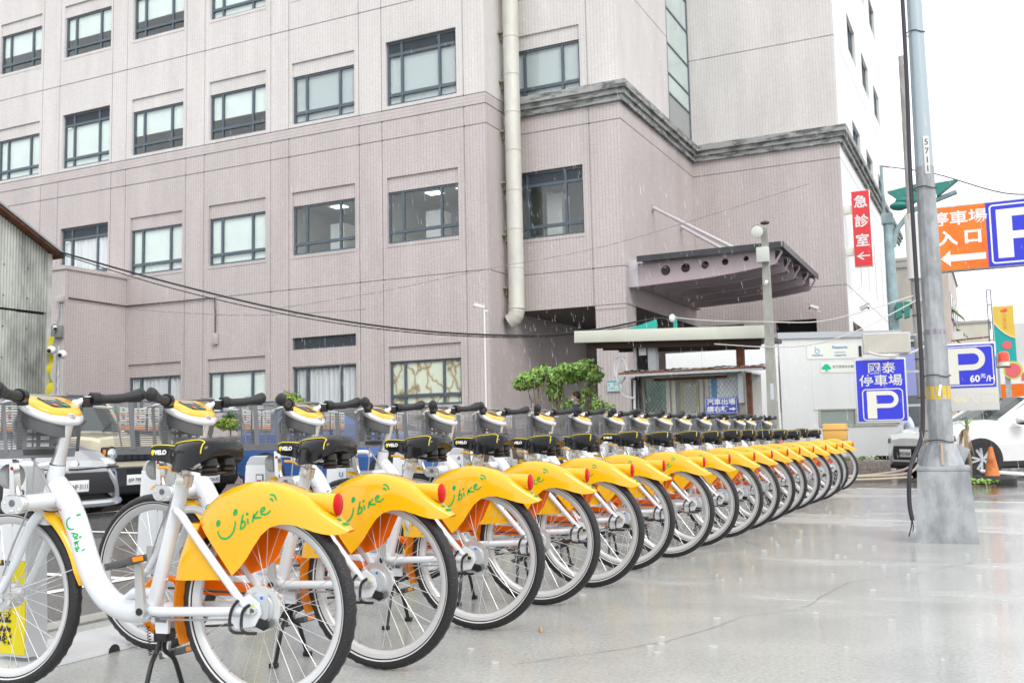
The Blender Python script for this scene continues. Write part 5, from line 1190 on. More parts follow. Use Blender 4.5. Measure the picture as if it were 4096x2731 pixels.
for i in range(30):
    k = MB(); blade(k, (-0.03, 0, 0.85), rnd.uniform(1.6, 5.6), rnd.uniform(0.06, 0.22), rnd.uniform(-0.1, 0.02), 0.013, rnd.uniform(0.25, 0.48)); k.obj('dead_leaf', deadm, t, fix=False)
# ------------------------------------------------------------------ vehicles
tyre_m = rub
def carpaint(name, col, metal=0.0): return mat(name, col, 0.28, metal, coat=1.0, noise_amt=0.05, noise_scale=3)
alloy = mat('alloy_rim', (0.55, 0.56, 0.58), 0.3, 0.8); trim_k = mat('black_plastic_trim', (0.025, 0.025, 0.028), 0.5); chrome = mat('chrome', (0.75, 0.76, 0.78), 0.12, 1.0)
plate_w = mat('plate_white', (0.74, 0.77, 0.77), 0.4); plate_k = mat('plate_ink', (0.03, 0.03, 0.035), 0.5)
headl = mat('headlight_glass', (0.55, 0.58, 0.6), 0.1, 0.6, spec=0.9); amber = mat('amber_lens', (0.75, 0.22, 0.02), 0.2); redl = mat('red_lens', (0.5, 0.01, 0.015), 0.15, spec=0.8)
def wheel(parent, x, y, z, r, w, side, spokes=5):
    o = bpy.data.objects.new('wheel', None); COL.objects.link(o); o.parent = parent; o.location = (x, y, z)
    MB().lathe([(r * 0.66, -w / 2), (r * 0.93, -w / 2), (r, -w / 2 + 0.03), (r, w / 2 - 0.03), (r * 0.93, w / 2), (r * 0.66, w / 2)], 'Y', 36).obj('tyre', tyre_m, o)
    MB().lathe([(r * 0.68, side * w / 2 * 0.98), (r * 0.64, side * w / 2 * 0.9), (r * 0.62, 0.0)], 'Y', 36).obj('rim', alloy, o)
    MB().cyl((0, side * 0.01, 0), (0, side * 0.02, 0), r * 0.64, 24).obj('disc', cam_k, o)
    for i in range(spokes):
        a = 2 * pi * i / spokes
        for s in (-1, 1):
            MB().tube([(0.03 * cos(a), side * w * 0.42, 0.03 * sin(a)), (r * 0.63 * cos(a + s * 0.22), side * w * 0.44, r * 0.63 * sin(a + s * 0.22))], r * 0.085, 6).obj('spoke', alloy, o)
    MB().cyl((0, side * w * 0.3, 0), (0, side * w * 0.5, 0), r * 0.13, 12).obj('hub_cap', alloy, o)
    return o
def car(label, loc, heading, paint, st, wb, wr, plate=None, group=None, name='parked_car', cat='car', pz=0.45, px=None, spokes=5, glass=(0, 0)):
    """st: stations from nose to tail: (x, half width, sill z, belt z, roof z, roof half width). x runs forward"""
    t = thing(name, label, cat, loc, heading, group)
    rings = []
    for (x, hw, zs_, zb, zr, hr) in st:
        h = [(hw * 0.90, zs_), (hw * 0.985, zs_ + 0.08), (hw, zs_ + (zb - zs_) * 0.55), (hw * 0.975, zb - 0.02), (hw * 0.95, zb + 0.015)]
        top = [(hr + (hw * 0.95 - hr) * 0.12, zr - (zr - zb) * 0.10), (hr * 0.92, zr - 0.012), (hr * 0.5, zr + 0.012)]
        half = h + top
        rings.append([(x, y, z) for y, z in half] + [(x, 0, st_z(zr))] + [(x, -y, z) for y, z in half[::-1]])
    n = len(rings[0])
    body = MB(); gl = MB()
    cab = [i for i in range(len(st)) if st[i][4] - st[i][3] > 0.30]
    for i in range(len(rings) - 1):
        a, b = st[i], st[i + 1]; ta, tb = a[4] - a[3], b[4] - b[3]
        for k_ in range(n - 1):
            q = [rings[i][k_], rings[i][k_ + 1], rings[i + 1][k_ + 1], rings[i + 1][k_]]
            side_g = k_ in (4, n - 6) and ta > 0.28 and tb > 0.28
            shield = (5 <= k_ <= n - 7) and (abs(a[4] - b[4]) > 0.25)
            if shield or side_g:
                c = sum((Vector(v) for v in q), Vector()) / 4; f = 0.93
                inn = [c + (Vector(v) - c) * Vector((f, f if not shield else 1.0, f)) for v in q]
                if side_g:
                    body.add(q + inn, [(0, 1, 5, 4), (1, 2, 6, 5), (2, 3, 7, 6), (3, 0, 4, 7)], True); gl.add(inn, [(0, 1, 2, 3)], False)
                else: gl.add(q, [(0, 1, 2, 3)], True)
            else: body.add(q, [(0, 1, 2, 3)], True)
    body.add(rings[0], [tuple(range(n))], False); body.add(rings[-1], [tuple(range(n))[::-1]], False)
    body.obj('body', paint, t, 40); gl.obj('windows', mat('car_window', (0.035, 0.045, 0.045), 0.06, spec=0.9), t, 40)
    MB().box(st[-1][0] + 0.1, -st[3][1] * 0.86, 0.16, st[0][0] - 0.1, st[3][1] * 0.86, st[3][2] + 0.1).obj('underbody', trim_k, t)
    for x in wb:
        for s in (-1, 1):
            hw = max(q[1] for q in st)
            k = MB().cyl((x, s * (hw - 0.24), wr), (x, s * (hw + 0.004), wr), wr * 1.17, 28); k.obj('wheel_arch', trim_k, t)
            wheel(t, x, s * (hw - 0.10), wr, wr, 0.21, s, spokes)
    if plate:
        x = px if px else st[0][0] + 0.03
        py = -0.16 if 'boxy' in label else 0.0
        p = MB().box(x, py - 0.16, pz - 0.075, x + 0.015, py + 0.16, pz + 0.075, 0.004).obj('number_plate', plate_w, t)
        text(plate, (x + 0.017, py, pz - 0.01), (0, 1, 0), (0, 0, 1), 0.085, plate_k, p, bold=0.001, sx=0.86)
    return t
def st_z(z): return z + 0.02
# silver hatchback
sil = carpaint('silver_paint', (0.50, 0.52, 0.55), 0.55)
t = car('silver hatchback parked nose out beside the first bike', (-12.65, 9.3, -0.02), 0.0, sil,
        [(1.82, 0.55, 0.28, 0.50, 0.62, 0.45), (1.75, 0.74, 0.2, 0.56, 0.70, 0.6), (1.45, 0.82, 0.2, 0.70, 0.84, 0.68), (1.0, 0.84, 0.2, 0.80, 0.94, 0.70), (0.75, 0.84, 0.2, 0.86, 1.0, 0.68), (0.05, 0.84, 0.2, 0.92, 1.42, 0.56), (-0.9, 0.84, 0.2, 0.95, 1.46, 0.56), (-1.6, 0.82, 0.22, 0.98, 1.38, 0.54), (-1.95, 0.74, 0.3, 0.98, 1.05, 0.5)],
        (1.15, -1.3), 0.3, 'ANF·3111', 'cars parked behind the bikes', pz=0.385, px=1.85)
MB().box(1.78, -0.62, 0.27, 1.84, 0.62, 0.56, 0.02).obj('grille', trim_k, t)
MB().tube(smooth_path([(1.72, -0.78, 0.16), (1.84, -0.5, 0.15), (1.86, 0, 0.15), (1.84, 0.5, 0.15), (1.72, 0.78, 0.16)], 4), 0.05, 8).obj('bumper_lip', sil, t)
MB().tube(smooth_path([(1.80, 0.5, 0.58), (1.82, 0.62, 0.40), (1.76, 0.70, 0.2)], 4), 0.045, 8).obj('bumper_side', sil, t); MB().tube(smooth_path([(1.80, -0.5, 0.58), (1.82, -0.62, 0.40), (1.76, -0.70, 0.2)], 4), 0.045, 8).obj('bumper_side', sil, t)
for s in (-1, 1):
    MB().ell((1.62, s * 0.60, 0.66), (0.2, 0.15, 0.09)).obj('headlight', headl, t); MB().cyl((1.74, s * 0.66, 0.33), (1.80, s * 0.66, 0.33), 0.05, 14).obj('fog_lamp', headl, t)
MB().lathe([(0.0, 0.03), (0.05, 0.02), (0.075, 0.0)], 'X', 20, (1.79, 0, 0.645)).obj('badge', chrome, t); MB().tube([(1.80, 0.7, 0.62), (1.83, 0, 0.60), (1.80, -0.7, 0.62)], 0.012, 6).obj('bonnet_gap', trim_k, t)
# beige boxy off-roader
bei = carpaint('beige_paint', (0.58, 0.53, 0.38))
t = car('beige boxy off-roader with round headlights and black bumper', (-13.55, 11.31, -0.02), 0.0, bei,
        [(1.68, 0.74, 0.52, 0.96, 1.00, 0.70), (1.55, 0.77, 0.5, 1.0, 1.03, 0.72), (0.7, 0.79, 0.45, 1.05, 1.09, 0.74), (0.58, 0.79, 0.4, 1.08, 1.12, 0.74), (0.22, 0.79, 0.4, 1.1, 1.66, 0.68), (-0.8, 0.79, 0.4, 1.1, 1.70, 0.70), (-1.6, 0.79, 0.4, 1.1, 1.70, 0.70), (-1.75, 0.76, 0.45, 1.1, 1.62, 0.68)],
        (1.05, -1.15), 0.345, 'BFP·7990', 'cars parked behind the bikes', pz=0.385, px=1.80)
MB().box(1.665, -0.70, 0.66, 1.71, 0.70, 0.88, 0.03).obj('grille', trim_k, t)
for s in (-1, 1):
    MB().lathe([(0.0, 0.05), (0.07, 0.04), (0.095, 0.015), (0.10, 0.0)], 'X', 22, (1.705, s * 0.52, 0.77)).obj('headlight', headl, t)
    MB().lathe([(0.098, 0.0), (0.115, 0.03), (0.12, 0.0)], 'X', 22, (1.70, s * 0.52, 0.77)).obj('headlight_ring', trim_k, t)
    MB().box(1.70, s * 0.685, 0.76, 1.73, s * 0.645, 0.84, 0.008).obj('indicator', amber, t)
    MB().tube([(0.60, s * 0.72, 1.10), (0.24, s * 0.66, 1.66)], 0.03, 6).obj('windscreen_pillar', bei, t)
for i in range(5): MB().box(1.70, -0.28 + i * 0.13, 0.69, 1.725, -0.23 + i * 0.13, 0.85).obj('grille_slot', cam_k, t)
MB().prism([(1.55, 0.22), (1.76, 0.20), (1.80, 0.30), (1.79, 0.56), (1.55, 0.60)], -0.80, 0.80, 'Y').obj('bumper', trim_k, t)
MB().box(1.785, -0.3, 0.46, 1.80, 0.3, 0.55).obj('mesh_grille', cam_k, t)
MB().box(1.25, -0.87, 0.55, 1.6, -0.74, 0.66, 0.02).obj('fender_flare', trim_k, t); MB().box(1.25, 0.74, 0.55, 1.6, 0.87, 0.66, 0.02).obj('fender_flare', trim_k, t)
for a in (-0.3, 0.25): MB().tube([(0.66, a, 1.125), (0.5, a + 0.35, 1.3)], 0.012, 5).obj('wiper', trim_k, t)
# dark cars
dk = carpaint('charcoal_paint', (0.05, 0.055, 0.065), 0.3)
t = car('charcoal car partly hidden behind the second saddle', (-14.25, 13.62, -0.02), 0.0, dk,
        [(1.72, 0.7, 0.2, 0.62, 0.72, 0.6), (1.5, 0.82, 0.2, 0.7, 0.8, 0.7), (0.7, 0.84, 0.2, 0.85, 0.92, 0.72), (0.0, 0.84, 0.2, 0.9, 1.38, 0.6), (-1.2, 0.84, 0.2, 0.92, 1.40, 0.58), (-1.9, 0.78, 0.25, 0.92, 0.98, 0.56)], (1.0, -1.3), 0.31, '0316·XS', 'cars parked behind the bikes', pz=0.285, px=1.76)
for s in (-1, 1): MB().ell((1.60, s * 0.6, 0.56), (0.12, 0.16, 0.07)).obj('headlight', headl, t)
MB().box(1.68, -0.6, 0.2, 1.75, 0.6, 0.48, 0.02).obj('grille', cam_k, t)
blu = carpaint('blue_paint', (0.045, 0.12, 0.36), 0.2)
t = car('bright blue car parked behind the fourth and fifth bikes', (-9.9, 14.35, -0.03), 0.0, blu,
        [(1.95, 0.7, 0.22, 0.75, 0.82, 0.66), (1.8, 0.84, 0.2, 0.86, 0.93, 0.75), (1.0, 0.87, 0.2, 0.98, 1.03, 0.78), (0.75, 0.87, 0.2, 1.0, 1.06, 0.78), (0.1, 0.87, 0.2, 1.03, 1.42, 0.66), (-1.2, 0.87, 0.2, 1.05, 1.45, 0.64), (-1.8, 0.85, 0.25, 1.05, 1.36, 0.62), (-2.0, 0.78, 0.3, 1.0, 1.05, 0.6)], (1.15, -1.3), 0.34, None, 'cars parked behind the bikes', spokes=10)
MB().box(1.93, -0.55, 0.42, 1.98, 0.55, 0.62, 0.02).obj('grille', trim_k, t)
for i in range(4): MB().box(1.975, -0.5, 0.45 + i * 0.04, 1.985, 0.5, 0.465 + i * 0.04).obj('grille_bar', chrome, t)
for s in (-1, 1): MB().ell((1.84, s * 0.66, 0.72), (0.12, 0.14, 0.08)).obj('headlight', headl, t)
MB().ell((0.72, -0.98, 1.03), (0.08, 0.10, 0.06)).obj('mirror', trim_k, t)
gry = carpaint('grey_paint', (0.085, 0.095, 0.105), 0.4)
t = car('dark grey hatchback with a roof spoiler in front of the booth', (-5.35, 18.2, -0.05), pi, gry,
        [(1.85, 0.62, 0.2, 0.55, 0.62, 0.5), (1.6, 0.78, 0.2, 0.66, 0.74, 0.66), (0.9, 0.80, 0.2, 0.78, 0.84, 0.66), (0.3, 0.80, 0.2, 0.82, 1.14, 0.56), (-0.7, 0.80, 0.2, 0.84, 1.20, 0.56), (-1.35, 0.80, 0.22, 0.86, 1.14, 0.54), (-1.9, 0.74, 0.25, 0.82, 0.86, 0.6), (-2.0, 0.66, 0.3, 0.74, 0.78, 0.56)], (1.15, -1.2), 0.29, None, 'cars parked behind the bikes')
MB().prism([(-1.15, 1.20), (-1.66, 1.165), (-1.66, 1.145), (-1.2, 1.12)], -0.56, 0.56, 'Y').obj('spoiler', gry, t)
for s in (-1, 1): MB().ell((-1.92, s * 0.58, 0.72), (0.08, 0.14, 0.08)).obj('tail_lamp', redl, t)
# white crossover on the right
CAR_MARK = 1
wht = carpaint('pearl_white_paint', (0.76, 0.77, 0.78))
a_ = pi + radians(38)
t = car('white crossover car parked behind the big post at the right', (0.177, 23.01, -0.10), a_, wht,
        [(2.08, 0.50, 0.30, 0.62, 0.74, 0.45), (2.0, 0.72, 0.22, 0.68, 0.84, 0.6), (1.70, 0.85, 0.2, 0.78, 0.93, 0.72), (1.1, 0.88, 0.2, 0.90, 1.03, 0.74), (0.78, 0.88, 0.2, 0.95, 1.07, 0.72), (0.05, 0.88, 0.2, 0.99, 1.50, 0.60), (-0.9, 0.88, 0.2, 1.02, 1.56, 0.60), (-1.7, 0.87, 0.22, 1.08, 1.48, 0.56), (-2.12, 0.80, 0.3, 1.0, 1.08, 0.55)],
        (1.28, -1.30), 0.34, 'AYD·5638', None, pz=0.47, px=2.12)
MB().prism([(2.0, 0.32), (2.09, 0.34), (2.09, 0.60), (2.03, 0.66)], -0.42, 0.42, 'Y').obj('grille', cam_k, t)
for i in range(4): MB().box(2.085, -0.40, 0.37 + i * 0.055, 2.098, 0.40, 0.385 + i * 0.055).obj('grille_bar', trim_k, t)
MB().prism([(1.93, 0.66), (2.06, 0.66), (2.05, 0.75), (1.93, 0.78)], -0.62, 0.62, 'Y').obj('chrome_bar', mat('dark_chrome', (0.22, 0.23, 0.24), 0.15, 0.9), t)
for s in (-1, 1):
    k = MB().prism([(2.02, s * 0.30), (1.96, s * 0.62), (1.72, s * 0.84), (1.74, s * 0.70), (1.9, s * 0.5)], 0.69, 0.79, 'Z'); k.obj('headlight', headl, t)
    MB().box(1.90, s * 0.45, 0.17, 2.0, s * 0.78, 0.27, 0.02).obj('bumper_vent', trim_k, t)
    MB().tube(smooth_path([(2.05, s * 0.44, 0.66), (2.09, s * 0.46, 0.45), (2.05, s * 0.55, 0.30)], 4), 0.03, 8).obj('bumper_fold', wht, t)
    MB().prism([(1.0, 0.2), (-1.02, 0.2), (-1.02, 0.30), (1.0, 0.30)], s * 0.86, s * 0.892, 'Y').obj('sill_trim', trim_k, t)
    MB().tube([(0.80, s * 0.72, 1.05), (0.07, s * 0.60, 1.49)], 0.03, 6).obj('windscreen_pillar', wht, t)
    MB().ell((0.58, s * 1.02, 1.06), (0.10, 0.13, 0.075)).obj('mirror', wht, t); MB().ell((0.55, s * 1.02, 1.01), (0.10, 0.13, 0.045)).obj('mirror_base', trim_k, t)
    MB().obox((-0.42, s * 0.905, 0.90), (0.18, 0.02, 0.03), (0, 0, 0), 0.008).obj('door_handle', wht, t)
MB().box(2.05, -0.46, 0.205, 2.09, 0.46, 0.29, 0.02).obj('lower_grille', trim_k, t)
for s in (-1, 1): MB().tube([(2.075, s * 0.03, 0.68), (2.075, s * 0.045, 0.74)], 0.008, 6).obj('badge', chrome, t)
MB().box(2.072, -0.035, 0.705, 2.08, 0.035, 0.715).obj('badge', chrome, t)
t.scale = (1.15, 1.15, 1.03)
# scooters
def scooter(label, loc, rz, bodym, boxm=None):
    t = thing('scooter', label, 'scooter', loc, rz)
    for x in (0.62, -0.62): 
        o = bpy.data.objects.new('wheel', None); COL.objects.link(o); o.parent = t; o.location = (x, 0, 0.22)
        MB().lathe([(0.13, -0.045), (0.2, -0.045), (0.22, -0.02), (0.22, 0.02), (0.2, 0.045), (0.13, 0.045)], 'Y', 24).obj('tyre', tyre_m, o); MB().cyl((0, -0.04, 0), (0, 0.04, 0), 0.13, 16).obj('rim', alloy, o)
    MB().loft([[(x, y * w, z) for y, z in ((-1, z0), (-1, z1 - 0.03), (-0.6, z1), (0.6, z1), (1, z1 - 0.03), (1, z0))] for x, w, z0, z1 in ((-0.8, 0.08, 0.45, 0.68), (-0.5, 0.14, 0.35, 0.72), (-0.1, 0.15, 0.3, 0.70), (0.05, 0.14, 0.28, 0.40), (0.35, 0.14, 0.28, 0.36))]).obj('body', bodym, t)
    MB().prism([(0.35, 0.30), (0.45, 0.30), (0.60, 0.92), (0.50, 0.95)], -0.17, 0.17, 'Y').obj('leg_shield', bodym, t)
    MB().loft([[(x, y * w, z) for y, z in ((-1, 0.71), (-0.8, 0.78), (0.8, 0.78), (1, 0.71))] for x, w in ((-0.72, 0.11), (-0.4, 0.14), (-0.05, 0.12))]).obj('seat', trim_k, t)
    MB().tube([(0.46, -0.32, 1.02), (0.53, -0.1, 1.0), (0.53, 0.1, 1.0), (0.46, 0.32, 1.02)], 0.018, 8).obj('handlebar', trim_k, t)
    MB().cyl((0.62, 0, 0.22), (0.50, 0, 0.98), 0.03, 8).obj('fork', alloy, t); MB().ell((0.60, 0, 0.90), (0.06, 0.09, 0.08)).obj('headlight', headl, t)
    for s in (-1, 1): MB().tube([(0.48, s * 0.25, 1.03), (0.44, s * 0.36, 1.2)], 0.006, 5).obj('mirror_stem', trim_k, t); MB().ell((0.44, s * 0.37, 1.23), (0.015, 0.06, 0.04)).obj('mirror', trim_k, t)
    if boxm: MB().box(-0.98, -0.17, 0.80, -0.62, 0.17, 1.08, 0.02).obj('top_box', boxm, t); MB().box(-0.99, -0.175, 0.965, -0.61, 0.175, 0.985, 0.004).obj('box_lid_seam', mat('amber_box_dark', (0.35, 0.18, 0.05), 0.5), t)
    return t
scooter('red scooter with a yellow top box parked past the last bike', (-3.30, 17.5, -0.10), pi, mat('scooter_red', (0.60, 0.02, 0.03), 0.25, coat=1), mat('amber_box', (0.70, 0.40, 0.10), 0.4))
scooter('red and black scooter ridden by a person in a pale raincoat', (-2.35, 29.0, -0.18), pi * 0.93, mat('scooter_red', (0.60, 0.02, 0.03), 0.25, coat=1))

# ------------------------------------------------------------------ people
skin = mat('skin', (0.50, 0.30, 0.21), 0.5); hair_m = mat('black_hair', (0.015, 0.012, 0.012), 0.5)
def figure(label, loc, rz, joints, edges, radii, cloth, cover=None, root=0):
    t = thing('person', label, 'person', loc, rz)
    me = bpy.data.meshes.new('body'); me.from_pydata(joints, edges, []); o = bpy.data.objects.new('body', me); COL.objects.link(o)
    md = o.modifiers.new('s', 'SKIN'); 
    for i, r in enumerate(radii): me.skin_vertices[0].data[i].radius = r if isinstance(r, tuple) else (r, r)
    me.skin_vertices[0].data[root].use_root = True
    o.modifiers.new('u', 'SUBSURF').levels = 2
    dg = bpy.context.evaluated_depsgraph_get(); m2 = bpy.data.meshes.new_from_object(o.evaluated_get(dg)); bpy.data.objects.remove(o)
    m2.polygons.foreach_set('use_smooth', [True] * len(m2.polygons)); m2.materials.clear(); m2.materials.append(cloth)
    b = bpy.data.objects.new('body', m2); COL.objects.link(b); b.parent = t
    return t
def head(t, p, mask, hm=hair_m, tilt=0.0):
    x, y, z = p
    k = MB().ell((x, y, z), (0.095, 0.078, 0.115), 20, 14); k.tube([(x - 0.01, y, z - 0.2), (x, y, z - 0.06)], 0.05, 12)
    k.ell((x + 0.095, y, z - 0.005), (0.022, 0.014, 0.02), 8, 6)
    for s in (-1, 1): k.ell((x - 0.005, y + s * 0.08, z - 0.005), (0.018, 0.01, 0.028), 8, 6)
    k.obj('head', skin, t)
    h = MB(); h.ell((x - 0.018, y, z + 0.03), (0.098, 0.086, 0.105), 20, 14); h.obj('hair', hm, t)
    for s in (-1, 1): MB().ell((x + 0.085, y + s * 0.032, z + 0.012), (0.009, 0.013, 0.006), 8, 6).obj('eye', cam_k, t)
    MB().ell((x + 0.055, y, z - 0.055), (0.055, 0.066, 0.05), 14, 10).obj('mask', mask, t)
def hand(k, p, d):
    p = Vector(p); d = Vector(d).normalized(); s = d.orthogonal().normalized()
    k.ell(p + d * 0.04, (0.035, 0.03, 0.045), 10, 8)
    for i, L in enumerate((0.06, 0.07, 0.068, 0.055)):
        q = p + d * 0.07 + s * (i - 1.5) * 0.018; k.tube([q, q + d * L * 0.5, q + d * L * 0.9 + d.cross(s) * 0.015], 0.009, 6)
    q = p + s * 0.035 + d * 0.02; k.tube([q, q + s * 0.02 + d * 0.03, q + s * 0.02 + d * 0.055], 0.01, 6)
bm_ = [(0, 0, 0.92), (0, 0, 1.12), (0, 0, 1.34), (0, 0, 1.46), (0, 0.17, 1.38), (0.02, 0.22, 1.12), (0.1, 0.22, 0.92), (0, -0.17, 1.38), (-0.03, -0.22, 1.12), (0.05, -0.22, 0.9), (0, 0.09, 0.86), (0.05, 0.1, 0.48), (0.0, 0.1, 0.08), (0.12, 0.1, 0.04), (0, -0.09, 0.86), (-0.02, -0.1, 0.48), (-0.12, -0.1, 0.1), (-0.0, -0.1, 0.04)]
be = [(0, 1), (1, 2), (2, 3), (2, 4), (4, 5), (5, 6), (2, 7), (7, 8), (8, 9), (0, 10), (10, 11), (11, 12), (12, 13), (0, 14), (14, 15), (15, 16), (16, 17)]
br = [(0.11, 0.15), (0.10, 0.14), (0.11, 0.17), 0.06, 0.06, 0.045, 0.033, 0.06, 0.045, 0.033, 0.085, 0.06, 0.045, 0.04, 0.085, 0.06, 0.045, 0.04]
navy = mat('navy_polo', (0.02, 0.05, 0.11), 0.8); mask_b = mat('mask_blue', (0.45, 0.62, 0.72), 0.8)
p1 = figure('man in a dark navy shirt and pale face mask walking behind the small trees', (-8.40, 20.55, 0.12), radians(195), bm_, be, br, navy)
head(p1, (0.02, 0, 1.60), mask_b); k = MB(); hand(k, (0.11, 0.22, 0.90), (0.2, 0, -1)); hand(k, (0.06, -0.22, 0.88), (0.2, 0, -1)); k.obj('hands', skin, p1)
o = MB().box(-9.9, 20.2, -0.3, -7.6, 21.7, 0.12).obj('walkway', kerb_m); o['kind'] = 'structure'
sj = [(0, 0, 0.80), (0.02, 0, 1.02), (0.06, 0, 1.26), (0.07, 0, 1.36), (0.08, 0.17, 1.28), (0.2, 0.24, 1.08), (0.42, 0.26, 1.02), (0.08, -0.17, 1.28), (0.2, -0.24, 1.08), (0.42, -0.26, 1.02), (0.05, 0.1, 0.80), (0.40, 0.14, 0.78), (0.36, 0.14, 0.40), (0.5, 0.14, 0.36), (0.05, -0.1, 0.80), (0.40, -0.14, 0.78), (0.36, -0.14, 0.40), (0.5, -0.14, 0.36)]
rr_ = [(0.15, 0.18), (0.15, 0.17), (0.14, 0.19), 0.07, 0.08, 0.065, 0.045, 0.08, 0.065, 0.045, 0.1, 0.09, 0.06, 0.05, 0.1, 0.09, 0.06, 0.05]
p2 = figure('rider in a pale blue raincoat and pink mask on a red scooter', (-2.2, 29.0, -0.18), pi * 0.93, sj, be, rr_, mat('pale_raincoat', (0.50, 0.58, 0.72), 0.3))
head(p2, (0.10, 0, 1.50), mat('mask_pink', (0.70, 0.42, 0.52), 0.8)); k = MB(); hand(k, (0.43, 0.26, 1.0), (1, 0.1, 0)); hand(k, (0.43, -0.26, 1.0), (1, -0.1, 0)); k.obj('hands', skin, p2)
# ------------------------------------------------------------------ docking stations
dock_w = mat('dock_white', (0.78, 0.80, 0.82), 0.3); dock_g = mat('dock_grey', (0.50, 0.52, 0.53), 0.4); dock_y = mat('dock_yellow', (0.72, 0.60, 0.0), 0.4)
ink_k = mat('print_black', (0.02, 0.02, 0.02), 0.5); ink_r = mat('print_red', (0.45, 0.03, 0.06), 0.4); ink_b = mat('print_blue', (0.03, 0.12, 0.30), 0.4)
BP = thing('dock_base', 'long white metal base plate running under the docking posts', 'base plate', (-3.70, 8.5, 0))
for i in range(8):
    y0 = -6.2 + i * 1.72; y1 = y0 + 1.712
    k = MB().prism([(-0.22, 0.001), (0.22, 0.001), (0.215, 0.020), (-0.215, 0.020)], y0, y1, 'Y'); k.obj('base_panel', mat('base_plate_white', (0.66, 0.68, 0.69), 0.16, spec=0.7, rough_var=0.08, noise_scale=3), BP)
k = MB()
for i in range(8): k.cyl((0.2205, -5.3 + i * 1.72, 0.004), (0.2225, -5.3 + i * 1.72, 0.004), 0.03, 12)
k.obj('cable_notch', dark_m, BP)
def make_dock(odd):
    t = thing('docking_post', 'x', 'docking post', (0, 0, 0), 0, 'bicycle docking posts')
    def sec(z, x0, x1, y): return [(x0, -y, z), (x1, -y, z), (x1, y, z), (x0, y, z)]
    k = MB().loft([sec(0.02, -0.12, 0.085, 0.05), sec(0.35, -0.105, 0.075, 0.048), sec(0.70, -0.085, 0.062, 0.044)], smooth=False)
    k.loft([sec(0.70, -0.085, 0.062, 0.044), sec(0.755, -0.075, 0.056, 0.042), sec(0.785, -0.055, 0.045, 0.038), sec(0.79, -0.03, 0.03, 0.03)], smooth=True)
    k.obj('housing', dock_g, t)
    def fc(z, ins):
        f = min(1, z / 0.7); return (-0.12 + 0.035 * f + ins, 0.085 - 0.023 * f - ins, -0.05 + 0.006 * f - 0.002)
    def panel(z0, z1, m, nm, ins=0.006, o=0.0):
        k = MB(); a0, a1, y0 = fc(z0, ins); b0, b1, y1 = fc(z1, ins)
        k.add([(a0, y0 - o, z0), (a1, y0 - o, z0), (b1, y1 - o, z1), (b0, y1 - o, z1)], [(0, 1, 2, 3)]); return k.obj(nm, m, t, fix=False)
    if odd:
        panel(0.03, 0.40, dock_y, 'yellow_panel'); panel(0.403, 0.74, dock_w, 'white_panel')
        for i, ch in enumerate('掃碼登錄'):
            text(ch, (-0.045 + 0.005 * (i % 2), -0.0535, 0.36 - 0.088 * i), (1, 0, 0), (0, 0, 1), 0.075, ink_k, t, bold=0.003)
        k = MB(); k.box(-0.005, -0.0505, 0.63, 0.045, -0.0495, 0.69); k.obj('print_frame', ink_k, t); MB().box(0.0, -0.052, 0.635, 0.04, -0.0507, 0.685).obj('print_paper', dock_w, t); MB().box(0.005, -0.0535, 0.64, 0.035, -0.0522, 0.66).obj('print_red', ink_r, t)
    else:
        panel(0.03, 0.74, dock_w, 'white_panel')
        k = MB()
        for r in (0.014, 0.026): k.tube([(0.035 - r * cos(a), -0.0495, 0.70 + r * sin(a)) for a in [i * pi / 12 for i in range(1, 6)]][::-1], 0.0035, 5)
        k.obj('signal_arcs', ink_r, t); text('U', (0.025, -0.051, 0.655), (1, 0, 0), (0, 0, 1), 0.045, ink_b, t)
    k = MB().tube(smooth_path([(0.02, 0.03, 0.78), (0.10, 0.04, 0.79), (0.16, 0.05, 0.785), (0.17, 0.05, 0.76)], 4), 0.012, 8); k.obj('handle', white_m, t)
    MB().box(0.06, 0.0, 0.55, 0.10, 0.06, 0.68, 0.008).obj('lock_slot', dock_g, t)
    return t
dproto = [make_dock(True), make_dock(False)]
ords = ['nearest', 'second', 'third', 'fourth', 'fifth', 'sixth', 'seventh', 'eighth', 'ninth', 'tenth', 'eleventh', 'twelfth', 'thirteenth', 'fourteenth', 'fifteenth', 'sixteenth', 'seventeenth']
for i in range(17):
    o = dproto[i % 2] if i < 2 else copy_tree(dproto[i % 2])
    o.location = (-3.67, 2.90 + 0.745 * i, 0.018)
    o['label'] = (f'white docking post with a yellow instruction panel, by the front wheel of the {ords[i]} bike' if i % 2 == 0 else f'plain white docking post with red signal arcs, by the front wheel of the {ords[i]} bike')

# ------------------------------------------------------------------ the bicycle; x forward, y to its left, origin under the rear hub
white_fr = mat('frame_white', (0.63, 0.66, 0.70), 0.22, coat=0.8, bump=0.04, bump_scale=220)
yel_b = mat('fender_yellow', (0.86, 0.47, 0.004), 0.2, coat=0.9, bump=0.03, bump_scale=260)
org_b = mat('orange_part_inner_glow', (1.0, 0.30, 0.005), 0.35)  # stands for light through the yellow shell on inner faces; chain parts are orange
def translucent(m, col, f):
    n = m.node_tree; p = n.nodes['Principled BSDF']; o = n.nodes['Material Output']
    t = NN(m, 'ShaderNodeBsdfTranslucent'); t.inputs['Color'].default_value = (*col, 1); x = NN(m, 'ShaderNodeMixShader'); x.inputs[0].default_value = f
    LK(m, p.outputs[0], x.inputs[1]); LK(m, t.outputs[0], x.inputs[2]); LK(m, x.outputs[0], o.inputs['Surface'])
translucent(yel_b, (1.0, 0.56, 0.02), 0.15); translucent(org_b, (1.0, 0.36, 0.01), 0.5)
green_i = mat('logo_green', (0.0, 0.36, 0.07), 0.4)
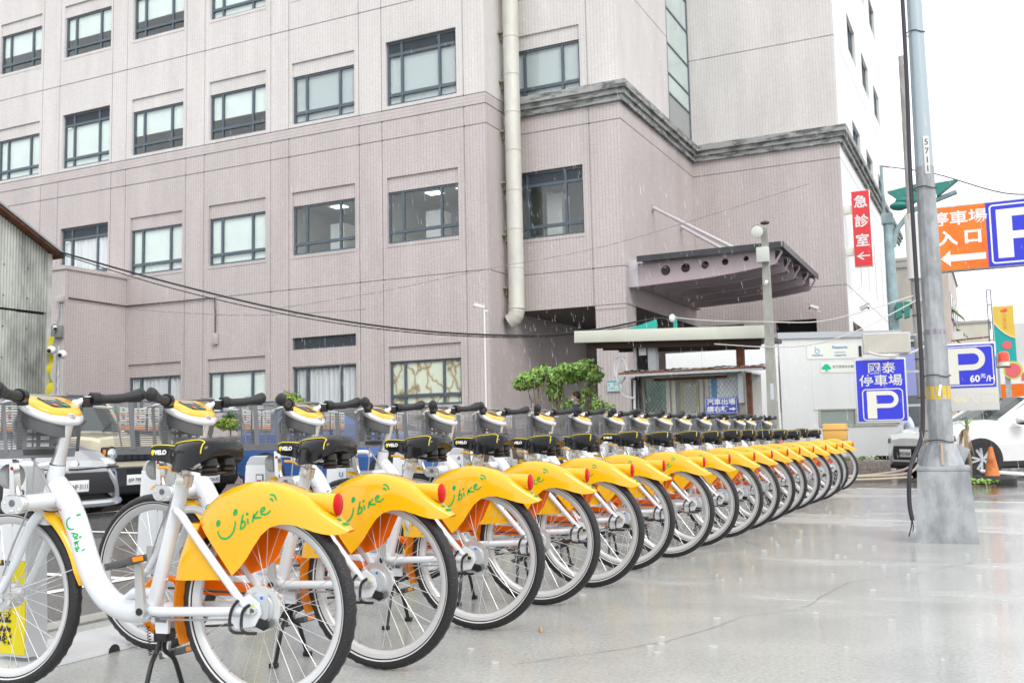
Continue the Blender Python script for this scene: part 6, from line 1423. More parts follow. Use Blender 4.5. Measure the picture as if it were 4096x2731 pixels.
silver = mat('brushed_silver', (0.66, 0.67, 0.68), 0.25, 0.75); rim_m = mat('rim_pale', (0.58, 0.59, 0.60), 0.35, 0.35); spoke_m = mat('spoke_steel', (0.62, 0.62, 0.62), 0.3, 0.7)
black_r = mat('grip_rubber', (0.02, 0.021, 0.024), 0.45, bump=0.3, bump_scale=400); saddle_m = mat('saddle_vinyl', (0.006, 0.006, 0.007), 0.16, spec=0.35); spring_m = mat('elastomer', (0.018, 0.014, 0.012), 0.4)
grey_p = mat('console_grey', (0.09, 0.093, 0.098), 0.35); basket_m = mat('basket_grey', (0.19, 0.195, 0.21), 0.4); cable_g = mat('cable_grey', (0.30, 0.31, 0.32), 0.4); blk = mat('black_steel', (0.012, 0.012, 0.014), 0.3)
mat('tyre_tread', (0.014, 0.014, 0.016), 0.35, bump=0.5, bump_scale=160)
BK = thing('rental_bicycle', 'x', 'bicycle', (0, 0, 0), 0, 'yellow and white rental bicycles in the row')
WB = 1.125
def arcpts(r, a0, a1, n, cx=0.0, cz=0.335, y=0.0): return [(cx + r * cos(radians(a0 + (a1 - a0) * i / n)), y, cz + r * sin(radians(a0 + (a1 - a0) * i / n))) for i in range(n + 1)]
def make_wheel(x, rear):
    o = bpy.data.objects.new('wheel', None); COL.objects.link(o); o.parent = BK; o.location = (x, 0, 0.335)
    # tyre with shoulder knobs
    k = MB(); n = 96; vs = []; prof = []
    for j in range(12):
        a = 2 * pi * j / 12; prof.append((0.3115 + 0.0225 * sin(a), 0.0225 * cos(a)))
    for i in range(n):
        t = 2 * pi * i / n
        for j, (r, y) in enumerate(prof):
            b = 0.0022 * (1 if (i + (1 if y > 0 else 0)) % 2 == 0 else -0.6) if j in (1, 2, 4, 5) else 0
            vs.append(((r + b) * cos(t), y, (r + b) * sin(t)))
    k.add(vs, [(i * 12 + j, ((i + 1) % n) * 12 + j, ((i + 1) % n) * 12 + (j + 1) % 12, i * 12 + (j + 1) % 12) for i in range(n) for j in range(12)], True)
    k.obj('tyre', MATS['tyre_tread'], o, 60)
    k = MB()
    for s in (-1, 1): k.lathe([(0.2965, s * 0.0192), (0.3015, s * 0.0222)], 'Y', 72)
    k.obj('reflective_band', mat('sidewall_white', (0.55, 0.55, 0.55), 0.4), o)
    MB().lathe([(0.292, -0.0165), (0.284, -0.0165), (0.270, -0.012), (0.264, -0.005), (0.264, 0.005), (0.270, 0.012), (0.284, 0.0165), (0.292, 0.0165)], 'Y', 72).obj('rim', rim_m, o, 50)
    k = MB(); ns = 32; hr = 0.030 if not rear else 0.034
    for i in range(ns):
        side = 1 if i % 2 else -1; a = 2 * pi * i / ns; lead = (1 if (i // 2) % 2 else -1) * radians(58)
        yh = side * 0.030
        k.tube([(hr * cos(a + lead), yh, hr * sin(a + lead)), (0.268 * cos(a), side * 0.003, 0.268 * sin(a))], 0.00115, 4, cap=False)
    sp = k.obj('spokes', spoke_m, o)
    k = MB()
    for i in range(ns): a = 2 * pi * i / ns; side = 1 if i % 2 else -1; k.tube([(0.254 * cos(a), side * .004, 0.254 * sin(a)), (0.267 * cos(a), side * .003, 0.267 * sin(a))], 0.0022, 4)
    k.obj('nipples', mat('nipple_brass', (0.35, 0.30, 0.26), 0.4, 0.7), o)
    k = MB()
    if rear:
        k.lathe([(0.012, -0.06), (0.03, -0.05), (0.036, -0.032), (0.028, -0.02), (0.026, 0.02), (0.036, 0.032), (0.03, 0.04), (0.012, 0.045)], 'Y', 24)
    else: k.lathe([(0.01, -0.05), (0.03, -0.04), (0.045, -0.03), (0.048, -0.01), (0.048, 0.01), (0.045, 0.03), (0.03, 0.04), (0.01, 0.05)], 'Y', 28)
    k.obj('hub', silver, o)
    k = MB().cyl((0, -0.085, 0), (0, 0.085, 0), 0.007, 10); k.cyl((0, 0.07, 0), (0, 0.085, 0), 0.012, 6); k.obj('axle', silver, o)
    return o
rw = make_wheel(0, True); fw_ = make_wheel(WB, False)
k = MB(); k.tube([(0.205 * cos(a), 0.018, 0.205 * sin(a)) for a in (0.6, 0.66)], 0.001, 4)
# frame
k = MB()
dt = smooth_path([(0.915, 0, 0.745), (0.865, 0, 0.69), (0.815, 0, 0.60), (0.775, 0, 0.50), (0.728, 0, 0.405), (0.668, 0, 0.340), (0.60, 0, 0.308), (0.53, 0, 0.301), (0.468, 0, 0.312)], 5)
k.tube(dt, [0.040] * 4 + [0.042] * (len(dt) - 4), 18)
k.tube([(0.948, 0, 0.648), (0.946, 0, 0.655), (0.912, 0, 0.80), (0.909, 0, 0.815)], [0.031, 0.034, 0.030, 0.029], 18)
k.tube([(0.468, 0, 0.312), (0.345, 0, 0.745)], [0.026, 0.024], 16)
k.tube([(0.60, 0, 0.335), (0.55, 0, 0.36), (0.46, 0, 0.365), (0.42, 0, 0.42)], [0.012, 0.022, 0.022, 0.014], 10)
k.cyl((0.468, -0.042, 0.312), (0.468, 0.042, 0.312), 0.029, 18)
for s in (-1, 1):
    k.tube(smooth_path([(0.455, s * 0.03, 0.312), (0.38, s * 0.055, 0.314), (0.09, s * 0.066, 0.328), (0.02, s * 0.066, 0.333)], 3), 0.0165, 12)
    k.tube(smooth_path([(0.375, s * 0.005, 0.648), (0.335, s * 0.045, 0.652), (0.295, s * 0.062, 0.632), (0.26, s * 0.066, 0.592), (0.06, s * 0.066, 0.366), (0.03, s * 0.066, 0.35)], 4), 0.0135, 12)
    k.prism([(0.085, 0.345), (0.03, 0.385), (-0.012, 0.36), (-0.022, 0.325), (0.0, 0.285), (0.075, 0.272), (0.10, 0.31)], s * 0.062, s * 0.071, 'Y')
    k.prism([(0.435, 0.29), (0.375, 0.30), (0.38, 0.235), (0.43, 0.235)], s * 0.02, s * 0.032, 'Y')
k.box(0.385, -0.032, 0.272, 0.45, 0.032, 0.29)
FRM = k.obj('frame', white_fr, BK, 45)
# fork
k = MB()
for s in (-1, 1): k.tube(smooth_path([(0.952, s * 0.02, 0.642), (0.958, s * 0.048, 0.622), (0.978, s * 0.058, 0.585), (1.04, s * 0.060, 0.465), (1.11, s * 0.060, 0.355), (1.126, s * 0.060, 0.335)], 4), [0.020] * 4 + [0.019] * 4 + [0.017] * 5 + [0.013] * 8, 12)
k.cyl((0.955, 0, 0.60), (0.948, 0, 0.648), 0.034, 18)
k.box(1.10, 0.055, 0.32, 1.15, 0.064, 0.352)
k.obj('fork', white_fr, BK, 45)
MB().cyl((0.9475, 0, 0.6485), (0.9465, 0, 0.653), 0.0352, 18).obj('headset_ring', blk, BK)
# front roller brake
k = MB().lathe([(0.0, 0.052), (0.045, 0.050), (0.052, 0.044), (0.052, 0.036), (0.0, 0.034)], 'Y', 24, (WB, 0, 0.335)); k.box(1.13, 0.045, 0.33, 1.07, 0.054, 0.45); k.obj('front_brake', silver, BK)
# stem
k = MB().tube([(0.909, 0, 0.815), (0.907, 0, 0.822), (0.895, 0, 0.86), (0.858, 0, 0.985), (0.853, 0, 0.998)], [0.0275, 0.0265, 0.0225, 0.0195, 0.019], 18); k.obj('stem', silver, BK)
MB().cyl((0.9095, 0, 0.814), (0.9085, 0, 0.818), 0.0292, 18).obj('stem_seal', blk, BK); MB().ell((0.853, 0, 0.998), (0.011, 0.011, 0.004)).obj('stem_cap', dock_g, BK)
# handlebar and console
def sy(pts): return [(x, -y, z) for x, y, z in pts[::-1]]
hb = [(0.905, 0.185, 1.064), (0.935, 0.155, 1.058), (0.957, 0.128, 1.040), (0.948, 0.112, 1.022), (0.915, 0.094, 1.002), (0.880, 0.066, 0.985), (0.858, 0.025, 0.975)]
full = smooth_path(hb + sy(hb), 4)
rr = [0.0115 if abs(p.y) > 0.135 else 0.017 for p in full]
MB().tube(full, rr, 12, flat=1.15).obj('handlebar', mat('handlebar_silver', (0.74, 0.75, 0.76), 0.25, 0.35), BK)
def plan(sc, z0, f, dx=0.0):
    """teardrop console outline, sloped towards the rider"""
    pts = [(0.996, 0.06), (0.994, 0.096), (0.984, 0.112), (0.966, 0.117), (0.935, 0.110), (0.900, 0.094), (0.874, 0.074), (0.860, 0.048), (0.855, 0.0)]
    pts = pts + [(x, -y) for x, y in pts[::-1][1:]]; cx = 0.93
    return [(cx + (x - cx) * sc + dx, y * sc, z0 + (cx + (x - cx) * sc + dx - 0.856) * f) for x, y in pts]
k = MB().loft([plan(0.98, 0.980, 0.42), plan(1.03, 0.990, 0.44), plan(1.03, 1.000, 0.44), plan(0.94, 1.010, 0.44)]); CON = k.obj('console', mat('console_yellow', (0.76, 0.42, 0.03), 0.3, coat=0.4), BK, 50)
def scr(x, y, up=0.0): return (x, y, 1.0112 + (x - 0.855) * 0.44 + up)
k = MB(); k.add([scr(x, y, 0.0008) for x, y in rrect(0.887, -0.048, 0.978, 0.048, 0.018)], [tuple(range(24))]); k.obj('display_bezel', mat('display_black', (0.018, 0.02, 0.022), 0.2), CON, fix=False)
def cquad(nm, x0, x1, y0, y1, m, u=0.0016): MB().add([scr(x0, y0, u), scr(x1, y0, u), scr(x1, y1, u), scr(x0, y1, u)], [(0, 1, 2, 3)]).obj(nm, m, CON, fix=False)
lcd = mat('lcd_grey', (0.30, 0.33, 0.33), 0.25)
cquad('lcd', 0.952, 0.971, -0.034, 0.036, lcd); cquad('lcd_frame', 0.926, 0.945, -0.034, 0.034, mat('lcd_line', (0.35, 0.36, 0.36), 0.4)); cquad('lcd', 0.9285, 0.9425, -0.0315, 0.0315, mat('display_black', (0.018, 0.02, 0.022), 0.2), 0.0022)
cquad('lettering', 0.934, 0.9375, -0.012, 0.012, lcd, 0.0028)
for y, m in ((0.021, mat('button_orange', (0.75, 0.16, 0.03), 0.4)), (-0.024, mat('button_green', (0.02, 0.40, 0.14), 0.4))):
    k = MB(); c = scr(0.905, y); k.add([scr(0.905 + 0.0095 * cos(2 * pi * i / 16), y + 0.0095 * sin(2 * pi * i / 16), 0.003) for i in range(16)], [tuple(range(16))]); k.obj('button', m, CON, fix=False)
k = MB().loft([plan(0.78, 0.905, 0.42, 0.004), plan(0.92, 0.912, 0.42), plan(0.97, 0.955, 0.42), plan(0.95, 0.968, 0.42)]); CB_ = k.obj('console_case', grey_p, BK, 50)
MB().lathe([(0.0, 0.0), (0.013, 0.001), (0.016, 0.0), (0.018, 0.002)], 'Y', 20, (0.892, 0.062, 0.950)).obj('speaker', mat('speaker_dark', (0.06, 0.06, 0.065), 0.5), CB_)
for s in (-1, 1):
    g = smooth_path([(0.907, s * 0.183, 1.063), (0.893, s * 0.215, 1.062), (0.873, s * 0.265, 1.065), (0.852, s * 0.315, 1.073), (0.838, s * 0.350, 1.080)], 4)
    n = len(g); k = MB().tube(g, [0.0152 + 0.0035 * sin(pi * i / (n - 1)) + (0.004 * (i - n + 7) if i > n - 7 and i < n - 1 else 0) * 0.6 + (0.003 if i in (1, 3) else 0) for i in range(n)], 14); k.ell((0.836, s * 0.350, 1.083), (0.025, 0.014, 0.026), 12, 8)
    G_ = k.obj('grip', black_r, BK, 60)
    MB().cyl((0.915, s * 0.165, 1.063), (0.903, s * 0.195, 1.063), 0.0265, 18).obj('shifter', blk, BK)
    k = MB().obox((0.922, s * 0.156, 1.050), (0.034, 0.028, 0.040), (0, 0, 0), 0.005); k.obj('brake_mount', blk, BK)
    k = MB().tube(smooth_path([(0.945, s * 0.155, 1.052), (0.968, s * 0.18, 1.046), (0.958, s * 0.23, 1.036), (0.925, s * 0.29, 1.030)], 4), 0.0085, 8, flat=0.6); k.obj('brake_lever', silver, BK)
# saddle
S_ = [(0.478, 0.010, 0.868, 0.852), (0.468, 0.024, 0.876, 0.836), (0.445, 0.032, 0.884, 0.826), (0.40, 0.034, 0.884, 0.820), (0.362, 0.037, 0.882, 0.812), (0.345, 0.060, 0.886, 0.800), (0.325, 0.088, 0.893, 0.790), (0.295, 0.106, 0.899, 0.788), (0.25, 0.117, 0.902, 0.794), (0.21, 0.120, 0.903, 0.806), (0.185, 0.116, 0.900, 0.818), (0.168, 0.104, 0.894, 0.828), (0.157, 0.082, 0.884, 0.842)]
rings = []
for x, w, zt, zb in S_:
    r = []
    for i in range(21):
        a = pi * i / 20; c, s = cos(a), sin(a)
        y = w * (1 if c > 0 else -1) * abs(c) ** 0.62; z = zb + (zt - zb) * abs(s) ** 0.55
        if w > 0.09: z -= 0.010 * math.exp(-(y / 0.022) ** 2) * (1 if x < 0.24 else 0.4)
        r.append((x, y, z))
    r += [(x, -w * 0.8, zb + 0.004), (x, 0, zb + 0.012), (x, w * 0.8, zb + 0.004)]
    rings.append(r)
SAD = MB().loft(rings).obj('saddle', saddle_m, BK, 50)
for s in (-1, 1):
    ix = 6 if s > 0 else 14
    pts = [Vector(rings[i][ix]) + Vector((0, s * 0.0012, 0.0012)) for i in range(1, 10)]
    for q in (5, 4, 3, 2, 1): pts.append(Vector(rings[10][q if s > 0 else 20 - q]) + Vector((-0.001, s * 0.0015, 0.0005)))
    MB().tube(smooth_path(pts, 3), 0.0021, 6).obj('piping', mat('piping_yellow', (0.72, 0.60, 0.02), 0.4), SAD)
    text('VELO', (0.415, s * 0.0362, 0.853), (-s, 0, 0), (0, 0, 1), 0.021, sign_w, SAD, bold=0.001)
    MB().ell((0.449 if s > 0 else 0.382, s * 0.0352, 0.853), (0.007, 0.0022, 0.010), 10, 8).obj('logo_mark', mat('piping_yellow', (0.72, 0.60, 0.02), 0.4), SAD)
for s in (-1, 1): MB().lathe([(0.0, 0.770), (0.028, 0.772), (0.030, 0.780), (0.024, 0.784), (0.029, 0.790), (0.029, 0.797), (0.023, 0.801), (0.028, 0.807), (0.026, 0.830)], n=18, cen=(0.20, s * 0.048, 0)).obj('spring', spring_m, SAD)
k = MB().box(0.185, -0.06, 0.776, 0.215, 0.06, 0.784)
for s in (-1, 1): k.tube(smooth_path([(0.20, s * 0.05, 0.778), (0.26, s * 0.030, 0.786), (0.34, s * 0.022, 0.800), (0.42, s * 0.014, 0.83)], 3), 0.004, 6)
k.obj('rails', blk, SAD)
k = MB().cyl((0.347, 0, 0.738), (0.337, 0, 0.775), 0.031, 18); k.box(0.315, 0.028, 0.742, 0.345, 0.040, 0.768, 0.003); k.cyl((0.338, 0, 0.772), (0.326, 0, 0.806), 0.0155, 14); k.obox((0.322, 0, 0.803), (0.048, 0.052, 0.022), (0, 0.1, 0), 0.004); k.cyl((0.322, 0.02, 0.80), (0.322, 0.036, 0.80), 0.012, 10)
k.obj('seat_clamp', mat('clamp_silver', (0.66, 0.64, 0.60), 0.28, 0.6), BK)
MB().tube(smooth_path([(0.335, 0.022, 0.798), (0.365, 0.030, 0.788), (0.385, 0.034, 0.800), (0.425, 0.036, 0.802)], 4), 0.0065, 8, flat=0.8).obj('height_lever', mat('lever_orange', (0.72, 0.34, 0.02), 0.4), BK)
# rear fender shell
up_ = [(0.250, 0.628), (0.236, 0.652), (0.205, 0.685), (0.165, 0.712), (0.115, 0.734), (0.060, 0.748), (0.0, 0.752), (-0.055, 0.746), (-0.105, 0.732), (-0.150, 0.713), (-0.190, 0.690), (-0.225, 0.664), (-0.258, 0.640), (-0.290, 0.618), (-0.322, 0.592)]
lo_ = [(0.098, 0.442), (0.068, 0.468), (0.038, 0.500), (0.010, 0.540), (-0.018, 0.576), (-0.050, 0.601), (-0.088, 0.612), (-0.125, 0.613), (-0.155, 0.607), (-0.185, 0.598), (-0.213, 0.589), (-0.240, 0.582), (-0.268, 0.578), (-0.296, 0.580), (-0.320, 0.587)]
hw_ = [0.060, 0.062, 0.064, 0.065, 0.066, 0.066, 0.066, 0.065, 0.063, 0.060, 0.056, 0.050, 0.043, 0.034, 0.022]
def shell_rings(inset=0.0):
    R_ = []
    for (u, l, w) in zip(up_, lo_, hw_):
        half = []; w2 = w - inset; ut = (u[0], u[1] - inset)
        for i in range(11):
            a = (pi / 2) * i / 10; t = sin(a) ** 0.55; y = w2 * cos(a) ** 0.42 if i < 10 else 0.0
            half.append((l[0] + (ut[0] - l[0]) * t, y, l[1] + (ut[1] - l[1]) * t))
        R_.append(half + [(x, -y, z) for x, y, z in half[::-1][1:]])
    return R_
FEN = MB().loft(shell_rings(), closed_ring=False, caps=False).obj('fender', yel_b, BK, 60)
MB().loft(shell_rings(0.003), closed_ring=False, caps=False).obj('fender_inner_glow', org_b, BK, 60)  # added inner shell, its orange paints light coming through the yellow plastic
MB().prism([(-0.057, 0.600), (-0.042, 0.574), (-0.020, 0.530), (-0.005, 0.498), (0.022, 0.471), (0.043, 0.455), (0.070, 0.445), (0.118, 0.429), (0.161, 0.425), (0.189, 0.424), (0.285, 0.60), (0.24, 0.63), (0.15, 0.70), (0.0, 0.72), (-0.06, 0.70)], -0.0605, -0.0585, 'Y').obj('inner_panel', org_b, BK)  # right panel from inside, orange painted for light through the shell
# front skirt ahead of the rear wheel
zs_ = [0.421, 0.46, 0.50, 0.54, 0.58, 0.612]; xf = [0.352, 0.345, 0.332, 0.316, 0.300, 0.284]; xb = [0.145, 0.168, 0.193, 0.219, 0.244, 0.266]
def skirt(ins):
    out = []
    for z, a, b in zip(zs_, xf, xb):
        half = []
        for i in range(9):
            t = (pi / 2) * i / 8; half.append((a - 0.055 - ins + 0.055 * sin(t), (0.058 - ins) * cos(t) ** 0.6 if i < 8 else 0, z))
        half = [(b, 0.060 - ins, z + (0.006 if z < 0.43 else 0))] + half
        out.append(half + [(x, -y, zz) for x, y, zz in half[::-1][1:]])
    return out
MB().loft(skirt(0), closed_ring=False, caps=False).obj('fender_skirt', yel_b, BK, 60)
MB().loft(skirt(0.003), closed_ring=False, caps=False).obj('skirt_inner_glow', org_b, BK, 60)  # added inner copy, orange painted for light through the yellow skirt
def mudguard(cx, a0, a1, n, rad, wid, m, name):
    rs = []
    for i in range(n + 1):
        a = radians(a0 + (a1 - a0) * i / n); e = min(1, (n - i + 0.25) / 2.0) if name == 'front_mudguard' else 1; w = wid * (0.55 + 0.45 * min(1, e)); r = []
        for j in range(9):
            b = pi * j / 8; y = w * cos(b); rr2 = rad + 0.022 * sin(b) - 0.010
            r.append((cx + rr2 * cos(a), y, 0.335 + rr2 * sin(a)))
        rs.append(r)
    return MB().loft(rs, closed_ring=False, caps=False).obj(name, m, BK, 60)
mudguard(0, 14, -22, 8, 0.357, 0.034, org_b, 'inner_mudguard')
FM = mudguard(WB, 90, 172, 21, 0.362, 0.040, yel_b, 'front_mudguard')
for z_a in (163, 168):
    a = radians(z_a); MB().ell((WB + 0.366 * cos(a), 0.010, 0.335 + 0.366 * sin(a)), (0.004, 0.004, 0.004), 8, 6).obj('rivet', silver, FM)
k = MB()
for s in (-1, 1): k.tube([(WB, s * 0.072, 0.335), (WB + 0.352 * cos(radians(162)), s * 0.033, 0.335 + 0.352 * sin(radians(162)))], 0.0022, 6)
k.obj('mudguard_stay', silver, BK)
# tail light pod
k = MB().loft([[(x, w * cos(2 * pi * i / 16), z + h * sin(2 * pi * i / 16)) for i in range(16)] for x, w, z, h in ((-0.130, 0.010, 0.700, 0.012), (-0.165, 0.020, 0.692, 0.020), (-0.205, 0.026, 0.684, 0.028), (-0.245, 0.029, 0.677, 0.034), (-0.268, 0.030, 0.673, 0.037))])
k.obj('light_housing', yel_b, BK, 60)
MB().ell((-0.272, 0, 0.673), (0.011, 0.027, 0.037), 18, 12).obj('tail_light', mat('tail_light_red', (0.50, 0.002, 0.004), 0.25, spec=0.3), BK)
# chain side
k = MB().lathe([(0.088, -0.064), (0.092, -0.070), (0.108, -0.066), (0.110, -0.056), (0.104, -0.05)], 'Y', 32, (0.468, 0, 0.312)); k.obj('chain_disc', org_b, BK)
k = MB().prism([(0.46, 0.41), (0.30, 0.405), (0.08, 0.395), (0.03, 0.38), (0.04, 0.345), (0.12, 0.352), (0.32, 0.352), (0.42, 0.345)], -0.088, -0.080, 'Y'); k.obj('chain_guard', org_b, BK)
k = MB(); 
for a, b in (((0.45, 0.375), (0.02, 0.365)), ((0.46, 0.235), (0.05, 0.27)), ((0.05, 0.27), (0.01, 0.30))): k.tube([(a[0], -0.055, a[1]), (b[0], -0.05, b[1])], 0.0045, 5)
k.obj('chain', mat('chain_steel', (0.10, 0.09, 0.085), 0.45, 0.5), BK)
def crank(s, up_dir):
    z1 = 0.312 + up_dir * 0.178; x1 = 0.452 if up_dir > 0 else 0.484
    k = MB().loft([[(x + a * w, s * (0.062 + 0.030 * t + b), z + a * 0.002) for a, b in ((-1, -0.007), (1, -0.007), (1, 0.007), (-1, 0.007))] for x, z, w, t in ((0.470, 0.292 if up_dir > 0 else 0.332, 0.015, 0), (0.468, 0.312, 0.019, 0), (0.464 + (x1 - 0.468) * .4, 0.312 + up_dir * 0.06, 0.0165, 0.5), (x1 + 0.002, z1 - up_dir * 0.02, 0.0145, 1), (x1, z1 + up_dir * 0.008, 0.011, 1))]); c = k.obj('crank', silver if s < 0 else mat('crank_silver', (0.56, 0.57, 0.57), 0.3, 0.5), BK)
    MB().cyl((0.468, s * 0.066, 0.312), (0.468, s * 0.074, 0.312), 0.0125, 16).obj('crank_bolt', blk, c)
    p = bpy.data.objects.new('pedal', None); COL.objects.link(p); p.parent = BK; p.location = (x1, s * 0.098, z1); p.rotation_euler = (0, 0.25, 0)
    k = MB().cyl((0, s * 0.0, 0), (0, s * 0.10, 0), 0.008, 10); k.cyl((0, 0, 0), (0, s * 0.022, 0), 0.012, 12); k.obj('spindle', blk, p)
    k = MB()
    for x in (-0.045, 0.045): k.box(x - 0.006, s * 0.012, -0.012, x + 0.006, s * 0.105, 0.012, 0.003)
    for y in (0.016, 0.098): k.box(-0.045, s * y - 0.005, -0.011, 0.045, s * y + 0.005, 0.011, 0.003)
    k.box(-0.04, s * 0.055 - 0.006, -0.006, 0.04, s * 0.055 + 0.006, 0.006); k.obj('cage', mat('pedal_grey', (0.10, 0.10, 0.105), 0.35, 0.5), p)
    for x in (-0.0515, 0.0515): MB().box(x - 0.001, s * 0.035, -0.008, x + 0.001, s * 0.085, 0.008).obj('reflector', mat('pedal_amber', (0.72, 0.25, 0.02), 0.2), p)
crank(1, 1); crank(-1, -1)
# kickstand
k = MB().box(0.39, -0.026, 0.205, 0.445, 0.026, 0.245, 0.004)
for s in (-1, 1): k.tube(smooth_path([(0.42, s * 0.012, 0.225), (0.435, s * 0.02, 0.17), (0.425, s * 0.06, 0.13), (0.42, s * 0.10, 0.03), (0.42, s * 0.112, 0.010)], 4), 0.0085, 8); k.box(0.405, s * 0.100, 0.0005, 0.437, s * 0.128, 0.020, 0.004)
k.obj('kickstand', blk, BK)
k = MB(); k.tube([(0.46 + 0.0065 * cos(i * 1.05) - 0.012 * i / 60, 0.034 + 0.0065 * sin(i * 1.05), 0.26 - 0.10 * i / 60) for i in range(61)], 0.0016, 4); k.obj('stand_spring', blk, BK)
# rear roller brake, loops and cables
k = MB().lathe([(0.0, 0.052), (0.040, 0.052), (0.050, 0.048), (0.052, 0.040)], 'Y', 24, (0, 0, 0.335)); k.prism([(-0.03, 0.38), (0.03, 0.37), (0.045, 0.335), (0.035, 0.30), (-0.01, 0.285), (-0.04, 0.31), (-0.045, 0.35)], 0.052, 0.060, 'Y'); k.obj('brake_drum', mat('drum_grey', (0.45, 0.48, 0.50), 0.35, 0.3), BK)
k = MB().lathe([(0.050, 0.042), (0.076, 0.042), (0.076, 0.039), (0.050, 0.039)], 'Y', 40, (0, 0, 0.335)); k.obj('cooling_disc', silver, BK)
MB().ell((-0.018, 0.0605, 0.374), (0.006, 0.001, 0.006), 10, 6).obj('blue_dot', mat('dot_blue', (0.01, 0.15, 0.6), 0.4), BK); MB().prism([(-0.045, 0.30), (-0.01, 0.31), (0.01, 0.285), (-0.03, 0.27), (-0.05, 0.28)], 0.058, 0.066, 'Y').obj('torque_arm', blk, BK)
MB().cyl((0.014, 0.07, 0.337), (0.014, 0.085, 0.337), 0.013, 14).obj('axle_nut', silver, BK); MB().cyl((0.014, 0.072, 0.337), (0.014, 0.0745, 0.337), 0.0165, 14).obj('washer', mat('lime_washer', (0.55, 0.60, 0.02), 0.4), BK)
k = MB()
for o_ in (0.0, 0.045): k.tube(smooth_path([(0.055 - o_, 0.085, 0.368 - o_ * 0.3), (0.078 - o_, 0.090, 0.335), (0.080 - o_, 0.096, 0.285), (0.060 - o_, 0.10, 0.268), (0.02 - o_, 0.10, 0.268)], 4), 0.0055, 8)
k.obj('guard_loop', blk, BK)
k = MB().tube(smooth_path([(0.10, 0.062, 0.30), (0.25, 0.060, 0.292), (0.40, 0.045, 0.288)], 4), 0.0035, 6); k.obj('brake_cable', cable_g, BK)
k = MB(); k.tube(smooth_path([(0.975, 0.10, 1.03), (1.02, 0.09, 0.98), (1.025, 0.07, 0.90), (0.985, 0.045, 0.84), (0.93, 0.038, 0.76), (0.885, 0.036, 0.70)], 5), 0.0042, 6); k.tube(smooth_path([(1.0, 0.03, 0.94), (0.99, 0.04, 0.88), (0.975, 0.045, 0.82), (0.985, 0.06, 0.66), (1.03, 0.085, 0.52), (1.08, 0.075, 0.42)], 5), 0.0035, 6); k.obj('cable', cable_g, BK)
MB().tube(smooth_path([(0.985, 0.095, 1.02), (1.03, 0.088, 0.97), (1.03, 0.072, 0.90), (1.015, 0.06, 0.87)], 5), 0.0085, 8).obj('spiral_wrap', mat('clear_wrap', (0.50, 0.53, 0.55), 0.3), BK)
MB().tube([(0.972, 0.055, 0.70), (0.978, 0.058, 0.665)], 0.006, 8).obj('cable_joint', mat('lever_orange', (0.72, 0.34, 0.02), 0.4), BK)
# lock arm
k = MB().cyl((0.905, 0.025, 0.688), (0.912, 0.178, 0.684), 0.030, 20); k.obj('lock_arm', white_fr, BK)
def stad(cx, cz, w, h, y, n=10):
    r = h / 2; return [(cx + (w / 2 - r) * (1 if cos(a) > 0 else -1) + r * cos(a), y, cz + r * sin(a)) for a in [2 * pi * (i + .5) / (2 * n) for i in range(2 * n)]]
k = MB().loft([stad(0.914, 0.683, 0.100, 0.062, 0.172), stad(0.914, 0.683, 0.104, 0.066, 0.178), stad(0.914, 0.683, 0.104, 0.066, 0.197), stad(0.914, 0.683, 0.100, 0.062, 0.2)]); LKp = k.obj('lock_plate', silver, BK)
k = MB().cyl((0.914, 0.199, 0.688), (0.914, 0.202, 0.688), 0.0125, 18); k.obj('lock_sensor', mat('sensor_grey', (0.12, 0.13, 0.15), 0.3), LKp)
for x, z in ((0.946, 0.689), (0.882, 0.666)): MB().lathe([(0.0, 0.2025), (0.003, 0.203), (0.0045, 0.201), (0.0058, 0.2005)], 'Y', 12, (x, 0, z)).obj('screw', silver, LKp)
MB().box(0.905, 0.199, 0.655, 0.922, 0.2035, 0.665, 0.001).obj('latch', silver, LKp)
# front lamp and bracket
MB().lathe([(0.0, 1.135), (0.038, 1.132), (0.046, 1.120), (0.046, 1.085), (0.030, 1.078), (0.0, 1.076)], 'X', 24, (0, 0.025, 0.775)).obj('front_lamp', mat('lamp_housing', (0.42, 0.44, 0.44), 0.35), BK)
k = MB().prism([(1.06, 0.835), (1.075, 0.835), (1.07, 0.72), (1.052, 0.70), (1.045, 0.72)], 0.035, 0.065, 'Y'); k.tube([(0.96, 0.02, 0.64), (1.03, 0.05, 0.68), (1.055, 0.05, 0.74)], 0.008, 8); k.obj('lamp_bracket', chrome, BK)
MB().prism([(1.076, 0.838), (1.088, 0.838), (1.082, 0.72), (1.07, 0.71)], 0.030, 0.040, 'Y').obj('bracket_spacer', blk, BK)
MB().cyl((1.06, 0.0655, 0.805), (1.06, 0.067, 0.805), 0.007, 12).obj('red_dot', ink_r, BK)
# basket
X0, X1, YB, ZB, ZT = 0.972, 1.235, 0.165, 0.862, 1.080
k = MB(); nw = 23
def bpath(z):
    t = (z - ZB) / (ZT - ZB); e = 0.022 * t; r = 0.07
    y = YB + e; x1 = X1 + e * 1.2
    return [(X0, 0.10, z), (X0 + 0.004, y - 0.01, z), (X0 + 0.015, y, z), (x1 - r, y, z), (x1 - r * 0.35, y - r * 0.12, z), (x1 - 0.12 * r, y - 0.35 * r, z), (x1, y - r, z), (x1, -y + r, z), (x1 - 0.12 * r, -y + 0.35 * r, z), (x1 - r * 0.35, -y + r * 0.12, z), (x1 - r, -y, z), (X0 + 0.015, -y, z), (X0 + 0.004, -y + 0.01, z), (X0, -0.10, z)]
for i in range(nw): z = ZB + 0.012 + (ZT - ZB - 0.02) * i / (nw - 1); k.tube(bpath(z), 0.0017, 5)
o = k.obj('basket_wires', basket_m, BK); o['kind'] = 'stuff'
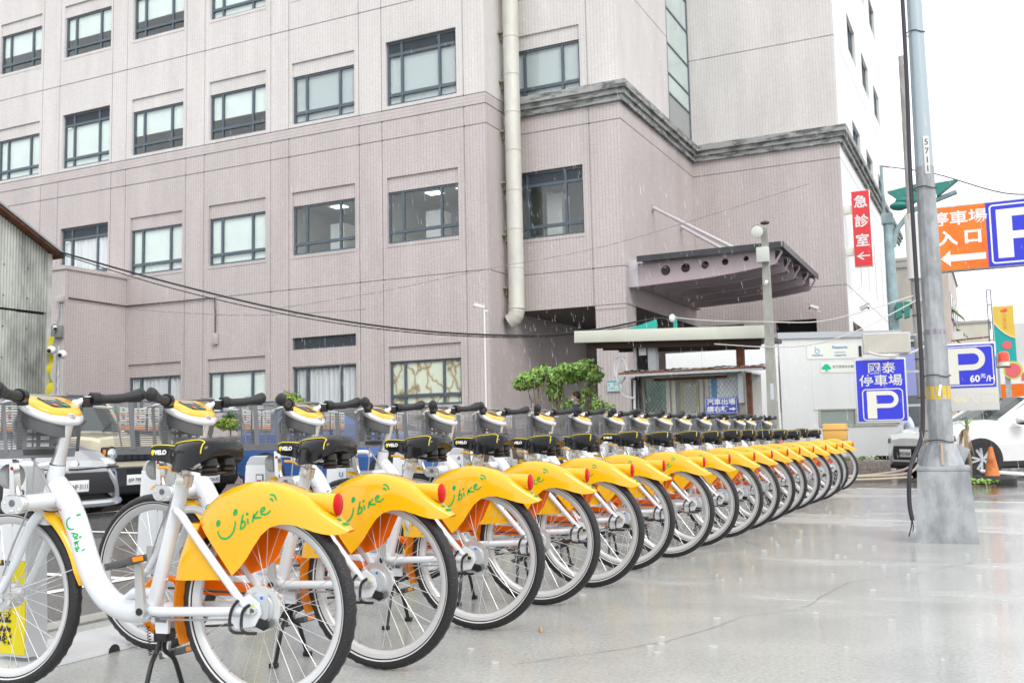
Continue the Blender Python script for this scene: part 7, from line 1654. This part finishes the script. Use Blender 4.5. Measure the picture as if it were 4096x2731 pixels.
BA = MB().tube(bpath(ZT), 0.0065, 8).obj('basket_rim', basket_m, BK)
k = MB()
for i in (3, 6, 7, 10):
    a, b = bpath(ZB), bpath(ZT); k.tube([a[i], b[i]], 0.003, 6)
a, b = bpath(ZB), bpath(ZT)
for s, q in ((1, 2), (-1, 11)):
    for xx, w in ((X0 + 0.008, 0.009), (1.10, 0.014)):
        ya, yb_ = a[q][1], b[q][1]
        k.add([(xx - w, ya + s * 0.003, ZB), (xx + w, ya + s * 0.003, ZB), (xx + w, yb_ + s * 0.003, ZT), (xx - w, yb_ + s * 0.003, ZT)], [(0, 1, 2, 3)])
k.add([(a[6][0] + 0.003, -0.02, ZB), (a[6][0] + 0.003, 0.02, ZB), (b[6][0] + 0.003, 0.02, ZT), (b[6][0] + 0.003, -0.02, ZT)], [(0, 1, 2, 3)])
k.obj('basket_ribs', basket_m, BK, fix=False)
k = MB(); base = [(x, y, ZB - 0.02) for x, y, z in bpath(ZB)]; k.loft([[(x, y * 0.97, z) for x, y, z in base], [(x, y * 1.02, z + 0.032) for x, y, z in base]], True, False); k.add([(x, y * 0.97, z + 0.001) for x, y, z in base], [tuple(range(14))]); k.obj('basket_tray', basket_m, BK, 30)
# slotted back plate
k = MB(); hs = []
for c in (-1, 0, 1):
    for r_ in range(5): hs.append((c * 0.062 - 0.023, 0.882 + r_ * 0.026, c * 0.062 + 0.023, 0.882 + r_ * 0.026 + 0.014))
wall_with_holes(k, 'Y', X0, -0.105, 0.105, ZB - 0.01, 1.06, hs, 0.004, 1); k.obj('basket_plate', basket_m, BK, fix=False)
MB().box(X0 - 0.012, 0.01, 0.975, X0 - 0.004, 0.09, 1.0, 0.002).obj('plate_bracket', silver, BK)
# printed cards on the inside front of the basket
cw = mat('card_white', (0.72, 0.73, 0.72), 0.5); co = mat('card_orange', (0.80, 0.36, 0.16), 0.5); cg = mat('card_green', (0.05, 0.42, 0.20), 0.5); cr = mat('card_red', (0.65, 0.10, 0.10), 0.5); ck = mat('card_ink', (0.20, 0.20, 0.22), 0.5)
for y0 in (-0.115, -0.03, 0.055):
    c = MB().box(X1 - 0.012, y0, 0.945, X1 - 0.009, y0 + 0.065, 1.045).obj('basket_card', cw, BK); xx = X1 - 0.0125
    k = MB().box(xx - 0.001, y0 + 0.002, 0.947, xx, y0 + 0.063, 0.965); k.box(xx - 0.001, y0 + 0.002, 0.985, xx, y0 + 0.03, 0.990); k.box(xx - 0.001, y0 + 0.035, 1.015, xx, y0 + 0.063, 1.021); k.obj('orange_print', co, c)
    k = MB()
    for r_ in range(6): k.box(xx - 0.001, y0 + 0.006 + 0.004 * (r_ % 2), 0.969 + r_ * 0.0125, xx, y0 + 0.028, 0.9715 + r_ * 0.0125); k.box(xx - 0.001, y0 + 0.036, 0.970 + r_ * 0.0125, xx, y0 + 0.058 - 0.006 * (r_ % 3), 0.9725 + r_ * 0.0125)
    k.obj('text_lines', ck, c)
    MB().cyl((xx - 0.001, y0 + 0.048, 1.034), (xx, y0 + 0.048, 1.034), 0.006, 10).obj('green_mark', cg, c); MB().cyl((xx - 0.001, y0 + 0.047, 1.0), (xx, y0 + 0.047, 1.0), 0.006, 10).obj('red_mark', cr, c)
# lettering drawn on the curved panels
def strokes_on(target, strokes, w, m, name, off=0.0012, side=1, parent=None):
    tr = BVHTree.FromObject(target, bpy.context.evaluated_depsgraph_get()); k = MB()
    for st_ in strokes:
        pts = [Vector((x, 0, z)) for x, z in st_]
        if len(pts) > 2: pts = smooth_path(pts, 5)
        elif len(pts) == 2: pts = [pts[0].lerp(pts[1], i / 4) for i in range(5)]
        if len(pts) == 1:
            c = pts[0]; rr = w * 0.75; ring_ = []
            for i in range(12):
                q = Vector((c.x + rr * cos(2 * pi * i / 12), side * 0.4, c.z + rr * sin(2 * pi * i / 12))); h = tr.ray_cast(q, Vector((0, -side, 0)))
                if h[0] is None: break
                ring_.append(h[0] + h[1] * off * (1 if h[1].y * side > 0 else -1))
            if len(ring_) == 12: k.add(ring_, [tuple(range(12))])
            continue
        vs = []
        for i, p in enumerate(pts):
            t = (pts[min(i + 1, len(pts) - 1)] - pts[max(i - 1, 0)]).normalized(); n = Vector((-t.z, 0, t.x)); ww = w / 2 * (0.75 + 0.25 * sin(pi * i / (len(pts) - 1)))
            for sg in (-1, 1):
                q = p + n * ww * sg; q.y = side * 0.4; h = tr.ray_cast(q, Vector((0, -side, 0)))
                if h[0] is None: vs = []; break
                vs.append(h[0] + h[1] * off * (1 if h[1].y * side > 0 else -1))
            if len(vs) != 2 * (i + 1): break
        if len(vs) == 2 * len(pts): k.add(vs, [(2 * i, 2 * i + 1, 2 * i + 3, 2 * i + 2) for i in range(len(pts) - 1)], True)
    if k.v: return k.obj(name, m, parent or target, fix=False)
def circ(cx, cz, r, ry=None, rot=0.0):
    ry = ry or r; return [(cx + r * cos(a) * cos(rot) - ry * sin(a) * sin(rot), cz + r * cos(a) * sin(rot) + ry * sin(a) * cos(rot)) for a in [2 * pi * i / 10 for i in range(11)]]
logo = [[(0.153, 0.589), (0.151, 0.578), (0.141, 0.567), (0.125, 0.563), (0.109, 0.568), (0.096, 0.579), (0.087, 0.594), (0.083, 0.609), (0.082, 0.622)],
        circ(0.153, 0.614, 0.0055, 0.0085, 0.3), circ(0.083, 0.651, 0.0055, 0.0085, 0.3), [(0.1535, 0.6135)], [(0.0835, 0.6505)],
        [(0.051, 0.645), (0.057, 0.618), (0.062, 0.594)], [(0.061, 0.597), (0.048, 0.602), (0.042, 0.614), (0.049, 0.622), (0.057, 0.616)],
        [(0.034, 0.632), (0.030, 0.613)], [(0.035, 0.646)], [(0.007, 0.647), (0.014, 0.619)], [(-0.008, 0.656), (0.008, 0.636), (-0.006, 0.634), (-0.021, 0.636)],
        [(-0.021, 0.654), (-0.031, 0.658), (-0.033, 0.667), (-0.024, 0.665), (-0.019, 0.655), (-0.023, 0.646), (-0.038, 0.645), (-0.047, 0.650), (-0.056, 0.658)],
        [(-0.050, 0.695), (-0.059, 0.694), (-0.065, 0.687)], [(-0.050, 0.709), (-0.063, 0.708), (-0.072, 0.701), (-0.077, 0.690)]]
bpy.context.view_layer.update()
strokes_on(FEN, logo, 0.0074, green_i, 'fender_logo')
mir = [[(0.076 - (x - 0.076) * 1.0, z + (x - 0.076) * -0.0) for x, z in s] for s in logo]
strokes_on(FEN, mir, 0.0074, green_i, 'fender_logo', side=-1)
fl = [[(0.808, 0.628), (0.817, 0.620), (0.821, 0.607), (0.815, 0.592), (0.803, 0.585), (0.790, 0.586)], circ(0.791, 0.634, 0.0045), circ(0.769, 0.594, 0.0045), [(0.791, 0.634)], [(0.769, 0.594)],
      [(0.799, 0.573), (0.778, 0.567), (0.779, 0.558), (0.789, 0.560), (0.789, 0.569)], [(0.786, 0.551), (0.773, 0.553)], [(0.768, 0.557)], [(0.786, 0.537), (0.768, 0.543)], [(0.770, 0.530), (0.778, 0.540), (0.780, 0.527)],
      [(0.773, 0.526), (0.766, 0.520), (0.772, 0.515), (0.778, 0.521), (0.773, 0.509), (0.767, 0.508)], [(0.749, 0.501), (0.739, 0.508), (0.736, 0.519)], [(0.755, 0.508), (0.748, 0.516)]]
strokes_on(FRM, fl, 0.0056, green_i, 'frame_logo')
strokes_on(FRM, [[(0.895, 0.665), (0.880, 0.672), (0.868, 0.664), (0.872, 0.650), (0.886, 0.646), (0.896, 0.656)], [(0.880, 0.672), (0.885, 0.692), (0.874, 0.674)], [(0.868, 0.664), (0.846, 0.652), (0.870, 0.655)], [(0.893, 0.650), (0.905, 0.634), (0.884, 0.645)]], 0.0022, mat('emblem_red', (0.40, 0.10, 0.10), 0.4), 'frame_emblem')
for i, (x, z, s_) in enumerate(((-0.272, 0.614, 'C1'), (-0.290, 0.600, '0156'))): pass
def num(body, org, right, up, size): text(body, org, right, up, size, green_i, FEN, 'number', bold=0.0005)
num('0156', (-0.302, 0.003, 0.6115), (0, -1, 0), (0.82, 0, 0.57), 0.019)
num('04', (-0.283, 0.010, 0.6255), (0, -1, 0), (0.82, 0, 0.57), 0.019)

# rain beads on the fender, frame and saddle
def beads(target, n, x0, x1, z0, z1, seed, ymax=0.12):
    rnd = random.Random(seed); tr = BVHTree.FromObject(target, bpy.context.evaluated_depsgraph_get()); k = MB()
    for _ in range(n):
        p = Vector((rnd.uniform(x0, x1), rnd.uniform(-ymax, ymax), z1 + 0.1)); side = rnd.random() < 0.45
        h = tr.ray_cast(Vector((p.x, 0.3, rnd.uniform(z0, z1))), Vector((0, -1, 0))) if side else tr.ray_cast(p, Vector((0, 0, -1)))
        if h[0] is None: continue
        r = rnd.uniform(0.0006, 0.0016); k.ell(h[0] + h[1] * r * 0.2, (r, r, r * 0.9), 6, 4)
    o = k.obj('water_drops', mat('water_bead', (0.80, 0.82, 0.84), 0.03, spec=0.8, alpha=0.4), target, fix=False); o['kind'] = 'stuff'
beads(FEN, 260, -0.34, 0.25, 0.45, 0.76, 1, 0.07); beads(FRM, 220, 0.4, 0.95, 0.3, 0.82, 2, 0.04)
STEER = {'fork', 'stem', 'stem_seal', 'stem_cap', 'handlebar', 'console', 'console_case', 'grip', 'shifter', 'brake_mount', 'brake_lever', 'front_brake', 'front_mudguard', 'mudguard_stay', 'cable', 'spiral_wrap', 'front_lamp', 'lamp_bracket', 'bracket_spacer', 'red_dot',
         'basket_wires', 'basket_rim', 'basket_ribs', 'basket_tray', 'basket_plate', 'plate_bracket', 'basket_card'}
ax = Vector((-0.06, 0, 0.185)).normalized(); ap = Vector((0.909, 0, 0.815)); vr = random.Random(12)
POSES = [(-2.237, 2.701, 185.6), (-2.205, 3.335, 182.6), (-2.221, 4.164, 184.3), (-2.226, 4.871, 186.2), (-2.202, 5.519, 184.9), (-2.247, 6.273, 183.8), (-2.180, 7.003, 184.4), (-2.180, 7.744, 184.0), (-2.143, 8.445, 184.4),
         (-2.136, 9.127, 184.9), (-2.138, 9.867, 184.3), (-2.160, 10.647, 184.4), (-2.159, 11.483, 184.6), (-2.158, 12.359, 184.2), (-2.136, 13.099, 184.4), (-2.180, 13.923, 184.7), (-2.203, 15.134, 185.0)]
for i, (x, y, a) in enumerate(POSES):
    o = BK if i == 0 else copy_tree(BK)
    o.location = (x, y, 0.0); o.rotation_euler = (0, 0, radians(a))
    if i > 2:
        st_ = radians(vr.uniform(-4.5, 4.5)); M_ = Matrix.Translation(ap) @ Matrix.Rotation(st_, 4, ax) @ Matrix.Translation(-ap); dz = vr.uniform(-0.012, 0.010)
        for c in o.children:
            base = c.name.split('.')[0]
            if base in STEER or (base == 'wheel' and c.location.x > 0.5): c.matrix_local = M_ @ c.matrix_basis
            elif base in ('saddle', 'seat_clamp', 'height_lever'): c.location.z += dz; c.location.x -= dz * 0.25
            elif base in ('crank', 'pedal'): pass
    o['label'] = ('nearest yellow and white rental bicycle, its front wheel cut by the left edge' if i == 0 else 'farthest yellow and white rental bicycle, the last at the right end' if i == 16
                  else f'{ords[i]} yellow and white rental bicycle counted from the camera along the row')

# ------------------------------------------------------------------ small litter and rain
tag(MB().tube([(-1.92, 4.20, 0.008), (-1.95, 4.26, 0.008)], 0.006, 8).obj('cigarette_butt', mat('butt_tan', (0.50, 0.30, 0.14), 0.7)), 'tan stub lying on the concrete behind the second rear wheel', 'litter')
rnd = random.Random(77); k = MB()
for _ in range(2600):
    y = 6.5 + 15.0 * rnd.random() ** 0.8; x = -y * rnd.uniform(0.0, 1.05) + rnd.uniform(-0.3, 0.6); z = rnd.uniform(0.3, 6.5)
    L = rnd.uniform(0.05, 0.13); r = 0.0009 + 0.00009 * y; dx = 0.10 * L + rnd.uniform(-0.004, 0.004)
    p = Vector((x, y, z)); q = Vector((x + dx, y, z - L)); u = Vector((r, 0, 0)); v = Vector((0, r, 0))
    k.add([p, q + u, q + v, q - u, q - v, q - Vector((0, 0, r * 2))], [(0, 1, 2), (0, 2, 3), (0, 3, 4), (0, 4, 1), (5, 2, 1), (5, 3, 2), (5, 4, 3), (5, 1, 4)])
rm = bpy.data.materials.new('rain_water'); rm.use_nodes = True; rm.node_tree.nodes.remove(rm.node_tree.nodes['Principled BSDF'])
_t = NN(rm, 'ShaderNodeBsdfTransparent'); _d = NN(rm, 'ShaderNodeBsdfDiffuse'); _d.inputs['Color'].default_value = (0.9, 0.92, 0.95, 1); _x = NN(rm, 'ShaderNodeMixShader'); _x.inputs[0].default_value = 0.36
LK(rm, _t.outputs[0], _x.inputs[1]); LK(rm, _d.outputs[0], _x.inputs[2]); LK(rm, _x.outputs[0], rm.node_tree.nodes['Material Output'].inputs['Surface'])
tag(k.obj('rain', rm, fix=False), 'falling rain drops seen against the darker parts of the building', 'rain', kind='stuff')
# hairline crack across the slab
k = MB(); pts = smooth_path([(-1.75, 3.6, 0), (-1.35, 4.2, 0), (-1.15, 4.9, 0), (-0.95, 5.2, 0), (-0.85, 6.1, 0), (-0.55, 6.6, 0), (-0.2, 7.3, 0)], 8); rnd = random.Random(4); vs = []
for p in pts: q = p + Vector((rnd.uniform(-.012, .012), rnd.uniform(-.012, .012), 0.0012)); w = rnd.uniform(0.001, 0.003); vs += [q + Vector((w, 0, 0)), q - Vector((w, 0, 0))]
k.add(vs, [(2 * i, 2 * i + 1, 2 * i + 3, 2 * i + 2) for i in range(len(pts) - 1)]); o = k.obj('crack', mat('crack_dark', (0.16, 0.16, 0.15), 0.6), fix=False); o['kind'] = 'structure'

# splash rings on the wet slab
k = MB(); rnd = random.Random(55)
for _ in range(170):
    x = rnd.uniform(-2.6, 2.2); y = rnd.uniform(3.2, 12.5); r = rnd.uniform(0.006, 0.020)
    k.tube([(x + r * cos(2 * pi * i / 12), y + r * sin(2 * pi * i / 12), 0.0014) for i in range(12)], 0.0012, 4, closed=True)
    if rnd.random() < 0.3: k.ell((x, y, 0.006), (0.002, 0.002, 0.006), 6, 4)
tag(k.obj('rain_splash', mat('splash_water', (0.75, 0.77, 0.78), 0.05, spec=0.8, alpha=0.6), fix=False), 'small rain splash rings on the wet concrete', 'rain', kind='stuff')
